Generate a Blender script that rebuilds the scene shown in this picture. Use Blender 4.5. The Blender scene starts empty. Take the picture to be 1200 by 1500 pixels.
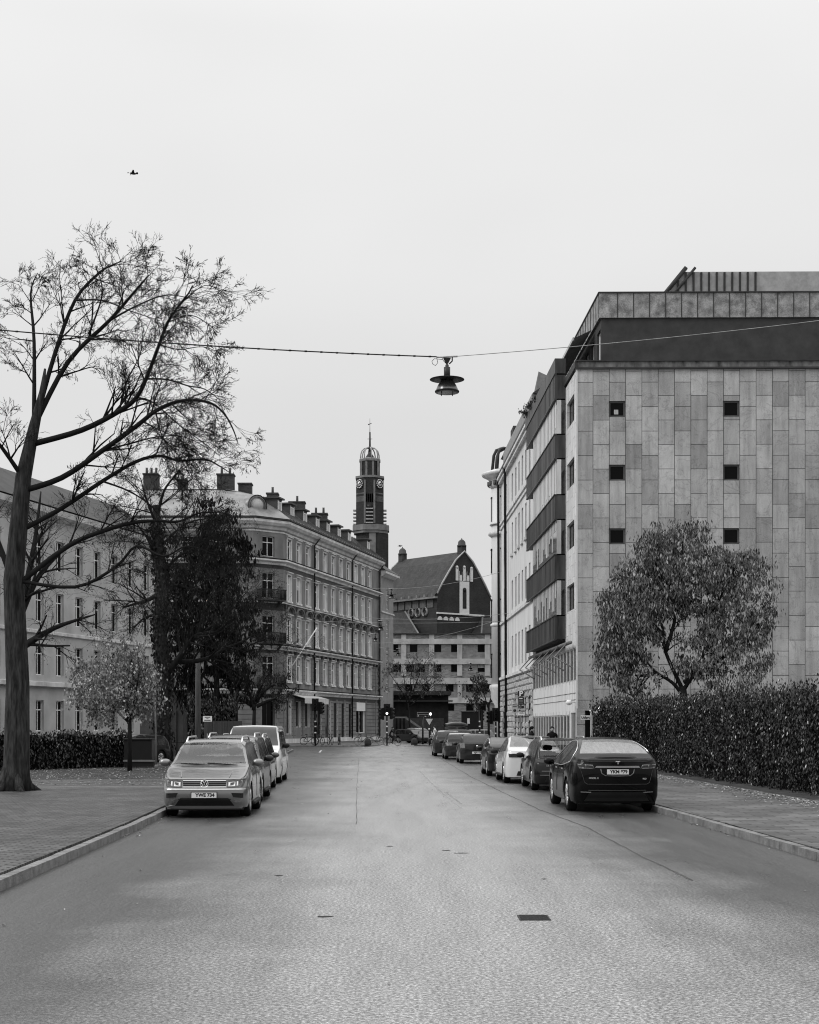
import bpy, math, random
from math import sin, cos, pi, radians as R, sqrt, atan2
from mathutils import Vector, Matrix
rnd = random.Random(7)
sc = bpy.context.scene
COL = sc.collection
# camera model: principal column 600, horizon row 1062, focal length 2200 (photo pixels), eye 1.95 m
F, HZ, CX, EYE = 2200.0, 1062.0, 600.0, 1.95
AS = math.atan(55 / 2200)
def P(px, py, Y): return Vector(((px - CX) / F * Y, Y, EYE + (HZ - py) / F * Y))
def G(px, Y, z=0.0): return Vector(((px - CX) / F * Y, Y, z))
def S(lat, d, z=0.0): return Vector((lat * cos(AS) - d * sin(AS), d * cos(AS) + lat * sin(AS), z))

# ---------------------------------------------------------------- materials
MATS = {}
def nodes(name):
    m = bpy.data.materials.new(name); m.use_nodes = True
    nt = m.node_tree; b = nt.nodes['Principled BSDF']
    return m, nt, b
def N(nt, t, **k):
    n = nt.nodes.new(t)
    for a, v in k.items():
        if a.startswith('i_'): n.inputs[a[2:].replace('_', ' ')].default_value = v
        else: setattr(n, a, v)
    return n
def L(nt, a, b): nt.links.new(a, b)
def g3(c): return (c, c, c, 1)
def ramp(nt, src, pts):
    r = N(nt, 'ShaderNodeValToRGB'); e = r.color_ramp.elements
    while len(e) < len(pts): e.new(.5)
    for q, (p, c) in zip(e, pts): q.position = p; q.color = g3(c)
    L(nt, src, r.inputs[0]); return r.outputs[0]
def mul(nt, a, b, f=1.0):
    n = N(nt, 'ShaderNodeMix', data_type='RGBA', blend_type='MULTIPLY'); n.inputs[0].default_value = f
    for s, k in ((a, 6), (b, 7)):
        if hasattr(s, 'links') or hasattr(s, 'is_linked'): L(nt, s, n.inputs[k])
        else: n.inputs[k].default_value = s
    return n.outputs[2]
def mat(name, col, rough=.6, metal=0., var=.25, scale=3., bump=0., bscale=40., coat=0., stretch=(1, 1, 1), island=0., spec=.2, fine=.0):
    if name in MATS: return MATS[name]
    m, nt, b = nodes(name)
    tc = N(nt, 'ShaderNodeTexCoord'); mp = N(nt, 'ShaderNodeMapping'); mp.inputs['Scale'].default_value = stretch
    L(nt, tc.outputs['Object'], mp.inputs[0])
    c = g3(col)
    if var:
        n = N(nt, 'ShaderNodeTexNoise', i_Scale=scale, i_Detail=7.0, i_Roughness=.6); L(nt, mp.outputs[0], n.inputs[0])
        c = mul(nt, ramp(nt, n.outputs[0], [(.3, 1 - var), (.7, 1 + var)]), c)
    if fine:
        n = N(nt, 'ShaderNodeTexNoise', i_Scale=bscale * 1.5, i_Detail=3.0); L(nt, mp.outputs[0], n.inputs[0])
        c = mul(nt, ramp(nt, n.outputs[0], [(.3, 1 - fine), (.7, 1 + fine)]), c)
    if island:
        gi = N(nt, 'ShaderNodeNewGeometry')
        c = mul(nt, ramp(nt, gi.outputs['Random Per Island'], [(0, 1 - island), (.7, 1.), (1, 1 + island * 1.6)]), c)
    if hasattr(c, 'links'): L(nt, c, b.inputs['Base Color'])
    else: b.inputs['Base Color'].default_value = c
    b.inputs['Roughness'].default_value = rough; b.inputs['Metallic'].default_value = metal
    b.inputs['Coat Weight'].default_value = coat; b.inputs['Coat Roughness'].default_value = .04
    b.inputs['Specular IOR Level'].default_value = spec * (.35 if rough >= .7 and coat == 0 else 1)
    if bump:
        n = N(nt, 'ShaderNodeTexNoise', i_Scale=bscale, i_Detail=5.0); L(nt, mp.outputs[0], n.inputs[0])
        bp = N(nt, 'ShaderNodeBump', i_Strength=bump, i_Distance=.02); L(nt, n.outputs[0], bp.inputs['Height']); L(nt, bp.outputs[0], b.inputs['Normal'])
    MATS[name] = m; return m
def brickmat(name, c1, c2, mortar, bw, bh, ms=.01, off=.5, axis='xz', rough=.8, var=.2, vscale=.6, bump=.4, bias=0., squash=1., veins=0., stain=0.):
    m, nt, b = nodes(name)
    tc = N(nt, 'ShaderNodeTexCoord'); sp = N(nt, 'ShaderNodeSeparateXYZ'); L(nt, tc.outputs['Object'], sp.inputs[0])
    cb = N(nt, 'ShaderNodeCombineXYZ')
    ix = {'x': 0, 'y': 1, 'z': 2}
    L(nt, sp.outputs[ix[axis[0]]], cb.inputs[0]); L(nt, sp.outputs[ix[axis[1]]], cb.inputs[1])
    br = N(nt, 'ShaderNodeTexBrick', offset=off, squash=squash)
    br.inputs['Color1'].default_value = g3(c1); br.inputs['Color2'].default_value = g3(c2); br.inputs['Mortar'].default_value = g3(mortar)
    br.inputs['Scale'].default_value = 1.0; br.inputs['Mortar Size'].default_value = ms; br.inputs['Mortar Smooth'].default_value = .1
    br.inputs['Brick Width'].default_value = bw; br.inputs['Row Height'].default_value = bh; br.inputs['Bias'].default_value = bias
    L(nt, cb.outputs[0], br.inputs['Vector'])
    n = N(nt, 'ShaderNodeTexNoise', i_Scale=vscale, i_Detail=8.0, i_Roughness=.65); L(nt, tc.outputs['Object'], n.inputs[0])
    c = mul(nt, ramp(nt, n.outputs[0], [(.3, 1 - var), (.7, 1 + var)]), br.outputs[0])
    n2 = N(nt, 'ShaderNodeTexNoise', i_Scale=22.0, i_Detail=4.0); L(nt, tc.outputs['Object'], n2.inputs[0])
    c = mul(nt, ramp(nt, n2.outputs[0], [(.3, .85), (.7, 1.12)]), c)
    if stain:
        mp = N(nt, 'ShaderNodeMapping'); mp.inputs['Scale'].default_value = (2.2, 2.2, .22); L(nt, tc.outputs['Object'], mp.inputs[0])
        ns = N(nt, 'ShaderNodeTexNoise', i_Scale=1.0, i_Detail=6.0, i_Roughness=.7); L(nt, mp.outputs[0], ns.inputs[0])
        c = mul(nt, ramp(nt, ns.outputs[0], [(.42, 1.05), (.68, 1 - stain)]), c)
    if veins:
        nw = N(nt, 'ShaderNodeTexNoise', i_Scale=.9, i_Detail=5.0, i_Roughness=.6); nw.inputs['Distortion'].default_value = .6
        L(nt, tc.outputs['Object'], nw.inputs[0])
        c = mul(nt, ramp(nt, nw.outputs[0], [(.487, 1.), (.498, 1 - veins), (.505, 1 - veins), (.517, 1.)]), c)
    L(nt, c, b.inputs['Base Color']); b.inputs['Roughness'].default_value = rough; b.inputs['Specular IOR Level'].default_value = .25
    bp = N(nt, 'ShaderNodeBump', i_Strength=bump, i_Distance=.015)
    inv = N(nt, 'ShaderNodeMath', operation='SUBTRACT'); inv.inputs[0].default_value = 1; L(nt, br.outputs['Fac'], inv.inputs[1])
    ad = N(nt, 'ShaderNodeMath', operation='MULTIPLY_ADD'); L(nt, n2.outputs[0], ad.inputs[0]); ad.inputs[1].default_value = .5; L(nt, inv.outputs[0], ad.inputs[2])
    L(nt, ad.outputs[0], bp.inputs['Height']); L(nt, bp.outputs[0], b.inputs['Normal'])
    MATS[name] = m; return m

# ---------------------------------------------------------------- mesh builder
class MB:
    def __init__(s): s.v = []; s.f = []; s.m = []; s.s = []
    def add(s, vs, fs, mi=0, sm=False):
        o = len(s.v); s.v += [tuple(q) for q in vs]
        for f in fs: s.f.append(tuple(i + o for i in f)); s.m.append(mi); s.s.append(sm)
    def quad(s, a, b, c, d, mi=0): s.add([a, b, c, d], [(0, 1, 2, 3)], mi)
    def box(s, c, d, rz=0., mi=0, rx=0., ry=0.):
        M = Matrix.Rotation(rz, 3, 'Z') @ Matrix.Rotation(ry, 3, 'Y') @ Matrix.Rotation(rx, 3, 'X'); c = Vector(c)
        vs = [c + M @ Vector((x * d[0] / 2, y * d[1] / 2, z * d[2] / 2)) for x in (-1, 1) for y in (-1, 1) for z in (-1, 1)]
        s.add(vs, [(0, 1, 3, 2), (4, 6, 7, 5), (0, 4, 5, 1), (2, 3, 7, 6), (0, 2, 6, 4), (1, 5, 7, 3)], mi)
    def bx(s, x0, x1, y0, y1, z0, z1, mi=0): s.box(((x0 + x1) / 2, (y0 + y1) / 2, (z0 + z1) / 2), (x1 - x0, y1 - y0, z1 - z0), 0, mi)
    def prism(s, pts, z0, z1, mi=0, ax='z'):
        n = len(pts)
        def q(p, z): return (p[0], p[1], z) if ax == 'z' else ((p[0], z, p[1]) if ax == 'y' else (z, p[0], p[1]))
        vs = [q(p, z0) for p in pts] + [q(p, z1) for p in pts]
        s.add(vs, [tuple(range(n))[::-1], tuple(range(n, 2 * n))] + [(i, (i + 1) % n, n + (i + 1) % n, n + i) for i in range(n)], mi)
    def tube(s, path, rad, n=6, mi=0, cap=True, sm=True):
        path = [Vector(p) for p in path]; k = len(path)
        if not isinstance(rad, (list, tuple)): rad = [rad] * k
        vs = []; u = None
        for i, p in enumerate(path):
            t = (path[min(i + 1, k - 1)] - path[max(i - 1, 0)])
            t = t.normalized() if t.length > 1e-9 else Vector((0, 0, 1))
            if u is None: u = t.orthogonal().normalized()
            else:
                u = u - t * u.dot(t)
                u = u.normalized() if u.length > 1e-6 else t.orthogonal().normalized()
            w = t.cross(u)
            for j in range(n):
                a = 2 * pi * j / n; vs.append(p + (u * cos(a) + w * sin(a)) * rad[i])
        fs = [(i * n + j, i * n + (j + 1) % n, (i + 1) * n + (j + 1) % n, (i + 1) * n + j) for i in range(k - 1) for j in range(n)]
        if cap: fs += [tuple(range(n))[::-1], tuple(range((k - 1) * n, k * n))]
        s.add(vs, fs, mi, sm)
    def lathe(s, prof, n=24, c=(0, 0, 0), mi=0, ax='z', sm=True, a0=0., cap=True):
        c = Vector(c); vs = []; k = len(prof)
        for r, z in prof:
            for j in range(n):
                a = a0 + 2 * pi * j / n; x, y = r * cos(a), r * sin(a)
                vs.append(c + Vector((x, y, z) if ax == 'z' else ((z, x, y) if ax == 'x' else (x, z, y))))
        fs = [(i * n + j, i * n + (j + 1) % n, (i + 1) * n + (j + 1) % n, (i + 1) * n + j) for i in range(k - 1) for j in range(n)]
        if cap: fs += [tuple(range(n))[::-1], tuple(range((k - 1) * n, k * n))]
        s.add(vs, fs, mi, sm)
    def grid(s, fn, nu, nv, mi=0, sm=True):
        vs = [fn(i / nu, j / nv) for i in range(nu + 1) for j in range(nv + 1)]; w = nv + 1
        s.add(vs, [(i * w + j, (i + 1) * w + j, (i + 1) * w + j + 1, i * w + j + 1) for i in range(nu) for j in range(nv)], mi, sm)
    def sphere(s, c, r, n=10, k=7, mi=0, sc_=(1, 1, 1)):
        c = Vector(c)
        vs = []; 
        for i in range(k + 1):
            t = -pi / 2 + pi * i / k
            for j in range(n):
                a = 2 * pi * j / n; vs.append(c + Vector((cos(t) * cos(a) * r * sc_[0], cos(t) * sin(a) * r * sc_[1], sin(t) * r * sc_[2])))
        s.add(vs, [(i * n + j, i * n + (j + 1) % n, (i + 1) * n + (j + 1) % n, (i + 1) * n + j) for i in range(k) for j in range(n)], mi, True)
    def mesh(s, name, mats):
        me = bpy.data.meshes.new(name); me.from_pydata(s.v, [], s.f)
        for m in (mats if isinstance(mats, (list, tuple)) else [mats]): me.materials.append(m)
        me.polygons.foreach_set('material_index', s.m); me.polygons.foreach_set('use_smooth', s.s); me.validate(); me.update()
        return me
    def build(s, name, mats, parent=None, loc=None, rz=0., label=None, cat=None, group=None, kind=None, bevel=0.):
        return link(name, s.mesh(name, mats), parent, loc, rz, label, cat, group, kind, bevel)
def link(name, data, parent=None, loc=None, rz=0., label=None, cat=None, group=None, kind=None, bevel=0.):
    o = bpy.data.objects.new(name, data); COL.objects.link(o)
    if parent: o.parent = parent
    if loc is not None: o.location = loc
    o.rotation_euler = (0, 0, rz)
    for k, v in (('label', label), ('category', cat), ('group', group), ('kind', kind)):
        if v: o[k] = v
    if bevel:
        b = o.modifiers.new('b', 'BEVEL'); b.width = bevel; b.segments = 2; b.limit_method = 'ANGLE'; b.angle_limit = R(40)
    return o
def empty(name, loc, rz, label, cat, group=None):
    o = link(name, None, None, loc, rz, label, cat, group); o.empty_display_size = .3; return o
def copy_tree(o, parent=None):
    c = o.copy(); COL.objects.link(c); c.parent = parent
    for ch in list(o.children): copy_tree(ch, c)
    return c
def sweep(mb, line, prof, mi=0, closed=False, caps=True):
    """mitred sweep of profile [(out,z)] along a 2-D polyline seen left to right; out points at the viewer's side"""
    n = len(line); line = [Vector((p[0], p[1])) for p in line]; rings = []
    for i in range(n):
        d0 = (line[i] - line[i - 1]).normalized() if (i > 0 or closed) else None
        d1 = (line[(i + 1) % n] - line[i]).normalized() if (i < n - 1 or closed) else None
        d0 = d0 or d1; d1 = d1 or d0
        n0 = Vector((d0.y, -d0.x)); n1 = Vector((d1.y, -d1.x)); m = (n0 + n1).normalized(); k = 1 / max(.3, m.dot(n0))
        rings.append([(line[i].x + m.x * k * o, line[i].y + m.y * k * o, z) for o, z in prof])
    p = len(prof); vs = [v for r in rings for v in r]; fs = []
    for i in range(n if closed else n - 1):
        a, b = i * p, ((i + 1) % n) * p
        fs += [(a + j, b + j, b + (j + 1) % p, a + (j + 1) % p) for j in range(p)]
    if caps and not closed: fs += [tuple(range(p)), tuple(range((n - 1) * p, n * p))[::-1]]
    mb.add(vs, fs, mi)
def rectprof(o0, o1, z0, z1): return [(o0, z0), (o1, z0), (o1, z1), (o0, z1)]
def text_mesh(body, size, mt, ext=.004, bold=0.):
    cu = bpy.data.curves.new('lettering', 'FONT'); cu.body = body; cu.size = size; cu.extrude = ext; cu.offset = bold
    cu.align_x = 'CENTER'; cu.align_y = 'CENTER'
    o = bpy.data.objects.new('t', cu); COL.objects.link(o)
    dg = bpy.context.evaluated_depsgraph_get(); me = bpy.data.meshes.new_from_object(o.evaluated_get(dg)); bpy.data.objects.remove(o)
    me.materials.clear(); me.materials.append(mt); return me
def text(body, size, mt, parent, loc, rot=(pi / 2, 0, 0), name='lettering', ext=.004, bold=0., sx=1.):
    o = link(name, text_mesh(body, size, mt, ext, bold), parent, loc); o.rotation_euler = rot; o.scale = (sx, 1, 1); return o
def pchip(pts, x):
    n = len(pts)
    if x <= pts[0][0]: return pts[0][1]
    if x >= pts[-1][0]: return pts[-1][1]
    h = [pts[i + 1][0] - pts[i][0] for i in range(n - 1)]; dl = [(pts[i + 1][1] - pts[i][1]) / h[i] for i in range(n - 1)]
    def sl(i):
        if i == 0: return dl[0]
        if i == n - 1: return dl[-1]
        a, b = dl[i - 1], dl[i]
        if a * b <= 0: return 0
        w1 = 2 * h[i] + h[i - 1]; w2 = h[i] + 2 * h[i - 1]; return (w1 + w2) / (w1 / a + w2 / b)
    for i in range(n - 1):
        if x <= pts[i + 1][0]:
            t = (x - pts[i][0]) / h[i]; m0, m1 = sl(i) * h[i], sl(i + 1) * h[i]
            return (2*t**3 - 3*t*t + 1) * pts[i][1] + (t**3 - 2*t*t + t) * m0 + (-2*t**3 + 3*t*t) * pts[i + 1][1] + (t**3 - t*t) * m1

# ---------------------------------------------------------------- common materials
glass = mat('window_glass', .004, .05, var=.0, spec=.07)
glassc = mat('car_glass', .01, .03, var=.0, spec=.9)
def see_through(name, tint, rough=.02, gloss=1.0, droplets=0.):
    m = bpy.data.materials.new(name); m.use_nodes = True; nt = m.node_tree; nt.nodes.clear()
    o = N(nt, 'ShaderNodeOutputMaterial'); mx = N(nt, 'ShaderNodeMixShader'); tr = N(nt, 'ShaderNodeBsdfTransparent'); gl = N(nt, 'ShaderNodeBsdfGlossy'); lw = N(nt, 'ShaderNodeLayerWeight'); lw.inputs[0].default_value = .5; pw_ = N(nt, 'ShaderNodeMath', operation='POWER'); L(nt, lw.outputs['Facing'], pw_.inputs[0]); pw_.inputs[1].default_value = 3.5; fr = N(nt, 'ShaderNodeMath', operation='MULTIPLY_ADD'); L(nt, pw_.outputs[0], fr.inputs[0]); fr.inputs[1].default_value = .9; fr.inputs[2].default_value = .06
    tr.inputs[0].default_value = g3(tint); gl.inputs[0].default_value = g3(gloss); gl.inputs['Roughness'].default_value = rough
    if droplets:
        tc = N(nt, 'ShaderNodeTexCoord'); n = N(nt, 'ShaderNodeTexVoronoi', i_Scale=60.0); L(nt, tc.outputs['Object'], n.inputs['Vector']); bp = N(nt, 'ShaderNodeBump', i_Strength=droplets, i_Distance=.004); L(nt, n.outputs[0], bp.inputs['Height']); L(nt, bp.outputs[0], gl.inputs['Normal'])
    L(nt, fr.outputs[0], mx.inputs[0]); L(nt, tr.outputs[0], mx.inputs[1]); L(nt, gl.outputs[0], mx.inputs[2]); L(nt, mx.outputs[0], o.inputs[0]); return m
wetg = mat('wet_car_glass', .16, .18, var=.35, scale=5, stretch=(3, .6, 1), bump=.5, bscale=70, spec=.8, coat=.6)
clearg = see_through('clear_car_glass', .7); tintg = see_through('tinted_car_glass', .10, .03, .9)
black = mat('black_metal', .012, .4, var=.1)
dark = mat('dark_metal', .03, .45, var=.2)
grey = mat('grey_metal', .16, .5, var=.2)
white = mat('white_paint', .7, .5, var=.06)
chrome = mat('chrome', .85, .3, metal=1, var=.03)
rubber = mat('tyre_rubber', .012, .75, var=.2)
alloy = mat('alloy_rim', .7, .3, metal=1, var=.05)
plastic = mat('black_plastic', .012, .55, var=.2)
lens = mat('clear_lens', .35, .06, metal=.7, var=.3, scale=18, coat=1)
taill = mat('tail_lens', .05, .08, var=.2, scale=20, coat=1)
ironm = mat('wrought_iron', .01, .5, var=.2)
# ================================================================ world, light, camera
w = bpy.data.worlds.new('World'); sc.world = w; w.use_nodes = True; nt = w.node_tree
bg = nt.nodes['Background']
sky = N(nt, 'ShaderNodeTexSky', sky_type='NISHITA'); sky.sun_disc = False; sky.sun_elevation = R(42); sky.sun_rotation = R(-70)
sky.air_density = 1.0; sky.dust_density = 4.0
bw = N(nt, 'ShaderNodeRGBToBW'); L(nt, sky.outputs[0], bw.inputs[0])
# overcast: an even cloud layer covers almost all of the clear sky, a little brighter overhead than low down
tc = N(nt, 'ShaderNodeTexCoord'); se = N(nt, 'ShaderNodeSeparateXYZ'); L(nt, tc.outputs['Generated'], se.inputs[0])
gr = ramp(nt, se.outputs[2], [(0., .74), (.2, .77), (.42, .90), (.6, 1.25), (.8, 1.8), (1., 2.1)])
mp = N(nt, 'ShaderNodeMapping'); mp.inputs['Scale'].default_value = (1, 1, 2.2); L(nt, tc.outputs['Generated'], mp.inputs[0])
nz = N(nt, 'ShaderNodeTexNoise', i_Scale=2.6, i_Detail=3.0, i_Roughness=.45); L(nt, mp.outputs[0], nz.inputs[0])
gv = N(nt, 'ShaderNodeVectorMath', operation='SCALE'); gv.inputs[3].default_value = 10; L(nt, gr, gv.inputs[0])
cl = mul(nt, gv.outputs[0], ramp(nt, nz.outputs[0], [(.3, .96), (.7, 1.05)]))
mx = N(nt, 'ShaderNodeMix', data_type='RGBA'); mx.inputs[0].default_value = .93; L(nt, bw.outputs[0], mx.inputs[6]); L(nt, cl, mx.inputs[7])
L(nt, mx.outputs[2], bg.inputs[0]); bg.inputs[1].default_value = .1
sd = bpy.data.lights.new('sun', 'SUN'); sd.energy = 1.4; sd.angle = R(20); sd.color = (1, 1, 1)
so = bpy.data.objects.new('sun', sd); COL.objects.link(so)
so.rotation_euler = (R(48), 0, R(-70 + 0)); so.location = (-20, 0, 40)
cam = bpy.data.cameras.new('camera'); co = bpy.data.objects.new('camera', cam); COL.objects.link(co)
cam.sensor_fit = 'HORIZONTAL'; cam.sensor_width = 36; cam.lens = F / 1200 * 36; cam.shift_y = (HZ - 750) / 1200; cam.clip_end = 6000; cam.clip_start = .1
co.location = (0, 0, EYE); co.rotation_euler = (pi / 2, 0, 0); sc.camera = co
sc.cycles.filter_width = 1.1
vs_ = sc.view_settings; vs_.view_transform = 'Standard'; vs_.look = 'None'; vs_.exposure = 0; vs_.gamma = 1

# ================================================================ ground
def asphalt():
    m, nt, b = nodes('wet_asphalt')
    tc = N(nt, 'ShaderNodeTexCoord'); o = tc.outputs['Object']
    n1 = N(nt, 'ShaderNodeTexNoise', i_Scale=.25, i_Detail=7.0, i_Roughness=.65); L(nt, o, n1.inputs[0])
    mp = N(nt, 'ShaderNodeMapping'); mp.inputs['Scale'].default_value = (1.4, .16, 1); L(nt, o, mp.inputs[0])
    n2 = N(nt, 'ShaderNodeTexNoise', i_Scale=1.1, i_Detail=7.0, i_Roughness=.7); L(nt, mp.outputs[0], n2.inputs[0])
    n3 = N(nt, 'ShaderNodeTexNoise', i_Scale=31.0, i_Detail=3.0, i_Roughness=.8); L(nt, o, n3.inputs[0])
    n5 = N(nt, 'ShaderNodeTexNoise', i_Scale=9.0, i_Detail=5.0, i_Roughness=.75); L(nt, o, n5.inputs[0])
    # worn pale middle, damp kerb lanes; sky and car reflections also put into colour
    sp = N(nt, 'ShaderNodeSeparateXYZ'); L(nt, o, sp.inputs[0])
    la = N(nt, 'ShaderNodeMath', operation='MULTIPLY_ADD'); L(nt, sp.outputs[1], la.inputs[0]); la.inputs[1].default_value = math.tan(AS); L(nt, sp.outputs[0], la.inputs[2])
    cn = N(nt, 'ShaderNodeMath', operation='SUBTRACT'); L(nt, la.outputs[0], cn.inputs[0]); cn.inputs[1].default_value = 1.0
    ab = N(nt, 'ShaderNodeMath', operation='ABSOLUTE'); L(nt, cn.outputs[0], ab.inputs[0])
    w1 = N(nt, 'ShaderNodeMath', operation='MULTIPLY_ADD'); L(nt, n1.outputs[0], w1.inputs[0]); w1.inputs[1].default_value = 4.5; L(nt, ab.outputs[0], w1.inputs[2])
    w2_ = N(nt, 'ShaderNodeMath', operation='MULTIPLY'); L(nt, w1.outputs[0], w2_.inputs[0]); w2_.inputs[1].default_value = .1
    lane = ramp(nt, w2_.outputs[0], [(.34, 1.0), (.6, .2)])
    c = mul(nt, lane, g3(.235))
    c = mul(nt, ramp(nt, n2.outputs[0], [(.3, .85), (.7, 1.12)]), c)
    c = mul(nt, ramp(nt, n5.outputs[0], [(.3, .88), (.7, 1.1)]), c)
    c = mul(nt, ramp(nt, n3.outputs[0], [(.36, .3), (.5, .95), (.64, 2.4)]), c)
    L(nt, c, b.inputs['Base Color'])
    rr = ramp(nt, n2.outputs[0], [(.35, .27), (.65, .4)]); L(nt, rr, b.inputs['Roughness'])
    b.inputs['Specular IOR Level'].default_value = .6
    bp = N(nt, 'ShaderNodeBump', i_Strength=.7, i_Distance=.015); L(nt, n3.outputs[0], bp.inputs['Height']); L(nt, bp.outputs[0], b.inputs['Normal'])
    return m
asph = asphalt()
tar = mat('tar_seam', .06, .5, var=.3, scale=2)
pale = mat('worn_line', .24, .6, var=.5, scale=3)
pave = brickmat('paving_slabs', .07, .13, .02, .7, .35, .016, axis='xy', var=.45, rough=.5, bump=.5)
sett = brickmat('paving_setts', .045, .12, .015, .28, .14, .02, axis='xy', var=.45, rough=.5, bump=.7)
kerbm = mat('kerb_granite', .17, .6, var=.45, scale=4, bump=.5, fine=.2)
soil = mat('dark_soil', .05, .85, var=.5, scale=2, bump=.8, bscale=12)
leafl = mat('fallen_leaf', .36, .6, var=.2, island=.6)

mb = MB(); mb.quad((-1500, -60, -.06), (1500, -60, -.06), (1500, 3000, -.06), (-1500, 3000, -.06)); mb.build('ground', soil, kind='structure')
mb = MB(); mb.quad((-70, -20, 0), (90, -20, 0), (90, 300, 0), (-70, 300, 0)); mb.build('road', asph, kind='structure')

def arc(c, r, a0, a1, n=8): return [(c[0] + r * cos(R(a0 + (a1 - a0) * i / n)), c[1] + r * sin(R(a0 + (a1 - a0) * i / n))) for i in range(n + 1)]
def kerb(name, line, w=.16, h=.13, out=0.):
    mb = MB(); line = [Vector(p) for p in line]
    for i in range(len(line) - 1):
        a, b = line[i], line[i + 1]; ln = (b - a).length; n = max(1, int(ln / .95)) if ln < 90 else 60; d = (b - a) / ln
        for k in range(n):
            p, q = a + d * (ln * k / n + .006), a + d * (ln * (k + 1) / n - .006); e = rnd.uniform(-.008, .008); f = rnd.uniform(-.006, .006)
            sweep(mb, [p, q], [(-w, -.03), (e, -.03), (e, h - .025 + f), (e - .022, h + f), (-w, h + f)])
    mb.build(name, kerbm, kind='structure')
# left pavement
kl = [S(-4.5 + 0.0, 3), S(-4.5, 28), S(-4.95, 52), S(-6.0, 112)]; kl = [(p.x, p.y) for p in kl]
e = S(-6.0, 112); kl += [(e.x - 7 + 7 * cos(R(t)), e.y + 7 * sin(R(t))) for t in range(10, 91, 10)]; kl += [(-70, kl[-1][1])]
mb = MB(); mb.prism([(-70, -20), (S(-4.5, 3).x - .12, -20)] + [(x - .12, y - .12 * (i > 4)) for i, (x, y) in enumerate(kl)], -.04, .11); mb.build('pavement', sett, kind='structure')
kerb('kerb', kl[::-1])
# right pavement
kr = [S(6.6, 3), S(6.5, 34), S(6.6, 60), S(6.4, 118)]; kr = [(p.x, p.y) for p in kr]
e = S(6.4, 118); kr += [(e.x + 7 - 7 * cos(R(t)), e.y + 7 * sin(R(t))) for t in range(10, 91, 10)]; kr += [(90, kr[-1][1])]
mb = MB(); mb.prism([(90, -20), (kr[0][0] + .12, -20)] + [(x + .12, y - .12 * (i > 3)) for i, (x, y) in enumerate(kr)], -.04, .11); mb.build('pavement', pave, kind='structure')
kerb('kerb', kr)
# far pavement in front of the corner house, and the traffic island
kf = [(-70, 134.5), (-5, 134.5), (-3.6, 135.6), (-3.0, 138), (-1.6, 170), (-.4, 200)]
mb = MB(); mb.prism([(-70, 200)] + [(x - .1, y + .1) for x, y in kf], -.04, .11); mb.build('pavement', pave, kind='structure')
kerb('kerb', kf)
ki = [(.4, 142), (.5, 139), (2.2, 136.2), (8, 135.8), (8.5, 138), (7.5, 142)]
mb = MB(); mb.prism([(x, y) for x, y in ki], -.04, .105); mb.build('traffic_island', pave, kind='structure')
# slab strip across the left pavement, verge beds
mb = MB(); a, b = S(-4.95, 44.4), S(-30, 44.4); mb.add([(a.x, a.y, .114), (b.x, b.y, .114), (b.x, b.y + .55, .114), (a.x, a.y + .55, .114)], [(0, 3, 2, 1)]); mb.build('paving_strip', kerbm, kind='structure')
def sheet(pts, z): return [(p[0], p[1], z) for p in pts]
bedl = [S(-6.6, 52), S(-30, 47), S(-40, 110), S(-7.4, 104), S(-7.2, 70)]
mb = MB(); mb.add(sheet(bedl, .116), [(0, 4, 3, 2, 1)]); mb.build('planting_bed', soil, kind='structure')
bedr = [S(11.0, 24), S(40, 24), S(40, 72), S(9.4, 72), S(10.6, 62)]
mb = MB(); mb.add(sheet(bedr, .116), [(0, 1, 2, 3, 4)]); mb.build('planting_bed', soil, kind='structure')
# tar seams and worn lines on the road
def strip(name, pts, w, m, z):
    mb = MB(); pts = [Vector(p) for p in pts]; k = len(pts); vs = []
    for i, p in enumerate(pts):
        t = (pts[min(i + 1, k - 1)] - pts[max(i - 1, 0)]).normalized(); n = Vector((t.y, -t.x, 0)) * w / 2 * rnd.uniform(.6, 1.3)
        vs += [(p.x - n.x, p.y - n.y, z), (p.x + n.x, p.y + n.y, z)]
    mb.add(vs, [(2 * i, 2 * i + 1, 2 * i + 3, 2 * i + 2) for i in range(k - 1)]); mb.build(name, m, kind='structure')
def gp(px, py): Y = EYE * F / (py - HZ); return G(px, Y)
def wob(pts, n=14, a=.015):
    o = []
    for i in range(len(pts) - 1):
        for j in range(n): t = j / n; o.append(pts[i].lerp(pts[i + 1], t) + Vector((rnd.uniform(-a, a), 0, 0)))
    return o + [pts[-1]]
strip('tar_seam', wob([gp(1015, 1290), gp(935, 1252), gp(860, 1212), gp(790, 1186), gp(735, 1160), gp(690, 1138), gp(640, 1108)]), .035, tar, .004)
strip('tar_seam', wob([gp(522, 1208), gp(523, 1150), gp(526, 1110)]), .014, tar, .004)
strip('worn_line', wob([gp(676, 1184), gp(650, 1163), gp(630, 1145), gp(615, 1130)]), .06, pale, .004)
strip('worn_line', wob([gp(676, 1178), gp(664, 1168), gp(655, 1161)]), .05, pale, .006)
for (a, b, c) in ((786, 800, 1158.5), (781, 795, 1156.)):
    strip('bay_marking', [gp(a, c), gp(b + 10, c)], .1, mat('road_paint', .45, .6, var=.4), .004)
strip('bay_marking', [gp(468, 1102.5), gp(471, 1099)], .12, mat('road_paint', .5), .004)
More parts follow.
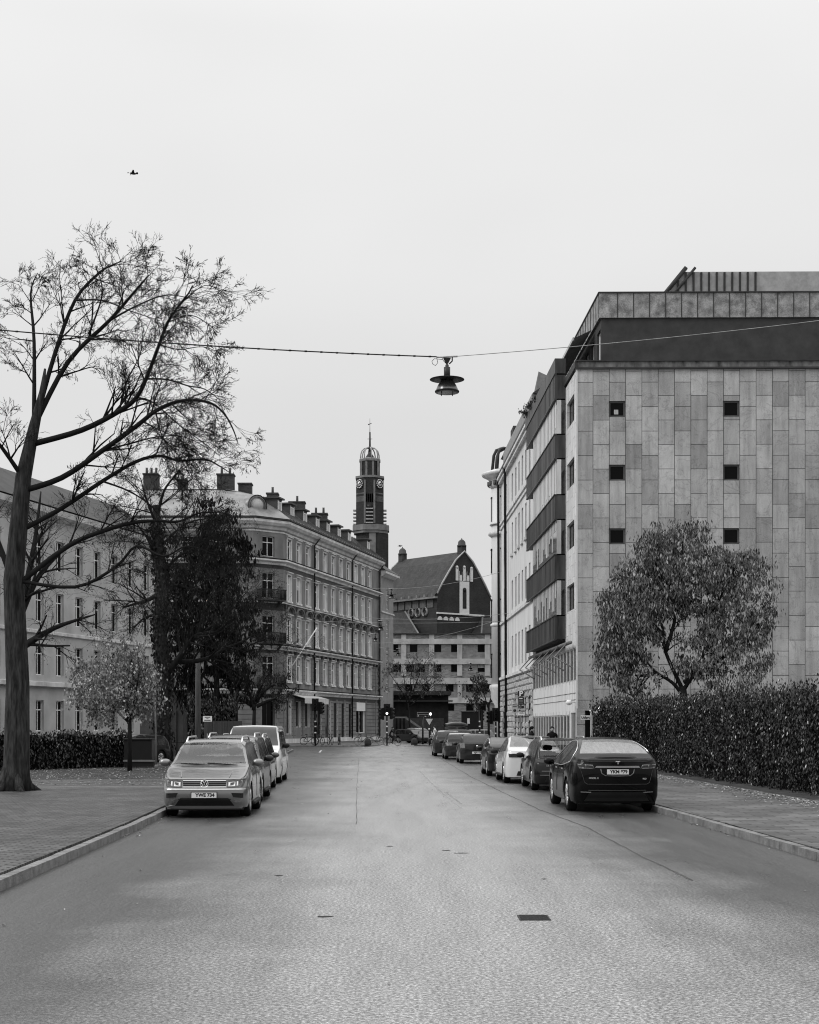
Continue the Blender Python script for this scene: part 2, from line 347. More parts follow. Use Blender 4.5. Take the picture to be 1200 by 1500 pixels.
# ================================================================ facades
plas = mat('plaster_wall', .19, .85, var=.35, scale=.5, bump=.15, stretch=(1, 1, .5), fine=.08)
plasd = mat('plaster_dark', .17, .85, var=.25, scale=.6, bump=.1, stretch=(1, 1, .4), fine=.08)
trim = mat('cornice_stone', .56, .8, var=.3, scale=1.2, stretch=(1, 1, .4))
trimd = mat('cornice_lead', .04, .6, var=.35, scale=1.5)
roofm = mat('sheet_metal_roof', .22, .35, var=.35, scale=.8, metal=.2)
roofd = mat('dark_roof', .05, .6, var=.35, scale=.9)
brickd = brickmat('dark_brick', .032, .055, .06, .26, .09, .01, var=.35, rough=.85)
rust = brickmat('rusticated_plaster', .3, .34, .1, 1.6, .42, .05, var=.2, bump=.9)
wframe = mat('window_frame_white', .8, .5, var=.06)
wdark = mat('window_frame_dark', .03, .5, var=.1)
curtain = mat('curtain', .42, .8, var=.2, scale=6, stretch=(6, 1, .3))
interior = mat('room_dark', .03, .9, var=.5, scale=1.0)
class Fac:
    """a facade frame: local x runs along the wall as seen from the street, local y goes into the wall"""
    def __init__(s, parent, p0, p1):
        s.par = parent; s.p0 = Vector((p0[0], p0[1])); d = Vector((p1[0], p1[1])) - s.p0; s.len = d.length; s.rz = atan2(d.y, d.x); s.cache = {}
    def build(s, mb, name, m, label=None, par=None, bevel=0): return mb.build(name, m, par or s.par, (s.p0.x, s.p0.y, 0), s.rz, label=label, bevel=bevel)
    def wall(s, name, m, z0, z1, ops, rec=.2, u0=0., u1=None, mi=0, mb=None, y=0., rm=0):
        u1 = s.len if u1 is None else u1; own = mb is None; mb = mb or MB()
        us = sorted({u0, u1} | {round(o[0], 3) for o in ops} | {round(o[1], 3) for o in ops}); zs = sorted({z0, z1} | {round(o[2], 3) for o in ops} | {round(o[3], 3) for o in ops})
        for i in range(len(us) - 1):
            for j in range(len(zs) - 1):
                uc, zc = (us[i] + us[i + 1]) / 2, (zs[j] + zs[j + 1]) / 2
                if any(o[0] < uc < o[1] and o[2] < zc < o[3] for o in ops): continue
                mb.quad((us[i], y, zs[j]), (us[i + 1], y, zs[j]), (us[i + 1], y, zs[j + 1]), (us[i], y, zs[j + 1]), mi)
        for a, b, c, d in [o[:4] for o in ops]:
            r = y + rec + .1
            mb.quad((a, y, c), (a, r, c), (a, r, d), (a, y, d), rm); mb.quad((b, r, c), (b, y, c), (b, y, d), (b, r, d), rm)
            mb.quad((a, y, d), (a, r, d), (b, r, d), (b, y, d), mi); mb.quad((a, r, c), (a, y, c), (b, y, c), (b, r, c), mi)
        if own: return s.build(mb, name, m)
        return mb
    def window(s, a, b, c, d, rec=.2, style='cross', fm=None, cur=0, name='window', y=0., fw=.07, label=None):
        w_, h_ = round(b - a, 3), round(d - c, 3); key = (w_, h_, style, cur, (fm or wframe).name)
        if key not in s.cache:
            fr = MB(); f = fw
            fr.bx(0, f, .02, .08, 0, h_); fr.bx(w_ - f, w_, .02, .08, 0, h_); fr.bx(f, w_ - f, .022, .077, 0, f); fr.bx(f, w_ - f, .022, .077, h_ - f, h_)
            if 'cross' in style or 'mull' in style: fr.bx(w_ / 2 - .035, w_ / 2 + .035, .025, .07, f, h_ - f)
            if 'cross' in style:
                zt = h_ * .68; fr.bx(f, w_ / 2 - .035, .01, .07, zt, zt + .07); fr.bx(w_ / 2 + .035, w_ - f, .01, .07, zt, zt + .07)
            if 'bars' in style:
                for k in (1, 2, 3): fr.bx(f, w_ / 2 - .035, .02, .06, h_ * k / 4, h_ * k / 4 + .03); fr.bx(w_ / 2 + .035, w_ - f, .02, .06, h_ * k / 4, h_ * k / 4 + .03)
            pn = MB(); pn.quad((f / 2, .045, f / 2), (w_ - f / 2, .045, f / 2), (w_ - f / 2, .045, h_ - f / 2), (f / 2, .045, h_ - f / 2))
            if cur == 1:
                for q in (0, 1):
                    x0, x1 = (f, w_ * .24) if q == 0 else (w_ * .76, w_ - f)
                    pn.quad((x0, .04, f), (x1, .04, f), (x1, .04, h_ - f), (x0, .04, h_ - f), 1)
            if cur == 2: pn.quad((f, .04, h_ * .55), (w_ - f, .04, h_ * .55), (w_ - f, .04, h_ - f), (f, .04, h_ - f), 1)
            if cur == 3: pn.quad((w_ * .52, .04, f), (w_ - f, .04, f), (w_ - f, .04, h_ - f), (w_ * .52, .04, h_ - f), 1)
            s.cache[key] = (fr.mesh('window', fm or wframe), pn.mesh('pane', [glass, curtain]))
        A, B = s.cache[key]
        yy = y + rec; dx, dy = cos(s.rz), sin(s.rz)
        o = link(name, A, s.par, (s.p0.x + dx * a - dy * yy, s.p0.y + dy * a + dx * yy, c), s.rz, label=label)
        link('pane', B, o); return o
    def pt(s, u, y=0., z=0.): dx, dy = cos(s.rz), sin(s.rz); return Vector((s.p0.x + dx * u - dy * y, s.p0.y + dy * u + dx * y, z))
def quoins(mb, u, z0, z1, w=.5, h=.42, out=.04, side=1):
    z = z0; i = 0
    while z + h < z1:
        ww = w if i % 2 else w * .65; mb.bx(u if side > 0 else u - ww, u + ww if side > 0 else u, -out, 0.01, z + .03, z + h - .01); z += h; i += 1
def chimney(par, c, sx, sy, z0, z1, rz=0, pots=2, m=None, name='chimney'):
    mb = MB(); mb.box((0, 0, (z0 + z1) / 2), (sx, sy, z1 - z0)); mb.box((0, 0, z1 + .06), (sx + .16, sy + .16, .14))
    for k in range(pots): mb.lathe([(.14, z1 + .1), (.12, z1 + .75), (.15, z1 + .8)], 8, ((k + .5) / pots * sx - sx / 2, 0, 0), mi=1)
    return mb.build(name, [m or brickd, grey], par, (c[0], c[1], 0), rz)

# ---------------------------------------------------------------- corner house (left centre)
Pa, Pb = Vector((-15.34, 147.5)), Vector((-12.6, 150.0)); Pc = Vector((-3.74, 187.0)); Pl = Vector((-27.0, 147.5))
og = Vector((Pb.x, Pb.y)); bh = empty('corner_house', (Pb.x, Pb.y, .1), 0, 'pale five storey corner house with chamfered corner, iron balconies and dormers', 'building')
a_, b_, c_, l_ = Pa - og, Vector((0, 0)), Pc - og, Pl - og
ZE = 22.0
fL = Fac(bh, b_, c_); fC = Fac(bh, a_, b_); fF = Fac(bh, l_, a_)
rows = [(6.3, 8.6, 0), (10.25, 12.6, 1), (14.4, 16.85, 2), (18.55, 20.45, 3)]
W1 = 1.15; us = [1.8 + 3.13 * i for i in range(11)]
ops = []
for (z0, z1, r) in rows: ops += [(u - W1 / 2, u + W1 / 2, z0, z1) for u in us]
shop = [(1.0, 2.6, .9, 4.3), (4.1, 5.7, 1.6, 4.3), (7.2, 8.9, 1.6, 4.3), (11.0, 13.2, .2, 4.3), (14.6, 16.7, .2, 4.3), (17.8, 19.6, .2, 4.3), (21., 22.6, .2, 4.3), (24.0, 25.6, .2, 4.3), (27.2, 31.0, .9, 4.4)]
ops += shop
fL.wall('wall', [plas, wframe], 0, ZE, ops, .12, rm=1)
for (z0, z1, r) in rows:
    for i, u in enumerate(us): fL.window(u - W1 / 2, u + W1 / 2, z0, z1, .12, 'cross', cur=[0, 0, 1, 0, 0, 0, 3, 2, 0, 0, 1][(i + r * 3) % 11])
for i, s_ in enumerate(shop):
    if i == 8: fL.window(*s_, .15, 'mull', cur=0, name='shop_window', label='shop window with a white sign band above it')
    elif i > 2: fL.window(*s_, .2, 'plain', fm=wdark, name='shop_entrance')
    else: fL.window(*s_, .25, 'mull', name='shop_window')
# chamfer
oc = [(fC.len / 2 - .75, fC.len / 2 + .75, z0, z1 + .1) for (z0, z1, r) in rows] + [(fC.len / 2 - .8, fC.len / 2 + .8, .3, 4.2)]
fC.wall('wall', plas, 0, ZE, oc, .25)
for o in oc[:4]: fC.window(*o, .2, 'cross')
fC.window(*oc[4], .3, 'mull', fm=wdark, name='door')
# front (left) face
uf = [2.0, 5.2, 8.4]
of = [(u - .6, u + .6, z0, z1) for (z0, z1, r) in rows for u in uf] + [(u - .7, u + .7, 1.2, 4.2) for u in uf]
fF.wall('wall', plas, 0, ZE, of, .25)
for o in of: fF.window(*o, .2, 'cross')
# other two sides and back
mb = MB(); d2 = c_ + Vector((-15, 3.6)); e2 = Vector((l_.x, d2.y)); 
for p, q in ((c_, d2), (d2, e2), (e2, l_)): mb.quad((p.x, p.y, 0), (q.x, q.y, 0), (q.x, q.y, ZE), (p.x, p.y, ZE))
mb.build('back_wall', plas, bh)
# window surrounds, sills, hoods, quoins
def one(mb, name, m):
    return mb.mesh(name, m)
for (z0, z1, r) in rows:
    mb = MB(); h_ = z1 - z0
    mb.bx(-.24, -.02, -.06, .01, -.05, h_ + .1); mb.bx(W1 + .02, W1 + .24, -.06, .01, -.05, h_ + .1); mb.bx(-.3, W1 + .3, -.16, .01, -.22, -.06); mb.bx(-.24, W1 + .24, -.08, .01, h_ + .12, h_ + .3); mb.bx(-.34, W1 + .34, -.22, .01, h_ + .32, h_ + .42); me = mb.mesh('window_surround', trim)
    for u in us: p = fL.pt(u - W1 / 2); link('window_surround', me, bh, (p.x, p.y, z0), fL.rz)
mb = MB(); pts = [(cos(pi * k / 12) * 1.3, sin(pi * k / 12) * .72) for k in range(13)]
for k in range(12):
    (x0, z0), (x1, z1) = pts[k], pts[k + 1]
    for ro, o_ in ((.0, -.34), (.12, -.2)):
        a1, a0 = 1 - ro, 1 - ro - .13
        mb.add([(x0 * a0, o_, z0 * a0), (x1 * a0, o_, z1 * a0), (x1 * a1, o_, z1 * a1), (x0 * a1, o_, z0 * a1), (x0 * a0, 0, z0 * a0), (x1 * a0, 0, z1 * a0), (x1 * a1, 0, z1 * a1), (x0 * a1, 0, z0 * a1)], [(0, 1, 2, 3), (3, 2, 6, 7), (1, 0, 4, 5)])
me = mb.mesh('arched_hood', mat('hood_stone', .16, .8, var=.3))
for u in us: p = fL.pt(u); link('arched_hood', me, bh, (p.x, p.y, 13.1), fL.rz)
mb = MB()
for f_, u, sd_ in ((fL, 0.05, 1), (fL, fL.len - .05, -1)):
    quoins(mb, u, .5, 9.3, .6, .42, .05, sd_)
quoins(mb, fL.len - 1.6, .5, 9.3, .5, .42, .05, -1)
for i in range(10):
    u = (us[i] + us[i + 1]) / 2
    quoins(mb, u - .3, 6.2, 9.2, .6, .42, .045, 1)
    quoins(mb, u - .3, .5, 5.0, .6, .42, .045, 1)
fL.build(mb, 'quoin', plasd)
mb = MB()
pz = [0.0] + [v for a in shop for v in (a[0] - .12, a[1] + .12)] + [fL.len]
for k in range(0, len(pz), 2):
    if pz[k + 1] - pz[k] > .25:
        for z in [.75 + .44 * q for q in range(10)]: mb.bx(pz[k] + .03, pz[k + 1] - .03, -.012, .005, z, z + .07)
for z in [6.1 + .44 * q for q in range(7)]:
    for i in range(12):
        a = us[i - 1] + W1 / 2 + .26 if i else .03; b = us[i] - W1 / 2 - .26 if i < 11 else fL.len - .03; mb.bx(a, b, -.012, .005, z, z + .06)
fL.build(mb, 'joint_line', roofd)['kind'] = 'stuff'
mb = MB(); quoins(mb, .05, .4, 9.3, .8, .42, .05, 1); quoins(mb, fC.len - .05, .4, 9.3, .8, .42, .05, -1)
for z in [6.3 + .42 * k for k in range(7)]: mb.bx(.9, fC.len / 2 - 1.0, -.05, .01, z, z + .38); mb.bx(fC.len / 2 + 1.0, fC.len - .9, -.05, .01, z, z + .38)
fC.build(mb, 'quoin', plasd)
mb = MB()
for z in [.6 + .46 * k for k in range(18)]:
    if 4.9 < z < 6: continue
    for (x0, x1) in ((0, 1.2), (2.8, 4.4), (6., 7.6), (9.2, 11.6)): mb.bx(x0 + .05, x1, -.05, .01, z, z + .41)
fF.build(mb, 'quoin', plas)
line = [l_, a_, b_, c_]
mb = MB()
sweep(mb, line, rectprof(0, .12, .0, .45)); 
sweep(mb, line, [(0, 4.95), (.1, 4.95), (.18, 5.15), (.45, 5.3), (.45, 5.42), (0, 5.5)])
sweep(mb, line, [(0, 9.3), (.08, 9.3), (.1, 9.45), (.38, 9.6), (.4, 9.72), (0, 9.8)])
sweep(mb, line, [(0, 13.95), (.16, 13.95), (.18, 14.05), (0, 14.1)])
sweep(mb, line, [(0, 17.75), (.12, 17.75), (.15, 17.95), (.5, 18.1), (.5, 18.25), (0, 18.35)])
sweep(mb, line, rectprof(0, .06, 20.95, 21.1))
sweep(mb, line, [(0, 21.2), (.15, 21.25), (.25, 21.5), (.55, 21.6), (.75, 21.85), (.75, 22.1), (0, 22.12)])
mb.build('cornice', trim, bh)
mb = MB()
for za, zb2 in ((4.55, 4.93), (9.0, 9.28), (13.25, 13.93), (17.4, 17.73)): sweep(mb, line, rectprof(0., .03, za, zb2))  # dark bands under the cornices: their shade put into the colour
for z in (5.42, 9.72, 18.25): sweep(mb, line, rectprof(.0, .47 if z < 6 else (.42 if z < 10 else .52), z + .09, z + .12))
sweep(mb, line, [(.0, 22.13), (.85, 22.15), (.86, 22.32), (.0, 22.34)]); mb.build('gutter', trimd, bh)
# corbels under the third floor string course, frieze band
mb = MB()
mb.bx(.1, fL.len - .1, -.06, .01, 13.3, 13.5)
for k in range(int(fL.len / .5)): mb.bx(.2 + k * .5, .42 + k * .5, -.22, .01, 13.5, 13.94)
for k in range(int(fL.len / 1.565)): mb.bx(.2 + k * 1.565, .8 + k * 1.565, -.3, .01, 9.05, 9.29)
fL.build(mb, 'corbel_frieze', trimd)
# roof
mb = MB(); inner = [(0.75, 22.33), (-2.6, 24.9), (-7.0, 26.0), (-7.0, 22.3)]
sweep(mb, line, inner); mb.build('roof', roofm, bh)
mb = MB()
for k in range(40):
    u = fL.len * (k + .5) / 40; mb.add([(u, -.7, 22.36), (u + .05, -.7, 22.36), (u + .05, 2.6, 24.93), (u, 2.6, 24.93), (u, -.7, 22.43), (u + .05, -.7, 22.43), (u + .05, 2.6, 25.0), (u, 2.6, 25.0)], [(4, 5, 6, 7), (0, 4, 7, 3), (1, 2, 6, 5)])
fL.build(mb, 'roof_seam', roofd)
# dormers along the long side
for i, u in enumerate([0.9, 5.0, 9.4, 13.9, 18.0, 22.4, 26.7, 35.3]):
    mb = MB(); mb.bx(-.75, .75, .0, 3.2, 22.9, 24.55); mb.bx(-.95, .95, -.25, 3.3, 24.55, 24.7, 1)
    mb.quad((-.52, -.01, 23.15), (.52, -.01, 23.15), (.52, -.01, 24.3), (-.52, -.01, 24.3), 2); mb.bx(-.6, -.5, -.05, 0., 23.1, 24.4, 2); mb.bx(.5, .6, -.05, 0., 23.1, 24.4, 2)
    p = fL.pt(u, .7); dm = mb.build('dormer', [roofd, roofd, wframe], bh, (p.x, p.y, 0), fL.rz)
    mb = MB(); mb.quad((-.42, -.02, 23.22), (.42, -.02, 23.22), (.42, -.02, 24.22), (-.42, -.02, 24.22)); mb.build('pane', curtain, dm)
# round dormer over the chamfer
p = fC.pt(fC.len * .25, .55); mb = MB()
mb.lathe([(1.0, 0), (1.0, 2.2)], 20, (0, 0, 23.55), ax='y'); mb.lathe([(1.08, -.06), (1.08, .05), (.86, .05), (.86, -.06)], 24, (0, 0, 23.55), ax='y', mi=1, cap=False)
mb.lathe([(.62, -.04), (.62, .02)], 20, (0, 0, 23.6), ax='y', mi=2); dm = mb.build('dormer', [roofm, roofd, curtain], bh, (p.x, p.y, 0), fC.rz - .1, label='round dormer window')
for (px, y, sx, z1, po) in ((331, 155, 1.7, 27.9, 2), (359.5, 156, 1.35, 27.1, 0), (399.5, 157.5, 1.15, 26.3, 1), (435.5, 163, 1.7, 26.2, 1), (468.5, 167, 1.7, 25.5, 2), (222, 156, 1.5, 28.1, 3), (268, 156, .9, 27.5, 1)):
    q = G(px, y + 2) - Vector((og.x, og.y, 0)); chimney(bh, q, sx, 1.4, 22.8, z1, 0, po)
# ridge slab
mb = MB(); q0 = Vector((l_.x, 7)); mb.add([(l_.x, 6, 25.8), (a_.x - 3, 6, 25.8), (a_.x - 3, 9, 25.8), (l_.x, 9, 25.8), (l_.x, 6, 26.35), (a_.x - 3, 6, 26.35), (a_.x - 3, 9, 26.35), (l_.x, 9, 26.35)], [(0, 1, 5, 4), (4, 5, 6, 7), (1, 2, 6, 5)]); mb.build('roof_ridge', roofd, bh)
# balconies on the chamfer
for k, z in enumerate((5.45, 9.85, 14.1)):
    mb = MB(); m_ = fC.len / 2; d = 1.0
    mb.bx(m_ - 1.45, m_ + 1.45, -d, 0, z, z + .14)
    for x in (-1.1, 1.1):
        mb.prism([(0.0, z), (-.8, z), (-.1, z - .6), (0., z - .6)], m_ + x - .1, m_ + x + .1, ax='x')
    bo = fC.build(mb, 'balcony', trimd); mb = MB(); z += .14
    for zz in (.12, .95): mb.bx(m_ - 1.45, m_ + 1.45, -d, -d + .04, z + zz, z + zz + .06); mb.bx(m_ - 1.45, m_ - 1.41, -d + .04, 0, z + zz, z + zz + .06); mb.bx(m_ + 1.41, m_ + 1.45, -d + .04, 0, z + zz, z + zz + .06)
    for i in range(22):
        x = m_ - 1.4 + 2.8 * i / 21; mb.tube([(x, -d + .02, z), (x, -d + .02, z + 1.0)], .032, 4)
        if i % 2 == 0: mb.lathe([(.1, -.01), (.1, .01), (.07, .01), (.07, -.01)], 8, (x + .067, -d + .02, z + .5 + .2 * (i % 4 == 0)), ax='y', cap=False)
    for i in range(1, 7):
        for x in (m_ - 1.43, m_ + 1.43): mb.tube([(x, -d * i / 7, z), (x, -d * i / 7, z + 1.0)], .032, 4)
    mb.build('railing', ironm, bo)
# downpipes
for u in (10.0, 24.9, 37.2):
    mb = MB(); mb.tube([(u + .9, -.7, 22.1), (u + .3, -.55, 21.5), (u, -.18, 20.9), (u, -.18, .3)], .085, 8); fL.build(mb, 'downpipe', black)
# awning, shop sign, flag pole (parts of the house)
mb = MB(); mb.add([(3., -.05, 4.95), (11.4, -.05, 4.95), (11.4, -1.3, 4.6), (3., -1.3, 4.6), (3., -.05, 4.9), (11.4, -.05, 4.9), (11.4, -1.3, 4.55), (3., -1.3, 4.55)], [(0, 3, 2, 1), (4, 5, 6, 7), (0, 4, 7, 3), (1, 2, 6, 5)]); mb.bx(3., 11.4, -1.33, -1.3, 4.05, 4.6)
fL.build(mb, 'awning', mat('awning_canvas', .5, .8, var=.15))
mb = MB(); mb.bx(27.2, 31., -.08, -.02, 3.5, 4.5); sg = fL.build(mb, 'shop_sign', mat('sign_white', .75, .5, var=.05))
p = Vector((29.1, -.1, 4.0)); 
mb = MB()
for q, (h0, h1) in enumerate(((.3, .3), (.18, .34), (.3, .2), (.2, .3), (.32, .2), (.2, .24))): mb.bx(27.5 + q * .38, 27.7 + q * .38, -.1, -.085, 4.02 - h0 / 2, 4.1 + h1 / 2)
fL.build(mb, 'lettering', grey, par=sg)
mb = MB(); mb.tube([(fC.len / 2 + 1.3, -.95, 6.6), (fC.len / 2 + 3.6, -3.2, 11.5)], .06, 6); fC.build(mb, 'flag_pole', white)

# ---------------------------------------------------------------- plain house beyond it
ph = empty('plain_house', (Pc.x + .1, Pc.y + .3, 0), 0, 'plain grey rendered house behind the corner house with narrow windows', 'building')
p0 = Vector((0.05, .1)); p1 = Vector((1.55, 6.6)); f = Fac(ph, p0, p1)
wz = [(3.2, 4.0), (6.1, 8.3), (9.6, 11.8), (13.0, 15.2), (16.6, 19.0)]
grend = mat('grey_render', .24, .9, var=.2, scale=1, fine=.15, bscale=8)
f.wall('wall', grend, 0, 20.6, [(f.len * .42, f.len * .42 + 1.3, a, b) for a, b in wz[1:]], .1)
for a, b in wz[1:]: f.window(f.len * .42, f.len * .42 + 1.3, a, b, .08, 'mull bars')
mb = MB(); mb.quad((p1.x, p1.y, 0), (p1.x - 6, p1.y + 1.5, 0), (p1.x - 6, p1.y + 1.5, 20.6), (p1.x, p1.y, 20.6))
mb.quad((p0.x, p0.y, 0), (p0.x - 6, p0.y + 1.5, 0), (p0.x - 6, p0.y + 1.5, 20.6), (p0.x, p0.y, 20.6)); mb.build('side_wall', grend, ph)
mb = MB(); sweep(mb, [p0, p1, (p1.x - 6, p1.y + 1.5)], [(0, 20.5), (.2, 20.55), (.7, 20.9), (.7, 21.2), (0, 21.3)]); sweep(mb, [p0, p1, (p1.x - 6, p1.y + 1.5)], [(0, 16.0), (.12, 16.05), (.14, 16.2), (0, 16.25)]); mb.build('cornice', trim, ph)
mb = MB(); sweep(mb, [(p0.x, p0.y), (p1.x, p1.y), (p1.x - 6, p1.y + 1.5)], [(.75, 21.22), (-2.6, 23.6), (-2.6, 21.2)]); mb.build('roof', roofd, ph)

# ---------------------------------------------------------------- pale house at the far left, behind the trees
q0, q1 = G(-60, 96), G(238, 128); lh = empty('pale_house', (q0.x, q0.y, .1), 0, 'pale rendered town house behind the bare trees at the left', 'building')
p1 = Vector((q1.x - q0.x, q1.y - q0.y)); f = Fac(lh, (0, 0), p1); n = int(f.len / 3.1)
ops = [(1 + i * 3.1, 2.2 + i * 3.1, z, z + 2.2) for i in range(n) for z in (1.4, 5.4, 9.2, 13.0)]
plf = mat('pale_render', .42, .85, var=.2, scale=.5)
f.wall('wall', plf, 0, 17.2, ops, .2)
for o in ops: f.window(*o, .18, 'cross')
mb = MB(); sweep(mb, [(0, 0), p1, (p1.x - 3, p1.y + 12)], [(0, 16.6), (.6, 16.9), (.7, 17.3), (0, 17.4)]); sweep(mb, [(0, 0), p1, (p1.x - 3, p1.y + 12)], [(0, 4.5), (.3, 4.6), (.3, 4.9), (0, 4.95)])
sweep(mb, [(0, 0), p1, (p1.x - 3, p1.y + 12)], [(0, 8.3), (.15, 8.35), (.15, 8.55), (0, 8.6)]); mb.build('cornice', trim, lh)
mb = MB(); mb.quad((p1.x, p1.y, 0), (p1.x - 3, p1.y + 12, 0), (p1.x - 3, p1.y + 12, 17.2), (p1.x, p1.y, 17.2)); mb.build('side_wall', plf, lh)
mb = MB(); sweep(mb, [(0, 0), p1, (p1.x - 3, p1.y + 12)], [(.7, 17.42), (-3.5, 20.4), (-3.5, 17.4)]); mb.build('roof', roofd, lh)

# ---------------------------------------------------------------- clock tower (far)
TY = 380.; tw = empty('clock_tower', tuple(G(542, TY)), 0, 'tall dark brick clock tower with two dials and a caged spire', 'tower')
k = TY / F
def tz(py): return EYE + (HZ - py) * k
tb = brickmat('tower_brick', .02, .034, .03, .5, .16, .02, var=.3, rough=.85)
ts = mat('tower_stone', .17, .8, var=.3, scale=.8)
def octo(r, ch): # square seen corner-on, its near corner cut
    a = r; c = ch; return [(-c, -a), (c, -a), (a, -c), (a, c), (c, a), (-c, a), (-a, c), (-a, -c)]
mb = MB(); r = 20 * k; mb.prism(octo(r, r * .38), tz(900), tz(700)); mb.build('shaft', tb, tw)
mb = MB(); mb.prism(octo(r * 1.04, r * .4), tz(702.2), tz(699)); r3 = 14.5 * k
mb.prism(octo(r3 * 1.06, r3 * .42), tz(677), tz(674)); mb.build('cornice', ts, tw)
mb = MB(); mb.prism(octo(r3, r3 * .4), tz(700), tz(676)); up = mb.build('upper_storey', tb, tw)
mb = MB()
for x in (-.9, -.35, .35, .9): mb.bx(x * r3 * .95 - .25, x * r3 * .95 + .25, -r3 * (1.01 if abs(x) < .5 else .8), -r3 * .5, tz(699), tz(677))
mb.build('pilaster', ts, up)
# wide gallery and lower shaft
mb = MB(); rg = 26.5 * k; off = 4 * k
mb.prism([(x + off * .4, y) for x, y in octo(rg, rg * .42)], tz(779), tz(771)); mb.prism([(x + off * .4, y) for x, y in octo(rg * .94, rg * .4)], tz(783), tz(779.2)); mb.build('gallery', ts, tw)
mb = MB(); mb.prism([(x + off, y) for x, y in octo(23 * k, 9 * k)], 0, tz(783)); mb.build('lower_shaft', tb, tw)
mb = MB(); mb.bx(off - 2.3 * k * 2, off + 2.5 * k * 2, -23 * k - .15, -20 * k, 0, tz(783.2)); mb.build('stone_strip', ts, tw)
# clock dials on the two visible faces
for sg_, a in ((1, 0), (-1, 0)):
    fx, fy = (r + r * .38) / 2 * sg_, -(r + r * .38) / 2; rz = R(45) * sg_
    mb = MB(); mb.lathe([(7.2 * k, -.25), (7.2 * k, .3)], 24, (0, 0, 0), ax='y')
    d = mb.build('clock_dial', dark, tw, (fx, fy, tz(711)), rz); mb = MB(); mb.lathe([(3.6 * k, -.32), (3.6 * k, 0)], 20, ax='y')
    for q in range(12): t = q * pi / 6; mb.lathe([(.16, -.33), (.16, 0)], 8, (sin(t) * 5.9 * k, 0, cos(t) * 5.9 * k), ax='y')
    mb.build('dial_face', white, d); mb = MB(); mb.box((.28, -.36, .3), (.16, .05, 1.1), ry=R(40)); mb.box((.3, -.38, .05), (.14, .05, 1.5), ry=R(80)); mb.build('hands', black, d)
# stone details, belfry slats on three corners
mb = MB()
for (cx, cy, rz) in ((0, -r, 0), (r, 0, R(90)), (-r, 0, R(-90))):
    for q in range(5): mb.box((cx * 1.0, cy * 1.0, tz(748 + q * 5.1)), (1.85, 1.2, .28) if rz == 0 else (1.5, 1.9, .26))
mb.build('belfry_slat', mat('belfry_stone', .34, .8), tw)
mb = MB(); mb.bx(-4.6 * k, 4.6 * k, -r - .08, -r + .2, tz(769), tz(746)); mb.lathe([(4.2 * k, -.1), (4.2 * k, .4)], 16, (0, -r, tz(745)), ax='y'); mb.build('belfry_opening', black, tw)
mb = MB()
for x in (-7., 7.): mb.bx(x * k - .22, x * k + .22, -r - .16, -r + .1, tz(769), tz(706))
for q in range(5):
    for x in (-4, -1.3, 1.3, 4): mb.bx(x * k - .12, x * k + .12, -r - .12, -r + .1, tz(738), tz(726))
for sg_ in (1, -1):
    for q in range(7): u = (q - 3) * .4; c = Vector(((r + r * .38) / 2 * sg_ + u * cos(R(45) * 1) * 1, -(r + r * .38) / 2 + u * sin(R(45)) * sg_, 0)); mb.box((c.x, c.y, tz(725)), (.2, .2, .35), R(45)); mb.box((c.x, c.y, tz(733)), (.12, .2, 1.4), R(45))
mb.build('stone_ornament', ts, tw)
# crown: ring, cage arches, cone and spire
mb = MB(); mb.lathe([(8.0 * k, tz(674)), (6.5 * k, tz(670)), (2.6 * k, tz(664)), (.6 * k, tz(660.5))], 12); mb.build('cone_roof', trimd, tw)
mb = MB()
for q in range(8):
    t = q * pi / 4 + .2; mb.tube([(cos(t) * 14 * k * c_2, sin(t) * 14 * k * c_2, z) for c_2, z in ((1, tz(674)), (.98, tz(667)), (.85, tz(661)), (.6, tz(657.5)), (.3, tz(656)), (.04, tz(658)))], .16, 5)
mb.lathe([(14.6 * k, tz(674.5)), (14.9 * k, tz(672.5)), (14.2 * k, tz(672.5))], 16, cap=False); mb.build('cage', mat('cage_metal', .3, .5), tw)
mb = MB(); mb.tube([(0, 0, tz(662)), (0, 0, tz(633))], [.26, .2], 6); mb.tube([(0, 0, tz(633)), (0, 0, tz(613))], [.08, .04], 5); mb.sphere((0, 0, tz(656)), .45)
mb.tube([(-2.7 * k, 0, tz(622)), (2.8 * k, 0, tz(619.8))], [.16, .06], 4); mb.tube([(-3.5 * k, 0, tz(643)), (3.5 * k, 0, tz(643))], .08, 4); mb.build('spire', dark, tw)

# ---------------------------------------------------------------- brick hall with steep gable
hl = empty('brick_hall', tuple(G(680, 250)), 0, 'dark brick hall with steep bell shaped roof and white gable niches', 'building')
ax = Vector((-9.34, 11.5)).normalized(); gx = Vector((-ax.y * -1, -ax.x)); gx = Vector((.777, .628))
hr = atan2(gx.y, gx.x); f = Fac(hl, -gx * 5.9, gx * 5.9)   # local x along gable, local y into the building
prof = [(0, 23.4), (1.2, 25.35), (2.5, 27.15), (4.0, 29.15), (5.9, 30.75), (7.8, 29.15), (9.3, 27.15), (10.6, 25.35), (11.8, 23.4)]
mb = MB(); mb.add([(0, 0, 0)] + [(x, 0, z) for x, z in prof] + [(11.8, 0, 0)], [tuple(range(11))])
mb.add([(0, 17, 0)] + [(x, 17, z) for x, z in prof] + [(11.8, 17, 0)], [tuple(range(11))[::-1]])
mb.quad((0, 0, 0), (0, 17, 0), (0, 17, 23.4), (0, 0, 23.4)); mb.quad((11.8, 0, 0), (11.8, 17, 0), (11.8, 17, 23.4), (11.8, 0, 23.4)); f.build(mb, 'wall', brickmat('hall_brick', .022, .036, .03, .3, .1, .012, var=.3))
hroof = brickmat('hall_tiles', .028, .05, .03, .3, .35, .03, axis='yz', var=.3, rough=.7)
mb = MB()
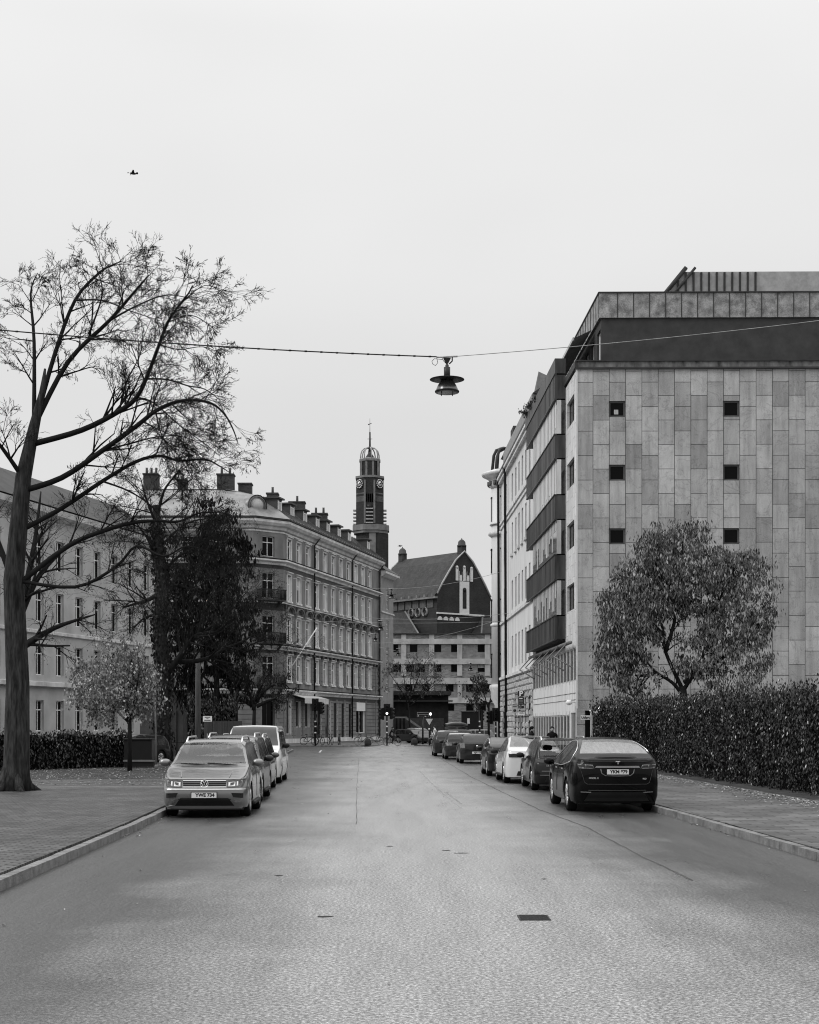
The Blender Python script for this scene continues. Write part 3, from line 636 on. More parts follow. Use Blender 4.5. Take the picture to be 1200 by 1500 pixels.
for i in range(8):
    (x0, z0), (x1, z1) = prof[i], prof[i + 1]
    e0 = -.5 if i == 0 else 0; e1 = .5 if i == 7 else 0
    mb.add([(x0 + e0, .15, z0 + .1 + (e0 and -.5)), (x0 + e0, 16.9, z0 + .1 + (e0 and -.5)), (x1 + e1, 16.9, z1 + .1 + (e1 and -.5)), (x1 + e1, .15, z1 + .1 + (e1 and -.5))], [(0, 1, 2, 3)])
f.build(mb, 'roof', hroof)
mb = MB()
for yy in (-.05, 17.05):
    mb.tube([(a, yy, b + .12) for a, b in prof], .17, 5)
f.build(mb, 'verge', mat('verge_stone', .35))
mb = MB()
for i, u in enumerate((3.6, 5.2, 6.6, 8.2)): pass
for u, z0, z1 in ((4.3, 25.9, 28.1), (5.1, 25.9, 27.3), (5.9, 25.9, 28.2), (6.7, 25.9, 27.3), (7.5, 25.9, 28.1)):
    mb.bx(u - .28, u + .28, -.1, .02, z0, z1); mb.lathe([(.28, -.1), (.28, .02)], 12, (u, 0, z1), ax='y')
mb.bx(4.85, 6.95, -.11, .02, 20.2, 25.8)
mb.bx(-.1, 10.2, -.25, .02, 20.2, 20.45)
for q in range(4): mb.prism([(.6 + q * 1.25 + cos(pi * k / 8) * .5, 19.2 + sin(pi * k / 8) * .62) for k in range(9)], -.1, .02, ax='y')
f.build(mb, 'niche', mat('niche_plaster', .62, .8, var=.1))
mb = MB(); mb.bx(5.5, 6.3, -.16, -.1, 21.3, 24.4); mb.lathe([(.4, -.16), (.4, -.1)], 12, (5.9, 0, 24.4), ax='y')
for u in (5.1, 6.7): mb.bx(u - .2, u + .2, -.14, -.1, 26.9, 27.6)
f.build(mb, 'window', interior)
for y_ in (.6, 16.4):
    mb = MB(); mb.bx(5.38, 6.42, y_ - .55, y_ + .55, 29.5, 31.7); mb.lathe([(.78, 31.7), (.78, 31.95), (.66, 32.), (.6, 32.5), (.32, 32.8), (.1, 32.9), (.06, 33.1)], 10, (5.9, y_, 0), mi=1); f.build(mb, 'ridge_turret', [brickd, roofd])
# eaves side: gutter brackets, blind panels, round windows
mb = MB(); mb.bx(-.75, -.2, -.4, 17.2, 22.7, 23.0)
for q in range(9): mb.bx(-.8, -.2, q * 2 + .2, q * 2 + .55, 23.0, 23.45)
f.build(mb, 'gutter', ts)
mb = MB()
for q in range(6): mb.bx(-.12, .02, .9 + q * 1.9, 2.4 + q * 1.9, 21.3, 22.6)
f.build(mb, 'blind_panel', mat('panel_stone', .10, .8, var=.3))
mb = MB()
for q in range(3): mb.lathe([(.72, -.3), (.76, .02), (.5, .02), (.5, -.25)], 16, (0, 3.0 + q * 1.8, 20.7), ax='x', cap=False)
f.build(mb, 'round_window', mat('oculus_stone', .5, .7))
# lower roofs in front of the hall
mb = MB(); mb.add([(-.2, 8, 20.9), (-1.5, 3, 17), (-3, -2.5, 13), (-7, 17, 13), (-.2, 17, 20.9)], [(0, 1, 2, 3, 4)])
mb.add([(9.5, -.5, 19.9), (17, -.5, 20.6), (19, -4.5, 14.6), (5.5, -4.5, 14.6)], [(3, 2, 1, 0)]); mb.add([(9.5, -.5, 19.9), (5.5, -4.5, 14.6), (4.5, -.1, 14)], [(0, 1, 2)]); mb.add([(10.5, -.3, 19.9), (10.5, 8, 19.9), (19, 8, 20), (19, -.3, 20)], [(0, 1, 2, 3)]); mb.add([(17, -.5, 20.6), (19, 8, 14), (19, -4.5, 14.6)], [(0, 1, 2)])
f.build(mb, 'lower_roof', hroof)
mb = MB(); mb.tube([(9.5, -.55, 20.), (5.5, -4.55, 14.7)], .16, 5); mb.tube([(-.25, 8, 21), (-1.5, 3, 17.1), (-3, -2.5, 13.1)], .16, 5); mb.tube([(15, -4, 17.5), (13, -4.8, 14.6)], .14, 5); f.build(mb, 'verge', ts)

# ---------------------------------------------------------------- brick and concrete block across the junction
FY = 215.; fb = empty('concrete_grid_block', tuple(G(560, FY)), 0, 'brick block with a pale concrete grid and square dark windows at the street end', 'building')
kk = FY / F
def fx(px): return (px - 560) * kk
def fz(py): return EYE + (HZ - py) * kk
bk2 = brickmat('grey_brick', .12, .24, .2, .5, .14, .02, var=.25)
conc = mat('concrete', .4, .85, var=.3, scale=.7, stretch=(1, 1, .5), fine=.1)
f = Fac(fb, (0, 0), (fx(780), 0)); rws = [(944, 955.5, (578, 606, 641, 666.5, 705.5, 740)), (973, 984.5, (582, 601, 617, 641, 666.5, 705.5, 745)), (1002, 1013.5, (599, 624, 659, 688.5, 712)), (1031, 1041.5, (640, 660, 688.5, 706.5, 730))]
ops = [(fx(x) - .55, fx(x) + .55, fz(b), fz(a)) for a, b, xs in rws for x in xs]
f.wall('wall', bk2, 0, fz(929), ops, .25)
for i, o in enumerate(ops): f.window(*o, .2, 'plain', fm=wdark, cur=2 if i in (11, 12) else 0)
mb = MB()
for x in (591.5, 632.5, 673.5, 714, 755): mb.bx(fx(x) - .36, fx(x) + .36, -.12, .01, fz(990), fz(929.5))
for x in (632.5, 673.5, 755): mb.bx(fx(x) - .3, fx(x) + .3, -.12, .01, fz(1024), fz(1001))
for a, b in ((936, 943.5), (965, 973), (993.5, 1002), (1022, 1030)): mb.bx(0, fx(780), -.2, .01, fz(b), fz(a))
f.build(mb, 'concrete_grid', conc)
mb = MB(); mb.bx(0, fx(780), -.3, 14, fz(929), fz(927.6)); f.build(mb, 'roof', trimd)
mb = MB(); mb.bx(0, .3, .3, 14, 0, fz(929)); mb.bx(fx(780) - .3, fx(780), .3, 14, 0, fz(929)); f.build(mb, 'side_wall', bk2)

# ---------------------------------------------------------------- dark low building with stairs at the street end
lb = empty('dark_pavilion', tuple(G(570, 196)), 0, 'low dark pavilion with projecting roof edges and a stair behind the parked cars', 'building')
k2 = 196 / F
def lx(px): return (px - 570) * k2
def lz(py): return EYE + (HZ - py) * k2
dkb = mat('pavilion_wall', .025, .7, var=.4, scale=1)
mb = MB(); mb.bx(lx(560), lx(657), 0, 9, 0, lz(1016)); mb.build('wall', dkb, lb)
mb = MB(); mb.bx(lx(560), lx(661), -1.2, 9.2, lz(1018), lz(1012.5)); mb.bx(lx(560), lx(663), -1.0, 0, lz(1028), lz(1026)); mb.build('roof', trimd, lb)
mb = MB(); mb.bx(lx(560), lx(659), -.7, -.2, lz(1018.5), lz(1015)); mb.build('fascia', mat('fascia_grey', .12, .7, var=.4, scale=2), lb)
mb = MB(); mb.bx(lx(594), lx(650), -.1, 0, 0, lz(1052)); 
for q in range(14): mb.bx(lx(577 + q * 5.4), lx(579.8 + q * 5.4), -.16, -.1, 0, lz(1052))
mb.build('shopfront', mat('shopfront_grey', .06, .3, var=.3), lb)
mb = MB(); mb.prism([(lx(594), lz(1053)), (lx(597), lz(1051)), (lx(618), lz(1066)), (lx(616), lz(1068))], -2.0, -1.0, ax='y'); mb.bx(lx(575), lx(596), -2, -1, lz(1052), lz(1050)); mb.build('stair', mat('stair_concrete', .22, .8, var=.3), lb)
kb = MB(); kb.bx(-1.3, 1.3, -.9, .9, 0, 3.5); kb.bx(-1.4, 1.4, -1., 1., 3.5, 3.6); ko = empty('kiosk', tuple(G(692, 183, .0)), 0, 'black box kiosk with a small white notice, street end', 'kiosk'); kb.build('body', black, ko)
mb = MB(); mb.bx(-.65, -.35, -.93, -.9, 2.1, 2.75); mb.build('notice', white, ko)
# ================================================================ modern stone office block (right)
cornerY = 78.0; C0 = G(845, cornerY); far = S(0, 1) - S(0, 0)
hd = Vector((-sin(AS), cos(AS)))            # street heading
ob = empty('stone_office_block', (C0.x, C0.y, 0), 0, 'seven storey stone clad office block with dark metal bay bands on the right', 'building')
c0 = Vector((0, 0)); TOPZ = EYE + (HZ - 541) * cornerY / F
fr_dir = Vector((1, -.012)).normalized(); FRL = 24.0
stone = brickmat('stone_panels', .29, .47, .03, 1.27, .845, .014, off=.45, axis='zx', var=.16, vscale=.9, rough=.7, bump=.3, veins=.22, stain=.3)
stoneS = brickmat('stone_side_lit', .55, .66, .25, 1.22, .845, .012, off=.45, axis='zx', var=.12, rough=.7, bump=.2, veins=.25, stain=.2)  # front panels again, paler: light on the street side put into the colour
fFr = Fac(ob, c0, c0 + fr_dir * FRL)
wz4 = [(z, z + .87) for z in (18.05 - 3.31 * k for k in range(4))]
PX = 78 / F
wu = [(892 - 845) * PX]; wu = [wu[0], wu[0] + 5.915, wu[0] + 11.83, wu[0] + 17.745]
ops = [(u, u + .845, EYE + (HZ - 611 + 93.2 * k) * PX * 1.0 if 0 else EYE + (HZ - (611 + 93.2 * k)) * PX, EYE + (HZ - (587.5 + 93.2 * k)) * PX) for u in wu for k in range(4)]
base = EYE + (HZ - 1038) * PX
fFr.wall('wall', stone, base, TOPZ, ops, .12)
for i, o in enumerate(ops):
    w_ = fFr.window(*o, .06, 'plain', fm=mat('bronze_frame', .07, .4), fw=.09)
mb = MB(); mb.bx(wu[0] + .28, wu[0] + .5, .1, .115, ops[0][2] + .16, ops[0][2] + .4); fFr.build(mb, 'blind', curtain)
mb = MB(); mb.sphere((wu[0] + .45, .16, ops[1][2] + .28), .11, sc_=(1, .3, 1.6)); fFr.build(mb, 'ornament', white)
gop = [((857 - 845) * PX, (864.5 - 845) * PX, 0, EYE + (HZ - 1040.5) * PX)]
fFr.wall('ground_wall', stone, 0, base - .003, [(.43, .75, 0.01, base - .1)], .5, 0, .85)
mb = MB(); mb.bx(.4, .8, .55, .6, 0, base); fFr.build(mb, 'passage', black)
mb = MB(); mb.bx(.85, FRL, .25, .3, 0, base); mb.bx(.85, FRL, 0.02, .3, base - .18, base - .004); fFr.build(mb, 'ground_wall', mat('dark_render', .055, .8, var=.3))
# coping / parapet of the front
mb = MB(); mb.bx(-.05, FRL, -.12, .6, TOPZ, TOPZ + .09, 0); mb.bx(.05, FRL, -.03, .5, TOPZ + .09, TOPZ + .40, 1); mb.bx(-.02, FRL, -.1, .6, TOPZ + .4, TOPZ + .46, 0)
fFr.build(mb, 'coping', [trimd, mat('weathered_band', .13, .7, var=.7, scale=2.5, stretch=(1, 1, .5))])
# side facade toward the street: far end ... near corner
DL = 21.0; sFar = Vector((hd.x * DL, hd.y * DL)); fS = Fac(ob, sFar, c0)
def ud(d): return DL - (d - cornerY)     # u from the distance along the street
so_ = []
lat0 = (845 - 545) / F * cornerY
def dpx(px, lat=lat0): return lat * F / (px - 545)
def zp(py, d): return EYE + (HZ - py) * d / F
WS = (830.8, 841.3); u0, u1 = ud(dpx(WS[0])), ud(dpx(WS[1])); dm = (dpx(WS[0]) + dpx(WS[1])) / 2
so_ = [(u0, u1, 18.0 - 3.31 * k, 19.4 - 3.31 * k) for k in range(4)] + [(u0, u1, 18.0 - 13.24, 19.4 - 13.24)][:0]
BU = ud(82.6)
fS.wall('side_wall', stoneS, 6.2, TOPZ, so_, .15, BU, DL)
for o in so_: fS.window(*o, .12, 'plain', fm=dark, fw=.08)
mb = MB(); mb.bx(BU - .05, DL, -.1, .3, TOPZ + .1, TOPZ + .44); fS.build(mb, 'coping', trimd)
mb = MB(); mb.bx(DL - .12, DL + .02, -.03, .05, base, TOPZ - .01); fS.build(mb, 'edge_strip', mat('edge_stone', .6, .7, var=.1))
# lower storeys of the side: upper band windows, stone apron, ground windows
nb = 15; wgt = DL / nb
o2 = [(k * wgt + .05, (k + 1) * wgt - .05, 4.25, 6.0) for k in range(nb)] + [(k * wgt + .05, (k + 1) * wgt - .05, .4, 2.5) for k in range(nb - 2)]
lime = mat('limestone', .62, .8, var=.25, scale=1.5, stretch=(2.5, 1, .25), fine=.1)
fS.wall('lower_wall', lime, 0, 6.2, o2 + [(DL - 2.3, DL - .4, .05, 2.6)], .03)
for o in o2: fS.window(*o, .01, 'plain', fm=mat('light_frame', .45, .5))
mb = MB(); mb.bx(DL - 2.3, DL - .4, .06, .12, .05, 2.6); fS.build(mb, 'entrance_door', grey)
mb = MB()
for k in range(nb + 1): u = min(max(k * wgt, .06), DL - .06); mb.bx(u - .035, u + .035, -.012, -.002, .2, 2.7); mb.bx(u - .035, u + .035, -.012, -.002, 4.1, 6.2)
for z in (3.25, 3.6):
    for k in range(40): mb.bx(.3 + k * .52, .55 + k * .52, -.02, 0, z, z + .04, 1)
fS.build(mb, 'mullion', [mat('light_frame', .45), dark])
mb = MB(); mb.lathe([(.04, 0), (.16, .06), (.18, .16), (.1, .28)], 12, (DL - .35, -.35, 2.98)); mb.tube([(DL - .35, 0, 3.1), (DL - .35, -.35, 3.2)], .03); fS.build(mb, 'wall_lamp', white)
# awning arms and folded awning under the bay
mb = MB(); mb.tube([(.5, -.3, 6.35), (DL - .2, -.3, 6.25)], .1, 8)
for k in range(6): u = 1.5 + k * 3.7; mb.tube([(u, -.35, 6.3), (u + .5, -1.1, 5.5), (u + 1.4, -.25, 4.9)], .04, 5)
fS.build(mb, 'awning_frame', grey)
# the projecting bay: metal bands and striped glazing
lb_ = .6; e0, e1 = ud(97.4), ud(82.4); g0 = ud(94.2)
bandm = mat('bay_metal', .06, .5, var=.85, scale=1.6, stretch=(1.4, 1, .12))
bz = [(EYE + (HZ - t) * 82.4 / F, EYE + (HZ - b) * 82.4 / F) for t, b in ((549, 584), (637, 671), (725.5, 760), (813, 848.5), (902.5, 936))]
for i, (zt, zb_) in enumerate(bz):
    mb = MB(); mb.bx(e0, e1, -lb_, -lb_ + .08, zb_, zt); mb.bx(e1 - .08, e1, -lb_ + .08, -.01, zb_, zt); mb.bx(e0, e0 + .08, -lb_ + .08, -.01, zb_, zt); mb.bx(e0 + .08, e1 - .08, -lb_ + .08, -.01, zb_, zb_ + .12)
    mb.bx(e0 - .02, e1 + .03, -lb_ - .05, -lb_ + .1, zt, zt + .06); mb.bx(e0 - .02, e1 + .03, -lb_ - .05, -lb_ + .1, zb_ - .06, zb_)
    n_ = 24
    for k in range(n_ + 1): u = e0 + (e1 - e0 - .02) * k / n_; mb.bx(u - .012, u + .012, -lb_ - .02, -lb_, zb_ + .01, zt - .01)
    bd = fS.build(mb, 'balcony_band', bandm)
    mb = MB()
    if i > 0:
        for k in range(7): u = e0 + .06 + k * .5; mb.tube([(u, -lb_ + .05, zt + .05), (u, -lb_ + .05, zt + .62)], .02, 4)
        for z in (.35, .62): mb.tube([(e0 + .05, -lb_ + .05, zt + z), (g0, -lb_ + .05, zt + z)], .022, 4)
        fS.build(mb, 'railing', dark, par=bd)
lou = mat('pale_louvre', .62, .5, var=.15, scale=2, stretch=(1, 1, .2))
refl = mat('bay_glass', .03, .05, var=.6, scale=2, spec=1.0)
for i in range(4):
    z1, z0 = bz[i][1] - .07, bz[i + 1][0] + .07
    mb = MB(); mb.bx(g0, e1 - .02, -lb_ + .1, -.02, z0, z1, 0)
    n_ = 17; wl = (e1 - g0 - .08) / n_
    for k in range(n_):
        u = g0 + .03 + wl * k
        h_ = rnd.choice([0, 0, .0, .08, .2] if i < 2 else [0, .15, .3, .5, .7]) * (z1 - z0)
        mb.bx(u, u + wl * .58, -lb_ + .085, -lb_ + .099, z0 + h_, z1 - .01, 1)
    mb.bx(e1 - .04, e1 - .015, -lb_ + .1, -.25, z0, z1, 1); fS.build(mb, 'bay_glazing', [refl, lou if i < 2 else mat('grey_louvre', .45, .5, var=.3, scale=2, stretch=(1, 1, .2))])
# top of the bay and its grey terrace band
z1, z0 = bz[0][0], bz[0][0] + .1
mb = MB(); mb.bx(e0 - 1, e1, -lb_, -.01, bz[0][0] + .08, bz[0][0] + .9); fS.build(mb, 'terrace_parapet', bandm)
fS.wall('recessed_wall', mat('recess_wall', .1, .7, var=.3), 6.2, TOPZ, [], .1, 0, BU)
# back, far sides
mb = MB(); far_r = c0 + fr_dir * FRL
mb.quad((sFar.x, sFar.y, 0), (sFar.x + FRL, sFar.y, 0), (sFar.x + FRL, sFar.y, TOPZ), (sFar.x, sFar.y, TOPZ)); mb.quad((far_r.x, far_r.y, 0), (sFar.x + FRL, sFar.y, 0), (sFar.x + FRL, sFar.y, TOPZ), (far_r.x, far_r.y, TOPZ))
mb.quad((0.05, .6, TOPZ - .02), (far_r.x, .3, TOPZ - .02), (sFar.x + FRL, sFar.y, TOPZ - .02), (sFar.x + .1, sFar.y, TOPZ - .02)); mb.build('roof', roofd, ob)
# set-back top storey with deep fascia
PH = G(881, 79.6) - C0; ph0 = Vector((PH.x, PH.y)); DL2 = 19.0
k3 = 79.6 / F; zf1, zf0, zw0 = EYE + (HZ - 430) * k3, EYE + (HZ - 466) * k3, TOPZ
fP = Fac(ob, ph0, ph0 + fr_dir * 24); fPs = Fac(ob, ph0 + Vector((hd.x, hd.y)) * DL2, ph0)
fP.wall('penthouse_wall', mat('penthouse_render', .055, .8, var=.25, scale=1.2, fine=.1), zw0, zf0, [], .1)
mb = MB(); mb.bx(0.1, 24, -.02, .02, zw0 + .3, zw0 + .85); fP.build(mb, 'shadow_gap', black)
ops = [(DL2 - 1.5, DL2 - .25, zw0 + .6, zf0 - .5)] + [(DL2 - 1.5 - 2.2 * k, DL2 - .3 - 2.2 * k, zw0 + .5, zf0 - .6) for k in range(1, 7)]
fPs.wall('penthouse_wall', mat('penthouse_render', .06), zw0, zf0, ops, .12)
for o in ops: fPs.window(*o, .1, 'plain', fm=wframe, cur=1)
fas = mat('weathered_fascia', .24, .6, var=.6, scale=2.2, fine=.3, bscale=14, bump=.3)
mb = MB(); d_ = fr_dir * 24; hv = Vector((hd.x, hd.y)) * (DL2 + 1)
A_ = ph0 + Vector((-.12, -.1)); B_ = A_ + d_; D_ = A_ + hv
mb.add([(A_.x, A_.y, zf0), (B_.x, B_.y, zf0), (B_.x, B_.y, zf1), (A_.x, A_.y, zf1), (D_.x, D_.y, zf0), (D_.x, D_.y, zf1), (B_.x, D_.y, zf0), (B_.x, D_.y, zf1)], [(0, 1, 2, 3), (4, 0, 3, 5), (0, 4, 6, 1), (3, 2, 7, 5), (4, 5, 7, 6)])
mb.build('fascia', fas, ob)
mb = MB()
for k in range(1, 28): p = k * .845; mb.bx(p - .02, p + .02, -.13, -.1, zf0 + .02, zf1 - .02)
mb.bx(-.15, 24, -.16, .2, zf1, zf1 + .06); fP.build(mb, 'panel_joint', trimd)
mb = MB()
for k in range(1, 20): p = k * 1.0; mb.bx(p - .02, p + .02, -.15, -.12, zf0 + .02, zf1 - .02)
mb.bx(-1, DL2 + .1, -.18, .2, zf1 + .001, zf1 + .061); fPs.build(mb, 'panel_joint', trimd)
mb = MB(); y_ = .9
for z in (zf1 + .13, zf1 + .34): mb.tube([(.9, y_, z), (24, y_, z)], .022, 5)
for k in range(12): mb.tube([(.9 + k * 2.0, y_, zf1), (.9 + k * 2.0, y_, zf1 + .34)], .02, 5)
mb.tube([(.9, y_, zf1 + .34), (.4, y_ - .2, zf1 + .05)], .02, 5); fP.build(mb, 'railing', dark)
# rooftop plant room with sloping roof at the right
mb = MB(); x0 = (975 - 881) * k3; mb.prism([(x0 + .1, zf1 + .1), (x0 + 1.35, zf1 + 1.8), (x0 + 20, zf1 + 1.8), (x0 + 20, zf1 + .1)], 2.2, 8, mi=0, ax='y')
for k in range(1, 12): xx = x0 + .6 + k * .42; mb.bx(xx - .05, xx + .05, 2.1, 2.2, zf1 + .1, min(zf1 + 1.75, zf1 + (xx - x0) * 1.3), 1)
mb.tube([(x0 - .1, 2.1, zf1 + .1), (x0 + 1.45, 2.1, zf1 + 2.0)], .14, 4, 1); mb.tube([(x0 + .4, 2.1, zf1 + .1), (x0 + 1.95, 2.1, zf1 + 2.0)], .09, 4, 1); fP.build(mb, 'plant_room', [mat('plant_glass', .3, .3, var=.2), dark])
# terrace awning and planters with small shrubs along the roof terrace
mb = MB(); mb.add([(2, -.2, zf0 - .05), (DL2 - 2.2, -.2, zf0 - .05), (DL2 - 2.2, -1.15, zf0 - .5), (2, -1.15, zf0 - .5)], [(0, 1, 2, 3)]); mb.bx(2, DL2 - 2.2, -1.22, -1.15, zf0 - .62, zf0 - .45); fPs.build(mb, 'awning', mat('terrace_awning', .42, .8, var=.2))

# ---------------------------------------------------------------- plastered turret house beyond
th_ = empty('turret_house', tuple(S(lat0, 99.0)), 0, 'pale plastered house with round corner turret and rusticated stone base', 'building')
TL = 25.0; o_ = S(lat0, 99.0); ps = Vector((hd.x * .02, hd.y * .02)); pe = Vector((hd.x * TL, hd.y * TL)); fT = Fac(th_, pe, ps)
def ut(d): return TL - (d - 99.0)
pw = mat('white_plaster', .6, .85, var=.16, scale=.6, stretch=(1, 1, .35), fine=.05)
cols = [751, 756.2, 760.8, 765.8, 770.8, 776.5]; cols = [ut(lat0 * F / (c - 545)) for c in cols]
far_c = [ut(lat0 * F / (c - 545)) for c in (739.3, 742)]
zr = [(18.9, 21.0), (14.9, 17.3), (10.7, 12.9), (6.3, 8.7)]
ops = [(u - .5, u + .5, a, b) for a, b in zr for u in cols + far_c]
fT.wall('wall', pw, 5.6, 22.0, ops, .1)
for o in ops: fT.window(*o, .08, 'mull', fm=mat('grey_frame', .12, .5))
rs = brickmat('rusticated_stone', .22, .36, .05, .9, .42, .05, var=.35, bump=1.0, rough=.9)
gops = [(u - .45, u + .45, 1.0, 3.9) for u in cols[1:] + far_c]
mb = fT.wall('rusticated_base', rs, 0, 5.58, gops, .1, mb=MB())
z = .1
while z < 5.3:
    u = rnd.uniform(0, .4)
    while u < TL - .7:
        w2 = rnd.uniform(.55, .95)
        if not any(a - .05 < u + w2 and u < b + .05 and c < z + .4 and z < d for a, b, c, d in gops):
            e = rnd.uniform(.05, .14); mb.add([(u, 0, z), (u + w2, 0, z), (u + w2, 0, z + .38), (u, 0, z + .38), (u + .08, -e, z + .07), (u + w2 - .08, -e, z + .07), (u + w2 - .08, -e, z + .31), (u + .08, -e, z + .31)], [(4, 5, 6, 7), (0, 1, 5, 4), (1, 2, 6, 5), (2, 3, 7, 6), (3, 0, 4, 7)], 1)
        u += w2 + .05
    z += .42
fT.build(mb, 'rusticated_base', [rs, mat('rock_face_stone', .42, .9, var=.4, scale=3, bump=.6)])
for o in gops: fT.window(*o, .1, 'mull', fm=wdark)
mb = MB()
for (z, e) in ((5.62, .2), (10.15, .14), (18.3, .16), (17.95, .1)): mb.bx(0, TL, -e, .01, z, z + .2)
mb.bx(0, TL, -.25, .01, 21.7, 21.95); mb.bx(0, TL, -.38, .01, 21.96, 22.2)
for u in cols: mb.bx(u - .6, u + .6, -.14, .01, 14.72, 14.88)
fT.build(mb, 'string_course', trim)
mb = MB(); mb.bx(0, TL, -.42, -.2, 22.21, 22.33); 
for d in (lat0 * F / 200., lat0 * F / 189.7): u = ut(d); mb.tube([(u, -.4, 22.1), (u, -.25, 21.5), (u, -.16, .2)], .1, 8)
fT.build(mb, 'downpipe', black)
# attic with pale slats, steep roof and pointed gables
mb = MB(); mb.bx(3.0, TL - .2, -.04, 3.4, 22.2, 23.9); at = fT.build(mb, 'attic', mat('attic_render', .25))
mb = MB()
for k in range(24): u = 3.2 + k * .9; mb.bx(u, u + .6, -.07, -.04, 22.35, 23.8)
fT.build(mb, 'attic_slat', lou, par=at)
mb = MB(); mb.prism([(0.0, 23.92), (1.6, 25.0), (5, 26.0), (7, 22.2)], 0, TL, ax='x'); fT.build(mb, 'roof', roofd)
for (d, zb0, zt0, w0, yo) in ((100.2, 23.9, 25.6, 1.0, -.8), (99.8, 24.1, 25.1, .5, 0.)):
    u = ut(d); mb = MB(); mb.add([(u - w0, 1 + yo, zb0), (u + w0, 1 + yo, zb0), (u, 1.3 + yo, zt0), (u - w0, 3.6, zb0), (u + w0, 3.6, zb0)], [(0, 1, 2), (1, 4, 2), (4, 3, 2), (3, 0, 2)]); mb.bx(u - w0, u + w0, 1 + yo, 3.6, zb0 - 2, zb0); fT.build(mb, 'gable', [mat('spire_slate', .1, .6, var=.3)])
u = ut(114.5); mb = MB(); mb.bx(u - 1.6, u + .6, .1, 1.5, 22, 24.7); fT.build(mb, 'chimney', brickd)
mb = MB(); B2 = Vector((pe.x, pe.y)); mb.quad((B2.x, B2.y, 0), (B2.x + 14, B2.y, 0), (B2.x + 14, B2.y, 22), (B2.x, B2.y, 22)); mb.quad((ps.x, ps.y, 0), (ps.x + 14, ps.y, 0), (ps.x + 14, ps.y, 22), (ps.x, ps.y, 22)); mb.build('side_wall', pw, th_)
# turret
tc_ = S(lat0 + .55, 124.6) - o_; r = 1.25
tzz = lambda py: EYE + (HZ - py) * 124 / F
mb = MB(); mb.lathe([(r, 5.2), (r, tzz(715))], 24, (tc_.x, tc_.y, 0)); tu = mb.build('turret', pw, th_)
mb = MB(); mb.lathe([(r * .8, 0), (r * .8, 3.6), (r * 1.05, 4.2), (r * 1.05, 4.7), (r * 1.15, 5.0), (r * 1.12, 5.25), (r, 5.3)], 20, (tc_.x, tc_.y, 0)); mb.build('turret_base', trim, tu)
mb = MB()
for a, b, rr in ((tzz(914), tzz(918), 1.08), (tzz(779), tzz(786), 1.22), (tzz(768), tzz(765), 1.12)): mb.lathe([(r, b), (r * rr, (a + b) / 2), (r * rr, a), (r, a + .1)], 24, (tc_.x, tc_.y, 0))
mb.lathe([(r, tzz(714)), (r * 1.15, tzz(711)), (r * 1.15, tzz(703)), (r * 1.25, tzz(700)), (r * 1.62, tzz(696)), (r * 1.68, tzz(693)), (r * 1.55, tzz(691)), (r * .9, tzz(686))], 24, (tc_.x, tc_.y, 0)); mb.build('turret_cornice', trim, tu)
mb = MB()
for q in range(16): t = q * pi / 8; mb.lathe([(.09, tzz(711)), (.14, tzz(709)), (.14, tzz(704))], 6, (tc_.x + cos(t) * r * 1.18, tc_.y + sin(t) * r * 1.18, 0))
mb.build('corbel', mat('corbel_dark', .12), tu)
mb = MB()
for q in range(8):
    t = q * pi / 4; c_ = [(r * .95, tzz(687)), (r * .85, tzz(665)), (r * .68, tzz(657)), (r * .3, tzz(654.5)), (0, tzz(654.5))]; mb.tube([(tc_.x + cos(t) * a, tc_.y + sin(t) * a, b) for a, b in c_], .13, 6)
mb.build('turret_crown', trimd, tu)
for z in (19.8, 15.5, 11.3, 6.8):
    for t in (184, 255): t = R(t); mb = MB(); mb.box((0, 0, 0), (.08, .42, 1.9)); mb.box((.0, 0, 1.0), (.14, .55, .12)); mb.build('turret_window', glass, tu, (tc_.x + cos(t) * r, tc_.y + sin(t) * r, z), t)

# ================================================================ street furniture
def pole(name, px, Y, pz, r, label, cat, m=dark, lean=0, group=None, taper=.7, base_=True):
    b = G(px, Y, .1); mb = MB(); mb.tube([(0, 0, 0), (lean / 2, 0, pz / 2), (lean, 0, pz)], [r, r * (1 + taper) / 2, r * taper], 10)
    if base_: mb.lathe([(r * 1.8, 0), (r * 1.8, .15), (r * 1.2, .2)], 10)
    return mb.build(name, m, None, b, 0, label, cat, group)
pole('utility_pole', 290, 78, 5.6, .17, 'thick weathered timber pole beneath the dark conifer', 'pole', mat('weathered_wood', .1, .8, var=.4, scale=4, stretch=(1, 1, .1)), base_=False)
pole('lamp_post', 346.5, 92, 6.0, .11, 'slim black pole behind the row of cars, left of the small leafy tree', 'pole', black)
pole('sign_post', 229, 62.3, 3.9, .04, 'thin bare grey metal post beside the black litter bin', 'post', mat('galvanised', .18, .5, var=.3), lean=-.06)
# small parking notice
t = empty('parking_notice', tuple(G(304, 70, .1)), 0, 'small white rectangular notice on a post under the conifer', 'sign')
mb = MB(); mb.tube([(0, 0, 0), (0, 0, 1.45)], .03); mb.build('post', grey, t)
kz = lambda py, Y: EYE + (HZ - py) * Y / F
mb = MB(); mb.bx(-.21, .21, -.02, 0, kz(1057, 70) - .1, kz(1049, 70) - .1); pnl = mb.build('panel', white, t)
mb = MB(); zc = kz(1052.9, 70) - .1
for z, w2, h2 in ((zc + .07, .13, .03), (zc + .005, .05, .02), (zc - .07, .15, .035)): mb.bx(-w2, w2, -.026, -.022, z - h2 / 2, z + h2 / 2)
mb.build('lettering', dark, pnl)
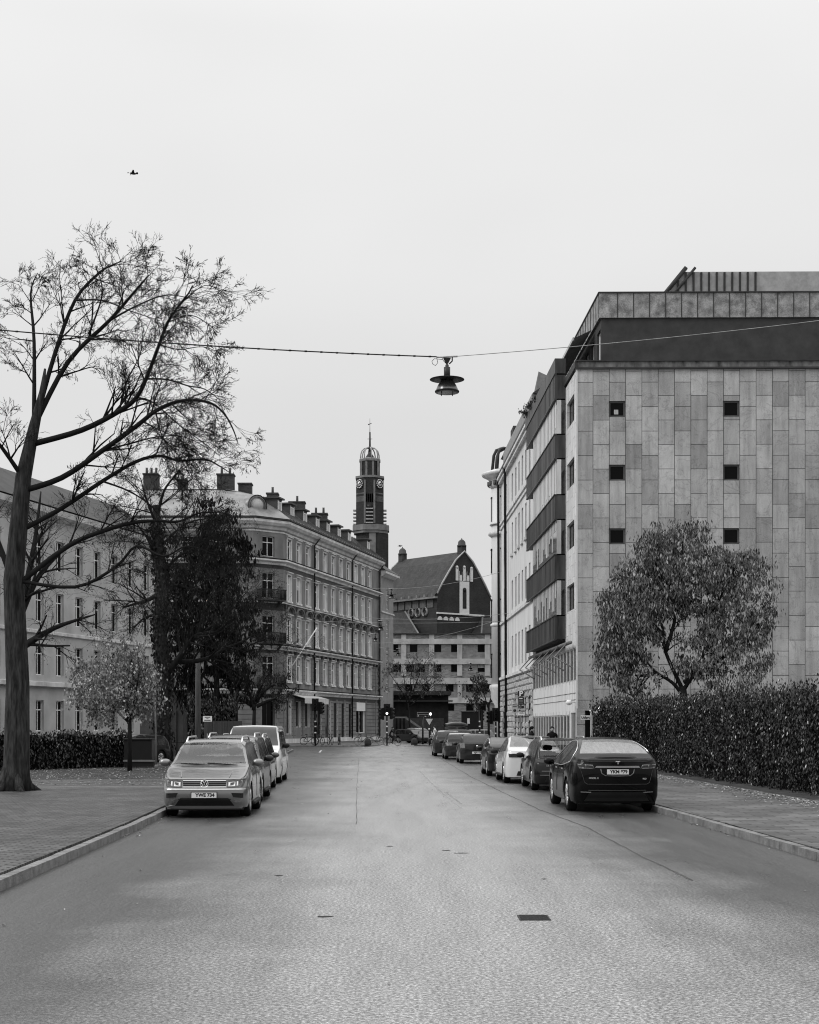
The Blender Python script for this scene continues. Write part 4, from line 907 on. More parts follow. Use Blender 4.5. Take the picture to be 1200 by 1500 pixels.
# parking sign cluster on the right pavement
PYs = 70.; t = empty('parking_sign_cluster', tuple(S(4.4 * 0 + (763 - 545) / F * PYs, PYs, .1)), 0, 'post with a dark P sign and stacked parking plates, ticket panel at its left', 'sign')
q = PYs / F
mb = MB(); mb.tube([(0, 0, 0), (0, 0, kz(1011, PYs) - .1)], .035, 8); mb.build('post', grey, t)
def plate(x0, x1, y0, y1, m, nm, y=-.06):
    mb = MB(); mb.bx((x0 - 762) * q, (x1 - 762) * q, y, y + .02, kz(y1, PYs) - .1, kz(y0, PYs) - .1); return mb.build(nm, m, t, bevel=.004)
pm = mat('sign_dark', .02, .4, var=.05); pg = mat('sign_pale', .38, .5, var=.1)
a = plate(758, 767, 1012, 1020.3, pm, 'parking_panel'); text('P', .34, white, a, (.02, -.068, kz(1016.3, PYs) - .1), bold=.012)
a = plate(758.6, 767.2, 1021.2, 1032.5, pm, 'parking_plate'); mb = MB(); mb.bx(-.06, .09, -.068, -.062, kz(1024, PYs) - .1, kz(1022.8, PYs) - .1)
for r_ in range(3): mb.bx(-.07, .11, -.068, -.062, kz(1026.4 + 2 * r_, PYs) - .1, kz(1025.6 + 2 * r_, PYs) - .1, 1)
mb.build('lettering', [white, grey], a)
a = plate(758.8, 767.2, 1033.6, 1037.8, pm, 'parking_plate'); mb = MB(); mb.bx(-.07, .04, -.068, -.062, kz(1036.5, PYs) - .1, kz(1035, PYs) - .1); mb.build('lettering', grey, a)
a = plate(758.8, 769, 1038.2, 1043, pg, 'parking_plate'); mb = MB(); mb.lathe([(.04, -.07), (.04, -.06)], 12, (-.04, 0, kz(1040.6, PYs) - .1), ax='y'); mb.bx(.03, .19, -.07, -.062, kz(1042, PYs) - .1, kz(1041, PYs) - .1); mb.build('lettering', dark, a)
a = plate(758.5, 768, 1043.6, 1048, white, 'parking_plate', -.05); mb = MB(); mb.bx(-.06, .14, -.06, -.052, kz(1044.9, PYs) - .1, kz(1044.2, PYs) - .1); mb.build('lettering', dark, a)
a = plate(749, 757.6, 1031, 1044.2, pg, 'ticket_panel', -.02); mb = MB(); mb.lathe([(.07, -.03), (.07, -.02)], 16, (-8.6 * q, 0, kz(1040.7, PYs) - .1), ax='y'); mb.bx(-11.5 * q, -5.5 * q, -.03, -.02, kz(1035.6, PYs) - .1, kz(1034.6, PYs) - .1); mb.bx(-11.5 * q, -5.5 * q, -.03, -.02, kz(1032.6, PYs) - .1, kz(1032, PYs) - .1); mb.build('lettering', dark, a)
# exit sign with mirror
EY = 72.; q = EY / F; t = empty('exit_sign_post', tuple(G(866, EY, .1)), 0, 'white post with a white Utfart plate beside the hedge', 'sign')
mb = MB(); mb.tube([(0, 0, 0), (0, 0, kz(1043, EY) - .1), ((864 - 866) * q, 0, kz(1040, EY) - .1)], .035, 8); mb.build('post', white, t)
mb = MB(); mb.bx(-15.2 * q, -1.8 * q, -.03, 0, kz(1054.3, EY) - .1, kz(1048, EY) - .1); a = mb.build('panel', white, t, bevel=.003); text('Utfart', .165, dark, a, (-8.5 * q, -.035, kz(1051.2, EY) - .1), bold=.004)
t = empty('traffic_mirror', (G(875.5, EY).x, EY - .1, kz(1041, EY)), 0, 'round dark convex traffic mirror tilted above the hedge end', 'mirror')
mb = MB(); mb.lathe([(.3, .05), (.33, 0), (.3, -.05), (.27, -.05)], 28, ax='y'); mb.tube([(-.28, .05, .1), (-.38, .1, .02)], .03); mb.build('frame', black, t)
mb = MB(); mb.lathe([(.28, -.03), (.2, -.06), (.1, -.075), (.01, -.08)], 28, ax='y'); mb.build('mirror_glass', mat('mirror_glass', .5, .05, metal=1, var=.2), t); t.rotation_euler = (R(-14), 0, R(-38))
# yield sign, street name sign, bollards
YY = 137.; q = YY / F; t = empty('yield_sign', tuple(G(629, YY, .1)), 0, 'pale downward pointing triangular yield sign on dark pole, traffic island', 'sign')
mb = MB(); mb.tube([(0, 0, 0), (0, 0, kz(1054, YY))], .06, 8); mb.build('post', black, t)
z1, z0 = kz(1053.8, YY), kz(1066, YY)
mb = MB(); mb.prism([(-6.9 * q, z1), (6.9 * q, z1), (0, z0)], -.1, -.06, ax='y'); fr_ = mb.build('panel', dark, t); mb = MB(); mb.prism([(-5.4 * q, z1 - .05), (5.4 * q, z1 - .05), (0, z0 + .13)], -.12, -.105, ax='y'); mb.build('panel_face', mat('sign_face', .5, .5), fr_)
mb = MB(); mb.lathe([(.09, -.14), (.09, -.08)], 12, (0, 0, kz(1069.7, YY)), ax='y'); mb.build('reflector', white, t)
t = empty('street_name_sign', tuple(G(619.5, 150, 0)), 0, 'two stacked dark street name plates on post, behind the yield sign', 'sign'); q = 150 / F
mb = MB(); mb.tube([(0, 0, 0), (0, 0, kz(1050, 150))], .09, 8); mb.build('post', black, t)
mb = MB(); mb.bx(-8.4 * q, 8.4 * q, -.12, -.08, kz(1050.5, 150), kz(1043.4, 150)); a = mb.build('panel', mat('name_frame', .25), t)
mb = MB(); mb.bx(-7.9 * q, 7.9 * q, -.14, -.121, kz(1046.3, 150), kz(1044, 150)); mb.bx(-7.9 * q, 7.9 * q, -.14, -.121, kz(1050, 150), kz(1047.2, 150)); mb.bx(-7 * q, -6.3 * q, -.15, -.141, kz(1049.6, 150), kz(1047.6, 150), 1); mb.bx(2.8 * q, 5 * q, -.15, -.141, kz(1049.6, 150), kz(1048.8, 150), 1); mb.build('name_plate', [black, white], a)
for px, Y, g_ in ((539, 135.2, 'round concrete bollard at the pavement corner before the corner house'), (607, 139.5, 'round concrete bollard on the traffic island near the yield sign')):
    mb = MB(); mb.lathe([(.30, 0), (.31, .25), (.29, .42), (.2, .58), (.1, .64), (.01, .66)], 20); mb.build('bollard', mat('bollard_concrete', .045, .8, var=.3, bump=.3), None, G(px, Y, .1), 0, g_, 'bollard', 'dome bollards by the junction')
# traffic lights
def traffic_light(px, Y, top, label, heads, bands=True, g='traffic signals at the junction'):
    t = empty('traffic_light', tuple(G(px, Y, .1)), 0, label, 'traffic light', g); zt = kz(top, Y) - .1
    mb = MB(); mb.tube([(0, 0, 0), (0, 0, zt)], .07, 8); mb.build('pole', black, t)
    if bands:
        mb = MB()
        for z in (1.2, 1.75, 2.2): mb.lathe([(.085, z - .1), (.085, z + .02)], 10)
        mb.build('white_band', white, t)
    for hx, hz, rz, lit in heads:
        h_ = link('signal_head', None, t, (hx, 0, 0), rz)
        mb = MB(); mb.bx(-.16, .16, -.26, -.04, zt - hz - 1.0, zt - hz)
        for k in range(3): mb.lathe([(.11, -.42), (.13, -.26)], 12, (0, 0, zt - hz - .17 - .32 * k), ax='y', cap=False)
        mb.bx(-.3, .3, -.05, -.03, zt - hz - 1.05, zt - hz + .05)
        bpy.data.objects.remove(h_); h_ = mb.build('signal_head', black, t, (hx, 0, 0), rz)
        mb = MB(); mb.lathe([(.1, -.29), (.1, -.265)], 12, (0, 0, zt - hz - .17 - .32 * 2), ax='y'); mb.build('lens', LIT if lit else dark, h_)
    return t
LIT = bpy.data.materials.new('lit_signal'); LIT.use_nodes = True; b_ = LIT.node_tree.nodes['Principled BSDF']; b_.inputs['Emission Color'].default_value = (1, 1, 1, 1); b_.inputs['Emission Strength'].default_value = 4
traffic_light(567, 136, 1032, 'cluster of dark traffic signals with one lit lamp, left of the junction exit', [(0, .0, 0, True), (-.33, .35, R(-70), False), (.33, .3, R(70), False)])
traffic_light(462, 133, 1024, 'dark traffic signal on a banded pole under the shop awning', [(0, .0, 0, False), (.4, .3, R(60), False)])
traffic_light(726.5, 121, 1038, 'dark traffic signal beside the turret base, right pavement corner', [(0, .0, 0, False), (-.35, .2, R(-60), False)])
traffic_light(703, 134, 1040, 'slim dark traffic signal in front of the black kiosk', [(0, .0, R(120), False)], g='traffic signals at the junction')
t = empty('flashing_beacon', tuple(G(630.7, 152, 0)), 0, 'small lit lamp globe on a slim post above the yield sign', 'lamp'); mb = MB(); mb.tube([(0, 0, 0), (0, 0, kz(1047, 152))], .05); mb.build('post', black, t); mb = MB(); mb.sphere((0, -.05, kz(1046, 152)), .13); mb.build('globe', LIT, t)
# litter bin, kiosk, fence, wall at the left
t = empty('litter_bin', tuple(G(205, 65, .1)), 0, 'black rectangular bin housing standing at the left pavement edge', 'bin')
mb = MB(); mb.bx(-.62, .58, -.4, .4, .35, 1.2); mb.bx(-.66, .62, -.44, .44, 1.2, 1.26); mb.build('body', black, t, bevel=.02); mb = MB(); mb.bx(-.62, .66, -.4, .4, 0.05, .3); mb.bx(-.64, .72, -.44, -.38, .27, .35, 1); mb.build('base', [plastic, grey], t)
t = empty('transformer_kiosk', tuple(G(250, 88, .1)), 0, 'grey rendered transformer kiosk with recessed door behind the ivy trunk', 'kiosk'); q = 88 / F
kr_ = mat('kiosk_render', .075, .85, var=.25, scale=1.5, fine=.15)
mb = MB(); mb.bx(-45 * q, 18.5 * q, 0, 3, 0, kz(1013.5, 88)); mb.build('wall', kr_, t); mb = MB(); mb.bx(-46 * q, 19.5 * q, -.08, 3.1, kz(1013.5, 88), kz(1011.3, 88)); mb.bx(18.3 * q, 19.2 * q, -.06, 0, kz(1035, 88), kz(1013.5, 88)); mb.build('roof', mat('kiosk_roof', .35), t)
mb = MB(); mb.bx(-6 * q, 8.5 * q, -.03, 0, 0, kz(1044, 88)); mb.bx(8.5 * q, 9.2 * q, -.05, 0, 0, kz(1043.5, 88), 1); mb.build('door', [mat('kiosk_door', .06), black], t)
t = empty('board_fence', tuple(G(295, 84, .1)), 0, 'grey vertical board fence behind the parked cars on the left', 'fence'); q = 84 / F
mb = MB()
for k in range(18): mb.bx((4 + k * 3.1) * q, (6.9 + k * 3.1) * q, -.02, .02, .2, kz(1061.5, 84) + .1)
mb.build('board', mat('fence_board', .06, .8, var=.4, scale=4, stretch=(3, 1, .1)), t); mb = MB(); mb.bx(0, 60 * q, -.1, -.03, .85, .93); mb.bx(0, 60 * q, .03, .1, 1.6, 1.7)
mb.build('rail', grey, t)
t = empty('iron_fence', tuple(G(250, 72, .1)), 0, 'low dark iron fence with upright bars beside the timber pole', 'fence')
mb = MB()
for k in range(16): mb.tube([(k * .13, 0, 0), (k * .13, 0, 1.15)], .012, 4)
mb.build('bar', ironm, t); mb = MB(); mb.bx(0, 2, -.015, .015, .2, .23); mb.bx(0, 2, -.015, .015, 1.0, 1.03); mb.build('rail', ironm, t)
# street drain
mb = MB(); y0 = EYE * F / (1345 - HZ); cx_ = G(782, y0).x; mb.bx(-.155, .155, -.19, .19, -.002, .008)
for k in range(9): mb.bx(-.14, .14, -.165 + k * .04, -.145 + k * .04, .0085, .011, 1)
mb.build('drain_grate', [mat('cast_iron', .03, .6, var=.3), black], None, (cx_, y0, 0.002), 0, 'rectangular cast iron drain grate in the asphalt foreground', 'drain grate')

# ---------------------------------------------------------------- hanging lamps and span wires
def lamp(pos, s, label, detail=True, rz=0.):
    t = empty('hanging_street_lamp', pos, rz, label, 'street lamp', 'street lamps hung on span wires')
    def sc2(l): return [(a * s, b * s) for a, b in l]
    mb = MB(); mb.lathe(sc2([(.012, -.0), (.03, -.02), (.03, -.05), (.055, -.06), (.055, -.24), (.035, -.25)]), 16); mb.build('stem', dark, t)
    mb = MB(); mb.lathe(sc2([(.05, -.225), (.2, -.262), (.298, -.268), (.3, -.274), (.2, -.278), (.05, -.29)]), 36); mb.build('brim', dark, t)
    mb = MB(); mb.lathe(sc2([(.1, -.286), (.125, -.32), (.165, -.38), (.188, -.44), (.2, -.47), (.205, -.49), (.2, -.5), (.14, -.505), (.01, -.507)]), 32); sh = mb.build('shade', mat('lamp_metal', .12, .25, metal=.7, var=.1), t)
    mb = MB(); mb.lathe(sc2([(.207, -.465), (.212, -.48), (.207, -.495), (.2, -.48)]), 32); 
    for a in (50, 130, 230, 310): mb.tube([(cos(R(a)) * .15 * s, sin(R(a)) * .15 * s, -.49 * s), (cos(R(a)) * .15 * s, sin(R(a)) * .15 * s, -.53 * s)], .009 * s, 5)
    mb.build('rim', black, sh)
    mb = MB()
    mb.prism([(-.065 * s, .1 * s), (.065 * s, .1 * s), (.02 * s, .01 * s), (-.02 * s, .01 * s)], -.03 * s, .03 * s, ax='y')
    mb.tube([(-.18 * s, 0, .12 * s), (.18 * s, 0, .13 * s)], .016 * s, 8, 1); mb.tube([(.09 * s, 0, .11 * s), (.09 * s, 0, .05 * s), (.04 * s, 0, .0)], .012 * s, 6)
    mb.tube([(-.09 * s, 0, .11 * s), (-.06 * s, 0, .05 * s), (-.01, 0, .0)], .005 * s, 5)
    mb.build('bracket', [black, mat('clamp_metal', .4, .4, metal=.5)], t)
    mb = MB(); mb.tube([(-.18 * s, 0, .11 * s), (-.16 * s, 0, .02 * s), (-.2 * s, 0, -.03 * s), (-.25 * s, 0, .0), (-.262 * s, 0, .045 * s), (-.22 * s, 0, .09 * s), (-.17 * s, 0, .085 * s), (-.08 * s, 0, .075 * s)], .005 * s, 5); mb.build('cable_loop', black, t)
    return t
LY = 26.0; lp = P(655, 533, LY); lamp(tuple(lp), 1.0, 'large dark hanging lamp with flat brim and bell shade over the street')
def wire(name, pts, r, label, m=black, g='span wires over the street'):
    mb = MB(); mb.tube(pts, r, 5); return mb.build(name, m, None, None, 0, label, 'wire', g)
def sag(a, b, s, n=16): return [a.lerp(b, i / n) - Vector((0, 0, s * 4 * (i / n) * (1 - i / n))) for i in range(n + 1)]
pl_ = P(641, 522.6, LY); pr_ = P(669, 521.8, LY)
mb = MB(); a, b = P(-60, 478, 25.0), pl_ + Vector((0, 0, 0)); pts = sag(a, b, .06, 60); mb.tube(pts, .011, 5)
for i in range(3, 60, 2): mb.lathe([(.016, -.02), (.016, .02)], 6, tuple(pts[i]), ax='x')
mb.build('power_span_wire', black, None, None, 0, 'thick dark cable carrying the big lamp from the left trees', 'wire')
wire('span_wire', sag(pr_, P(1260, 462, 28.5), .05), .0065, 'thin pale span wire from the big lamp to the stone block', mat('steel_wire', .3, .4, metal=.5), None)
for i, (px, py, Y, s, lab) in enumerate(((573.5, 865, 118, 1.25, 'small hanging lamp beside the plain house cornice, uppermost of the distant ones'), (558, 912, 116, 1.2, 'hanging lamp just left of the plain house corner'), (550, 930, 140, 1.2, 'little hanging lamp low on the corner house edge'), (583.5, 952, 150, 1.2, 'tiny hanging lamp before the left end of the concrete block'), (689.5, 973, 150, 1.3, 'tiny hanging lamp before the right end of the concrete block'))):
    lamp(tuple(P(px, py, Y)), s, lab)
def w2(a, b, s, lab, r=.014): wire('span_wire', sag(a, b, s), r, lab, mat('steel_wire', .3))
w2(P(425, 846, 118), P(733, 838, 118), 1.1, 'thin distant span wire crossing the hall roof')
w2(P(450, 895, 118), P(782, 893, 116), .7, 'thin distant span wire across the lower hall wall')
w2(P(420, 908, 116), P(739, 910, 118), .2, 'distant span wire at the level of the hall eaves')
w2(P(415, 920, 150), P(737, 905, 125), 1.8, 'slanting distant span wire above the concrete block')
w2(P(556, 948, 150), P(733, 974, 150), .3, 'lowest distant span wire in front of the concrete block')
# ================================================================ cars
darkg = mat('dark_car_glass', .02, .06, var=.6, scale=3, spec=.6)
class Car:
    """local frame: y runs from rear bumper (0) to front bumper (len), x to the right, z up; the empty sits under the centre"""
    def __init__(s, name, loc, rz, label, T, B, Wd, H, wh, paint, cat='car', group=None, sill=.22, tumble=.32, wr=.34, wo=None, bul=.07, rear=None, front=None, glass_front=None, glass_rear=None, side=None, pillars=(), mirror_y=None, rails=False, nosp=10, mirror_m=None, dark_glass=False, trimc=None, roofm_=None, mz=None):
        s.t = empty(name, loc, rz, label, cat, group); s.T, s.B, s.Wd = T, B, Wd; s.L = T[-1][0]; Lc = s.L; s.bul = bul; s.wh = wh; s.wr = wr; s.dark_glass = dark_glass
        s.roff = rear or [(0, 0), (3, 0)]; s.foff = front or [(0, 0), (3, 0)]; s.paint = paint
        gr, gf, sd_ = glass_rear, glass_front, side
        ys = set([0, Lc])
        n = int(Lc / .11)
        for i in range(n + 1): ys.add(round(Lc * i / n, 3))
        for k in (.015, .04, .08, .13, .19, .26): ys.add(k); ys.add(round(Lc - k, 3))
        ar = wr + .055
        for w in wh:
            for i in range(11): ys.add(round(w - ar * cos(pi * i / 10), 3))
        for r_ in (gr, gf, sd_):
            if r_: ys |= set(r_)
        for p in pillars: ys |= set(p)
        ys = sorted(ys); yy = [ys[0]]
        for y in ys[1:]:
            if y - yy[-1] > .012: yy.append(y)
        yy[-1] = Lc; s.ys = yy
        prof = []
        for y in yy: prof.append(s.prof(y, sill, ar, tumble))
        np_ = len(prof[0]); s.np = np_
        off = len(yy)
        body = MB(); gl = MB(); ws = MB(); rw = MB()
        def V(i, j, sg):
            x, z = prof[i][j]; y = yy[i]; return (x * sg, s.warp(y, x, z, i), z)
        ngl = []
        for sg in (1, -1):
            for i in range(len(yy) - 1):
                ym = (yy[i] + yy[i + 1]) / 2
                for j in range(np_ - 1):
                    q = [V(i, j, sg), V(i, j + 1, sg), V(i + 1, j + 1, sg), V(i + 1, j, sg)]
                    if sg < 0: q = q[::-1]
                    tgt = 'b'
                    hh = pchip(T, ym) - pchip(B, ym)
                    if j in (5, 6) and sd_ and sd_[0] < ym < sd_[1] and hh > .1 and not any(p[0] < ym < p[1] for p in pillars): tgt = 'g'
                    if j >= 8 and gf and gf[0] < ym < gf[1]: tgt = 'f'
                    if j >= 8 and gr and gr[0] < ym < gr[1]: tgt = 'r'
                    (dict(b=body, g=gl, f=ws, r=rw)[tgt]).add(q, [(0, 1, 2, 3)], 1 if (roofm_ and tgt == 'b' and j >= 8 and ((gf and gr and gr[1] <= ym <= gf[0]))) else 0, True)
        # end caps, bulged
        for end in (0, 1):
            i = 0 if end == 0 else len(yy) - 1; nx = 12; 
            def E_(j, k): x, z = prof[i][j]; u = -1 + 2 * k / nx; return (x * u, s.endy(end, x * u, z, x), z)
            for j in range(np_ - 1):
                for k in range(nx):
                    q = [E_(j, k), E_(j, k + 1), E_(j + 1, k + 1), E_(j + 1, k)]
                    body.add(q if end == 0 else q[::-1], [(0, 1, 2, 3)], 0, True)
        s.weld = []
        def fin(mb, name, m, **k):
            me = mb.mesh(name, m); import bmesh
            bm = bmesh.new(); bm.from_mesh(me); bmesh.ops.remove_doubles(bm, verts=bm.verts, dist=.002); bmesh.ops.recalc_face_normals(bm, faces=bm.faces); bm.to_mesh(me); bm.free()
            return link(name, me, s.t, (0, 0, 0), **k)
        s.body = fin(body, 'body', [paint, roofm_ or paint])
        for mb, nm in ((gl, 'side_window'), (ws, 'windscreen'), (rw, 'rear_window')):
            if mb.v: fin(mb, nm, wetg if (s.dark_glass and nm == 'rear_window') else (darkg if (s.dark_glass or nm == 'side_window' or Vector(loc).y > 54) else clearg))
        # underbody and arches
        W0 = max(w for _, w in Wd)
        mb = MB(); mb.bx(-W0 + .12, W0 - .12, .25, Lc - .3, sill - .04, .62); u = mb.build('underbody', plastic, s.t)
        # cabin: tub, seats, dashboard
        zb_ = pchip(B, Lc * .45); mb = MB()
        for sg in (1, -1): mb.quad((sg * (W0 - .14), .4, .6), (sg * (W0 - .14), Lc * .72, .6), (sg * (W0 - .14), Lc * .72, zb_ - .02), (sg * (W0 - .14), .4, zb_ - .02))
        mb.bx(-W0 + .16, W0 - .16, Lc * .665, Lc * .72, .62, zb_ + .0); mb.bx(-W0 + .16, W0 - .16, .5, 1.0, .62, zb_ - .06)
        mb.build('cabin_trim', mat('cabin_plastic', .02, .8, var=.3), s.t)
        sm = MB(); zt = H - .52 if H > 1.8 else H - .42
        sm.box((0, 0, (.62 + zt) / 2), (.46, .14, zt - .62), rx=R(-10)); sm.box((0, .28, .66), (.46, .5, .14)); sm.sphere((0, -.09, zt + .12), .1, 10, 6, 0, (1.25, .6, .9)); sme = sm.mesh('seat', mat('seat_fabric', .03, .9, var=.3))
        for yy_ in (Lc * .47, Lc * .27):
            for sg in (1, -1): link('seat', sme, s.t, (sg * .37, yy_, 0))
        if trimc:
            mb = MB()
            for sg in (1, -1): mb.tube([(sg * (pchip(Wd, y) - .0), y, sill + .03) for y in [wh[0] + ar + .02 + (wh[1] - wh[0] - 2 * ar - .04) * k / 6 for k in range(7)]], .045, 6)
            mb.build('sill_trim', trimc, s.t)
        # wheels
        wo = wo or 0
        ty = MB(); ty.lathe([(wr * .66, -.1), (wr * .93, -.11), (wr, -.08), (wr, .08), (wr * .93, .11), (wr * .66, .1)], 28, ax='x')
        rm = MB(); rm.lathe([(wr * .7, .09), (wr * .66, .105), (wr * .62, .09), (wr * .6, .03), (wr * .1, .03)], 28, ax='x', cap=False); ds = len(rm.v)
        for k in range(nosp):
            a = 2 * pi * k / nosp
            for da in (-.11, .11):
                c, s2 = cos(a), sin(a); c2, s3 = cos(a + da), sin(a + da)
                rm.tube([(.085, c * wr * .12, s2 * wr * .12), (.095, c2 * wr * .64, s3 * wr * .64)], [.022, .016], 4)
        rm.lathe([(wr * .16, .03), (wr * .16, .1), (.01, .105)], 12, ax='x')
        dk = MB(); dk.lathe([(wr * .63, .02), (.01, .021)], 20, ax='x')
        tm, rmm, dkm = ty.mesh('wheel', rubber), rm.mesh('rim', alloy), dk.mesh('brake_disc', mat('brake_dark', .02))
        for y in wh:
            for sg in (1, -1):
                x = sg * (pchip(Wd, y) - .12 - wo); o = link('wheel', tm, s.t, (x, y, wr)); o.rotation_euler = (0, 0, 0 if sg > 0 else pi); o.rotation_euler[0] = rnd.uniform(0, .5)
                link('rim', rmm, o); link('brake_disc', dkm, o)
        if mirror_y is not None:
            zb = mz or (pchip(B, mirror_y) + .07)
            for sg in (1, -1):
                x = sg * (pchip(Wd, mirror_y) - .04); mb = MB(); mb.sphere((0, 0, 0), 1, 12, 8, 0, (.13, .075, .085)); mb.tube([(-sg * .13, 0, -.04), (0, 0, -.03)], [.035, .03], 6)
                o = mb.build('mirror', mirror_m or paint, s.t, (x + sg * .15, mirror_y, zb))
        if rails:
            mb = MB()
            for sg in (1, -1):
                ya, yb = rails; pts = []
                for k in range(9):
                    t = k / 8; y = ya + (yb - ya) * t; h = pchip(T, y) - pchip(B, y); x = pchip(Wd, y) - .05 - tumble * h - .05; pts.append((sg * x, y, pchip(T, y) - .035 + (.07 if 0 < k < 8 else -.01)))
                mb.tube(pts, .022, 6)
            mb.build('roof_rail', alloy, s.t)
    def prof(s, y, sill, ar, tumble):
        T, B, W = pchip(s.T, y), pchip(s.B, y), pchip(s.Wd, y); T = max(T, B + .015)
        zb = sill
        for w in s.wh:
            if abs(y - w) < ar: zb = max(zb, s.wr + sqrt(ar * ar - (y - w) ** 2))
        zb = min(zb, B - .12); h = T - B; th = tumble * h; d = B - zb
        wb = W - .05; arch = .012 if zb > sill + .02 else 0
        p = [(W - .035 + arch * 3, zb), (W + arch * .6, zb + .16 * d), (W, zb + .45 * d), (W - .005, zb + .72 * d), (wb, B), (wb - .012, B + .06 * h), (wb - th * .5, B + .5 * h), (wb - th * .86, B + .86 * h), (wb - th - .05, B + h * .965), ((wb - th - .05) * .7, B + h * .965 + (T - B - h * .965) * .6 + .0), ((wb - th - .05) * .35, T - .004), (0, T)]
        return p
    def warp(s, y, x, z, i):
        Lc = s.L; f0 = max(0, 1 - y / .5); f1 = max(0, 1 - (Lc - y) / .5)
        return y + pchip(s.roff, z) * f0 - pchip(s.foff, z) * f1
    def endy(s, end, x, z, We):
        b = s.bul * (1 - (x / We) ** 2) if We > .01 else 0
        return (pchip(s.roff, z) - b) if end == 0 else s.L - pchip(s.foff, z) + b
    def surf(s, end, x, z):
        We = pchip(s.Wd, 0 if end == 0 else s.L); ax = abs(x)
        if ax <= We: return s.endy(end, ax, z, We)
        for k in range(60):
            y = k * .01; yy = y if end == 0 else s.L - y
            if pchip(s.Wd, yy) >= ax: break
        f = max(0, 1 - y / .5); o = pchip(s.roff if end == 0 else s.foff, z) * f
        return y + o if end == 0 else s.L - y - o
    def patch(s, name, end, poly, m, off=.012, mirror=False, par=None, n=6, label=None, flat=None):
        """a curved plate following the bumper: poly = 4 corners (x,z): bottom left, bottom right, top right, top left"""
        objs = []
        for sg in ((1, -1) if mirror else (1,)):
            mb = MB(); th = .02
            def fn(o):
                def g(u, v):
                    a, b, c, d = poly; x = (a[0] * (1 - u) + b[0] * u) * (1 - v) + (d[0] * (1 - u) + c[0] * u) * v; z = (a[1] * (1 - u) + b[1] * u) * (1 - v) + (d[1] * (1 - u) + c[1] * u) * v
                    y = s.surf(end, x, z) if flat is None else flat; k = -1 if end == 0 else 1
                    return (sg * x + (.35 * o * (1 if x > .6 else 0)) * sg, y + k * o, z)
                return g
            nu = n; mb.grid(fn(off), nu, 3, 0, False)
            # rim
            g1, g0 = fn(off), fn(off - th); ed = [(i / nu, 0) for i in range(nu + 1)] + [(1, j / 3) for j in range(1, 4)] + [(1 - i / nu, 1) for i in range(1, nu + 1)] + [(0, 1 - j / 3) for j in range(1, 4)]
            for i in range(len(ed) - 1): mb.quad(g1(*ed[i]), g1(*ed[i + 1]), g0(*ed[i + 1]), g0(*ed[i]))
            o = mb.build(name, m, par or s.t, label=label); objs.append(o)
        return objs
    def plate(s, end, z, txt, w=.52, h=.112, x=0, off=.03):
        y = s.surf(end, x, z) + (-off if end == 0 else off); mb = MB(); mb.bx(-w / 2 - .015, w / 2 + .015, -.008, .008, -h / 2 - .015, h / 2 + .015, 1); mb.bx(-w / 2, w / 2, -.012, -.008, -h / 2, h / 2)
        o = mb.build('number_plate', [mat('plate_white', .62, .4, var=.03), plastic], s.t, (x, y, z), 0 if end == 0 else pi)
        if txt: text(txt, .098, black, o, (.02, -.0125, 0), name='lettering', ext=.001, bold=.0045, sx=1.02)
        return o
def paint_(name, c, metal=.0, rough=.3, sp=.25): return mat(name, c, rough, metal, var=.05, scale=2, coat=(1.0 if c > .05 else .5), spec=sp if c > .05 else .1)
def heading(extra=0): return AS + extra
silver = mat('silver_paint', .19, .33, metal=.8, var=.05, scale=2, coat=1.0); blackp = paint_('black_paint', .006, 0, .3); darkp = paint_('dark_grey_paint', .018, .2, .3); whitep = paint_('white_car_paint', .55, 0, .35); blackp2 = mat('wet_black_paint', .003, .22, var=.1, scale=2, coat=.22, spec=.05)
def place(lat, d, front_away, Lc):
    """d = distance of the end nearer the camera"""
    return (S(lat, d), heading()) if front_away else (S(lat, d + 0), heading(pi))
suvT = lambda L_, H: [(0, H * .62), (.06, H * .66), (.16, H * .8), (.34, H * .955), (.9, H), (L_ * .5, H * .995), (L_ * .6, H * .955), (L_ * .76, H * .68), (L_ * .79, H * .645), (L_ * .93, H * .56), (L_ * .985, H * .49), (L_, H * .47)]
suvB = lambda L_, H: [(0, H * .6), (.4, H * .62), (L_ * .72, H * .6), (L_ * .79, H * .61), (L_ * .93, H * .525), (L_ * .985, H * .46), (L_, H * .45)]
def wid(L_, W, a=.82, b=.8): return [(0, W * a), (.07, W * .93), (.2, W * .985), (.6, W), (L_ - .7, W), (L_ - .25, W * .975), (L_ - .08, W * .91), (L_, W * b)]
# ---- silver SUV, nearest left, front to the camera
def mk_front(name, lat, d, L_, H, W, paint, label, **k):
    # front bumper at distance d: the origin (rear bumper) sits L further, car points back at the camera
    return Car(name, S(lat, d + L_), heading(pi), label, suvT(L_, H), suvB(L_, H), wid(L_, W), H, (L_ * .2, L_ - .88), paint, **k)
Lc = 4.49
c = Car('parked_suv', S(-3.50, 31.5 + Lc), heading(pi), 'silver SUV with plate YWE 734 and roof rails, frontmost car on the left', suvT(Lc, 1.65),
        [(0, 1.0), (.4, 1.03), (3.25, 1.0), (3.52, 1.05), (4.18, .9), (4.42, .82), (Lc, .78)], wid(Lc, .905, .82, .84), 1.65, (.93, 3.61), silver, 'car', 'cars parked along the left kerb',
        front=[(0, .12), (.25, .06), (.42, 0), (.58, .0), (.7, .05), (.85, .1), (1.2, .2)], rear=[(0, .1), (.4, 0), (.7, .02), (1.1, .15), (1.7, .2)],
        glass_front=(2.72, 3.42), glass_rear=(.12, .34), side=(.42, 3.3), pillars=((.95, 1.02), (1.85, 1.93), (2.75, 2.82)), mirror_y=3.08, rails=(.55, 2.55), trimc=plastic, wr=.35, mz=1.13)
F_ = 1
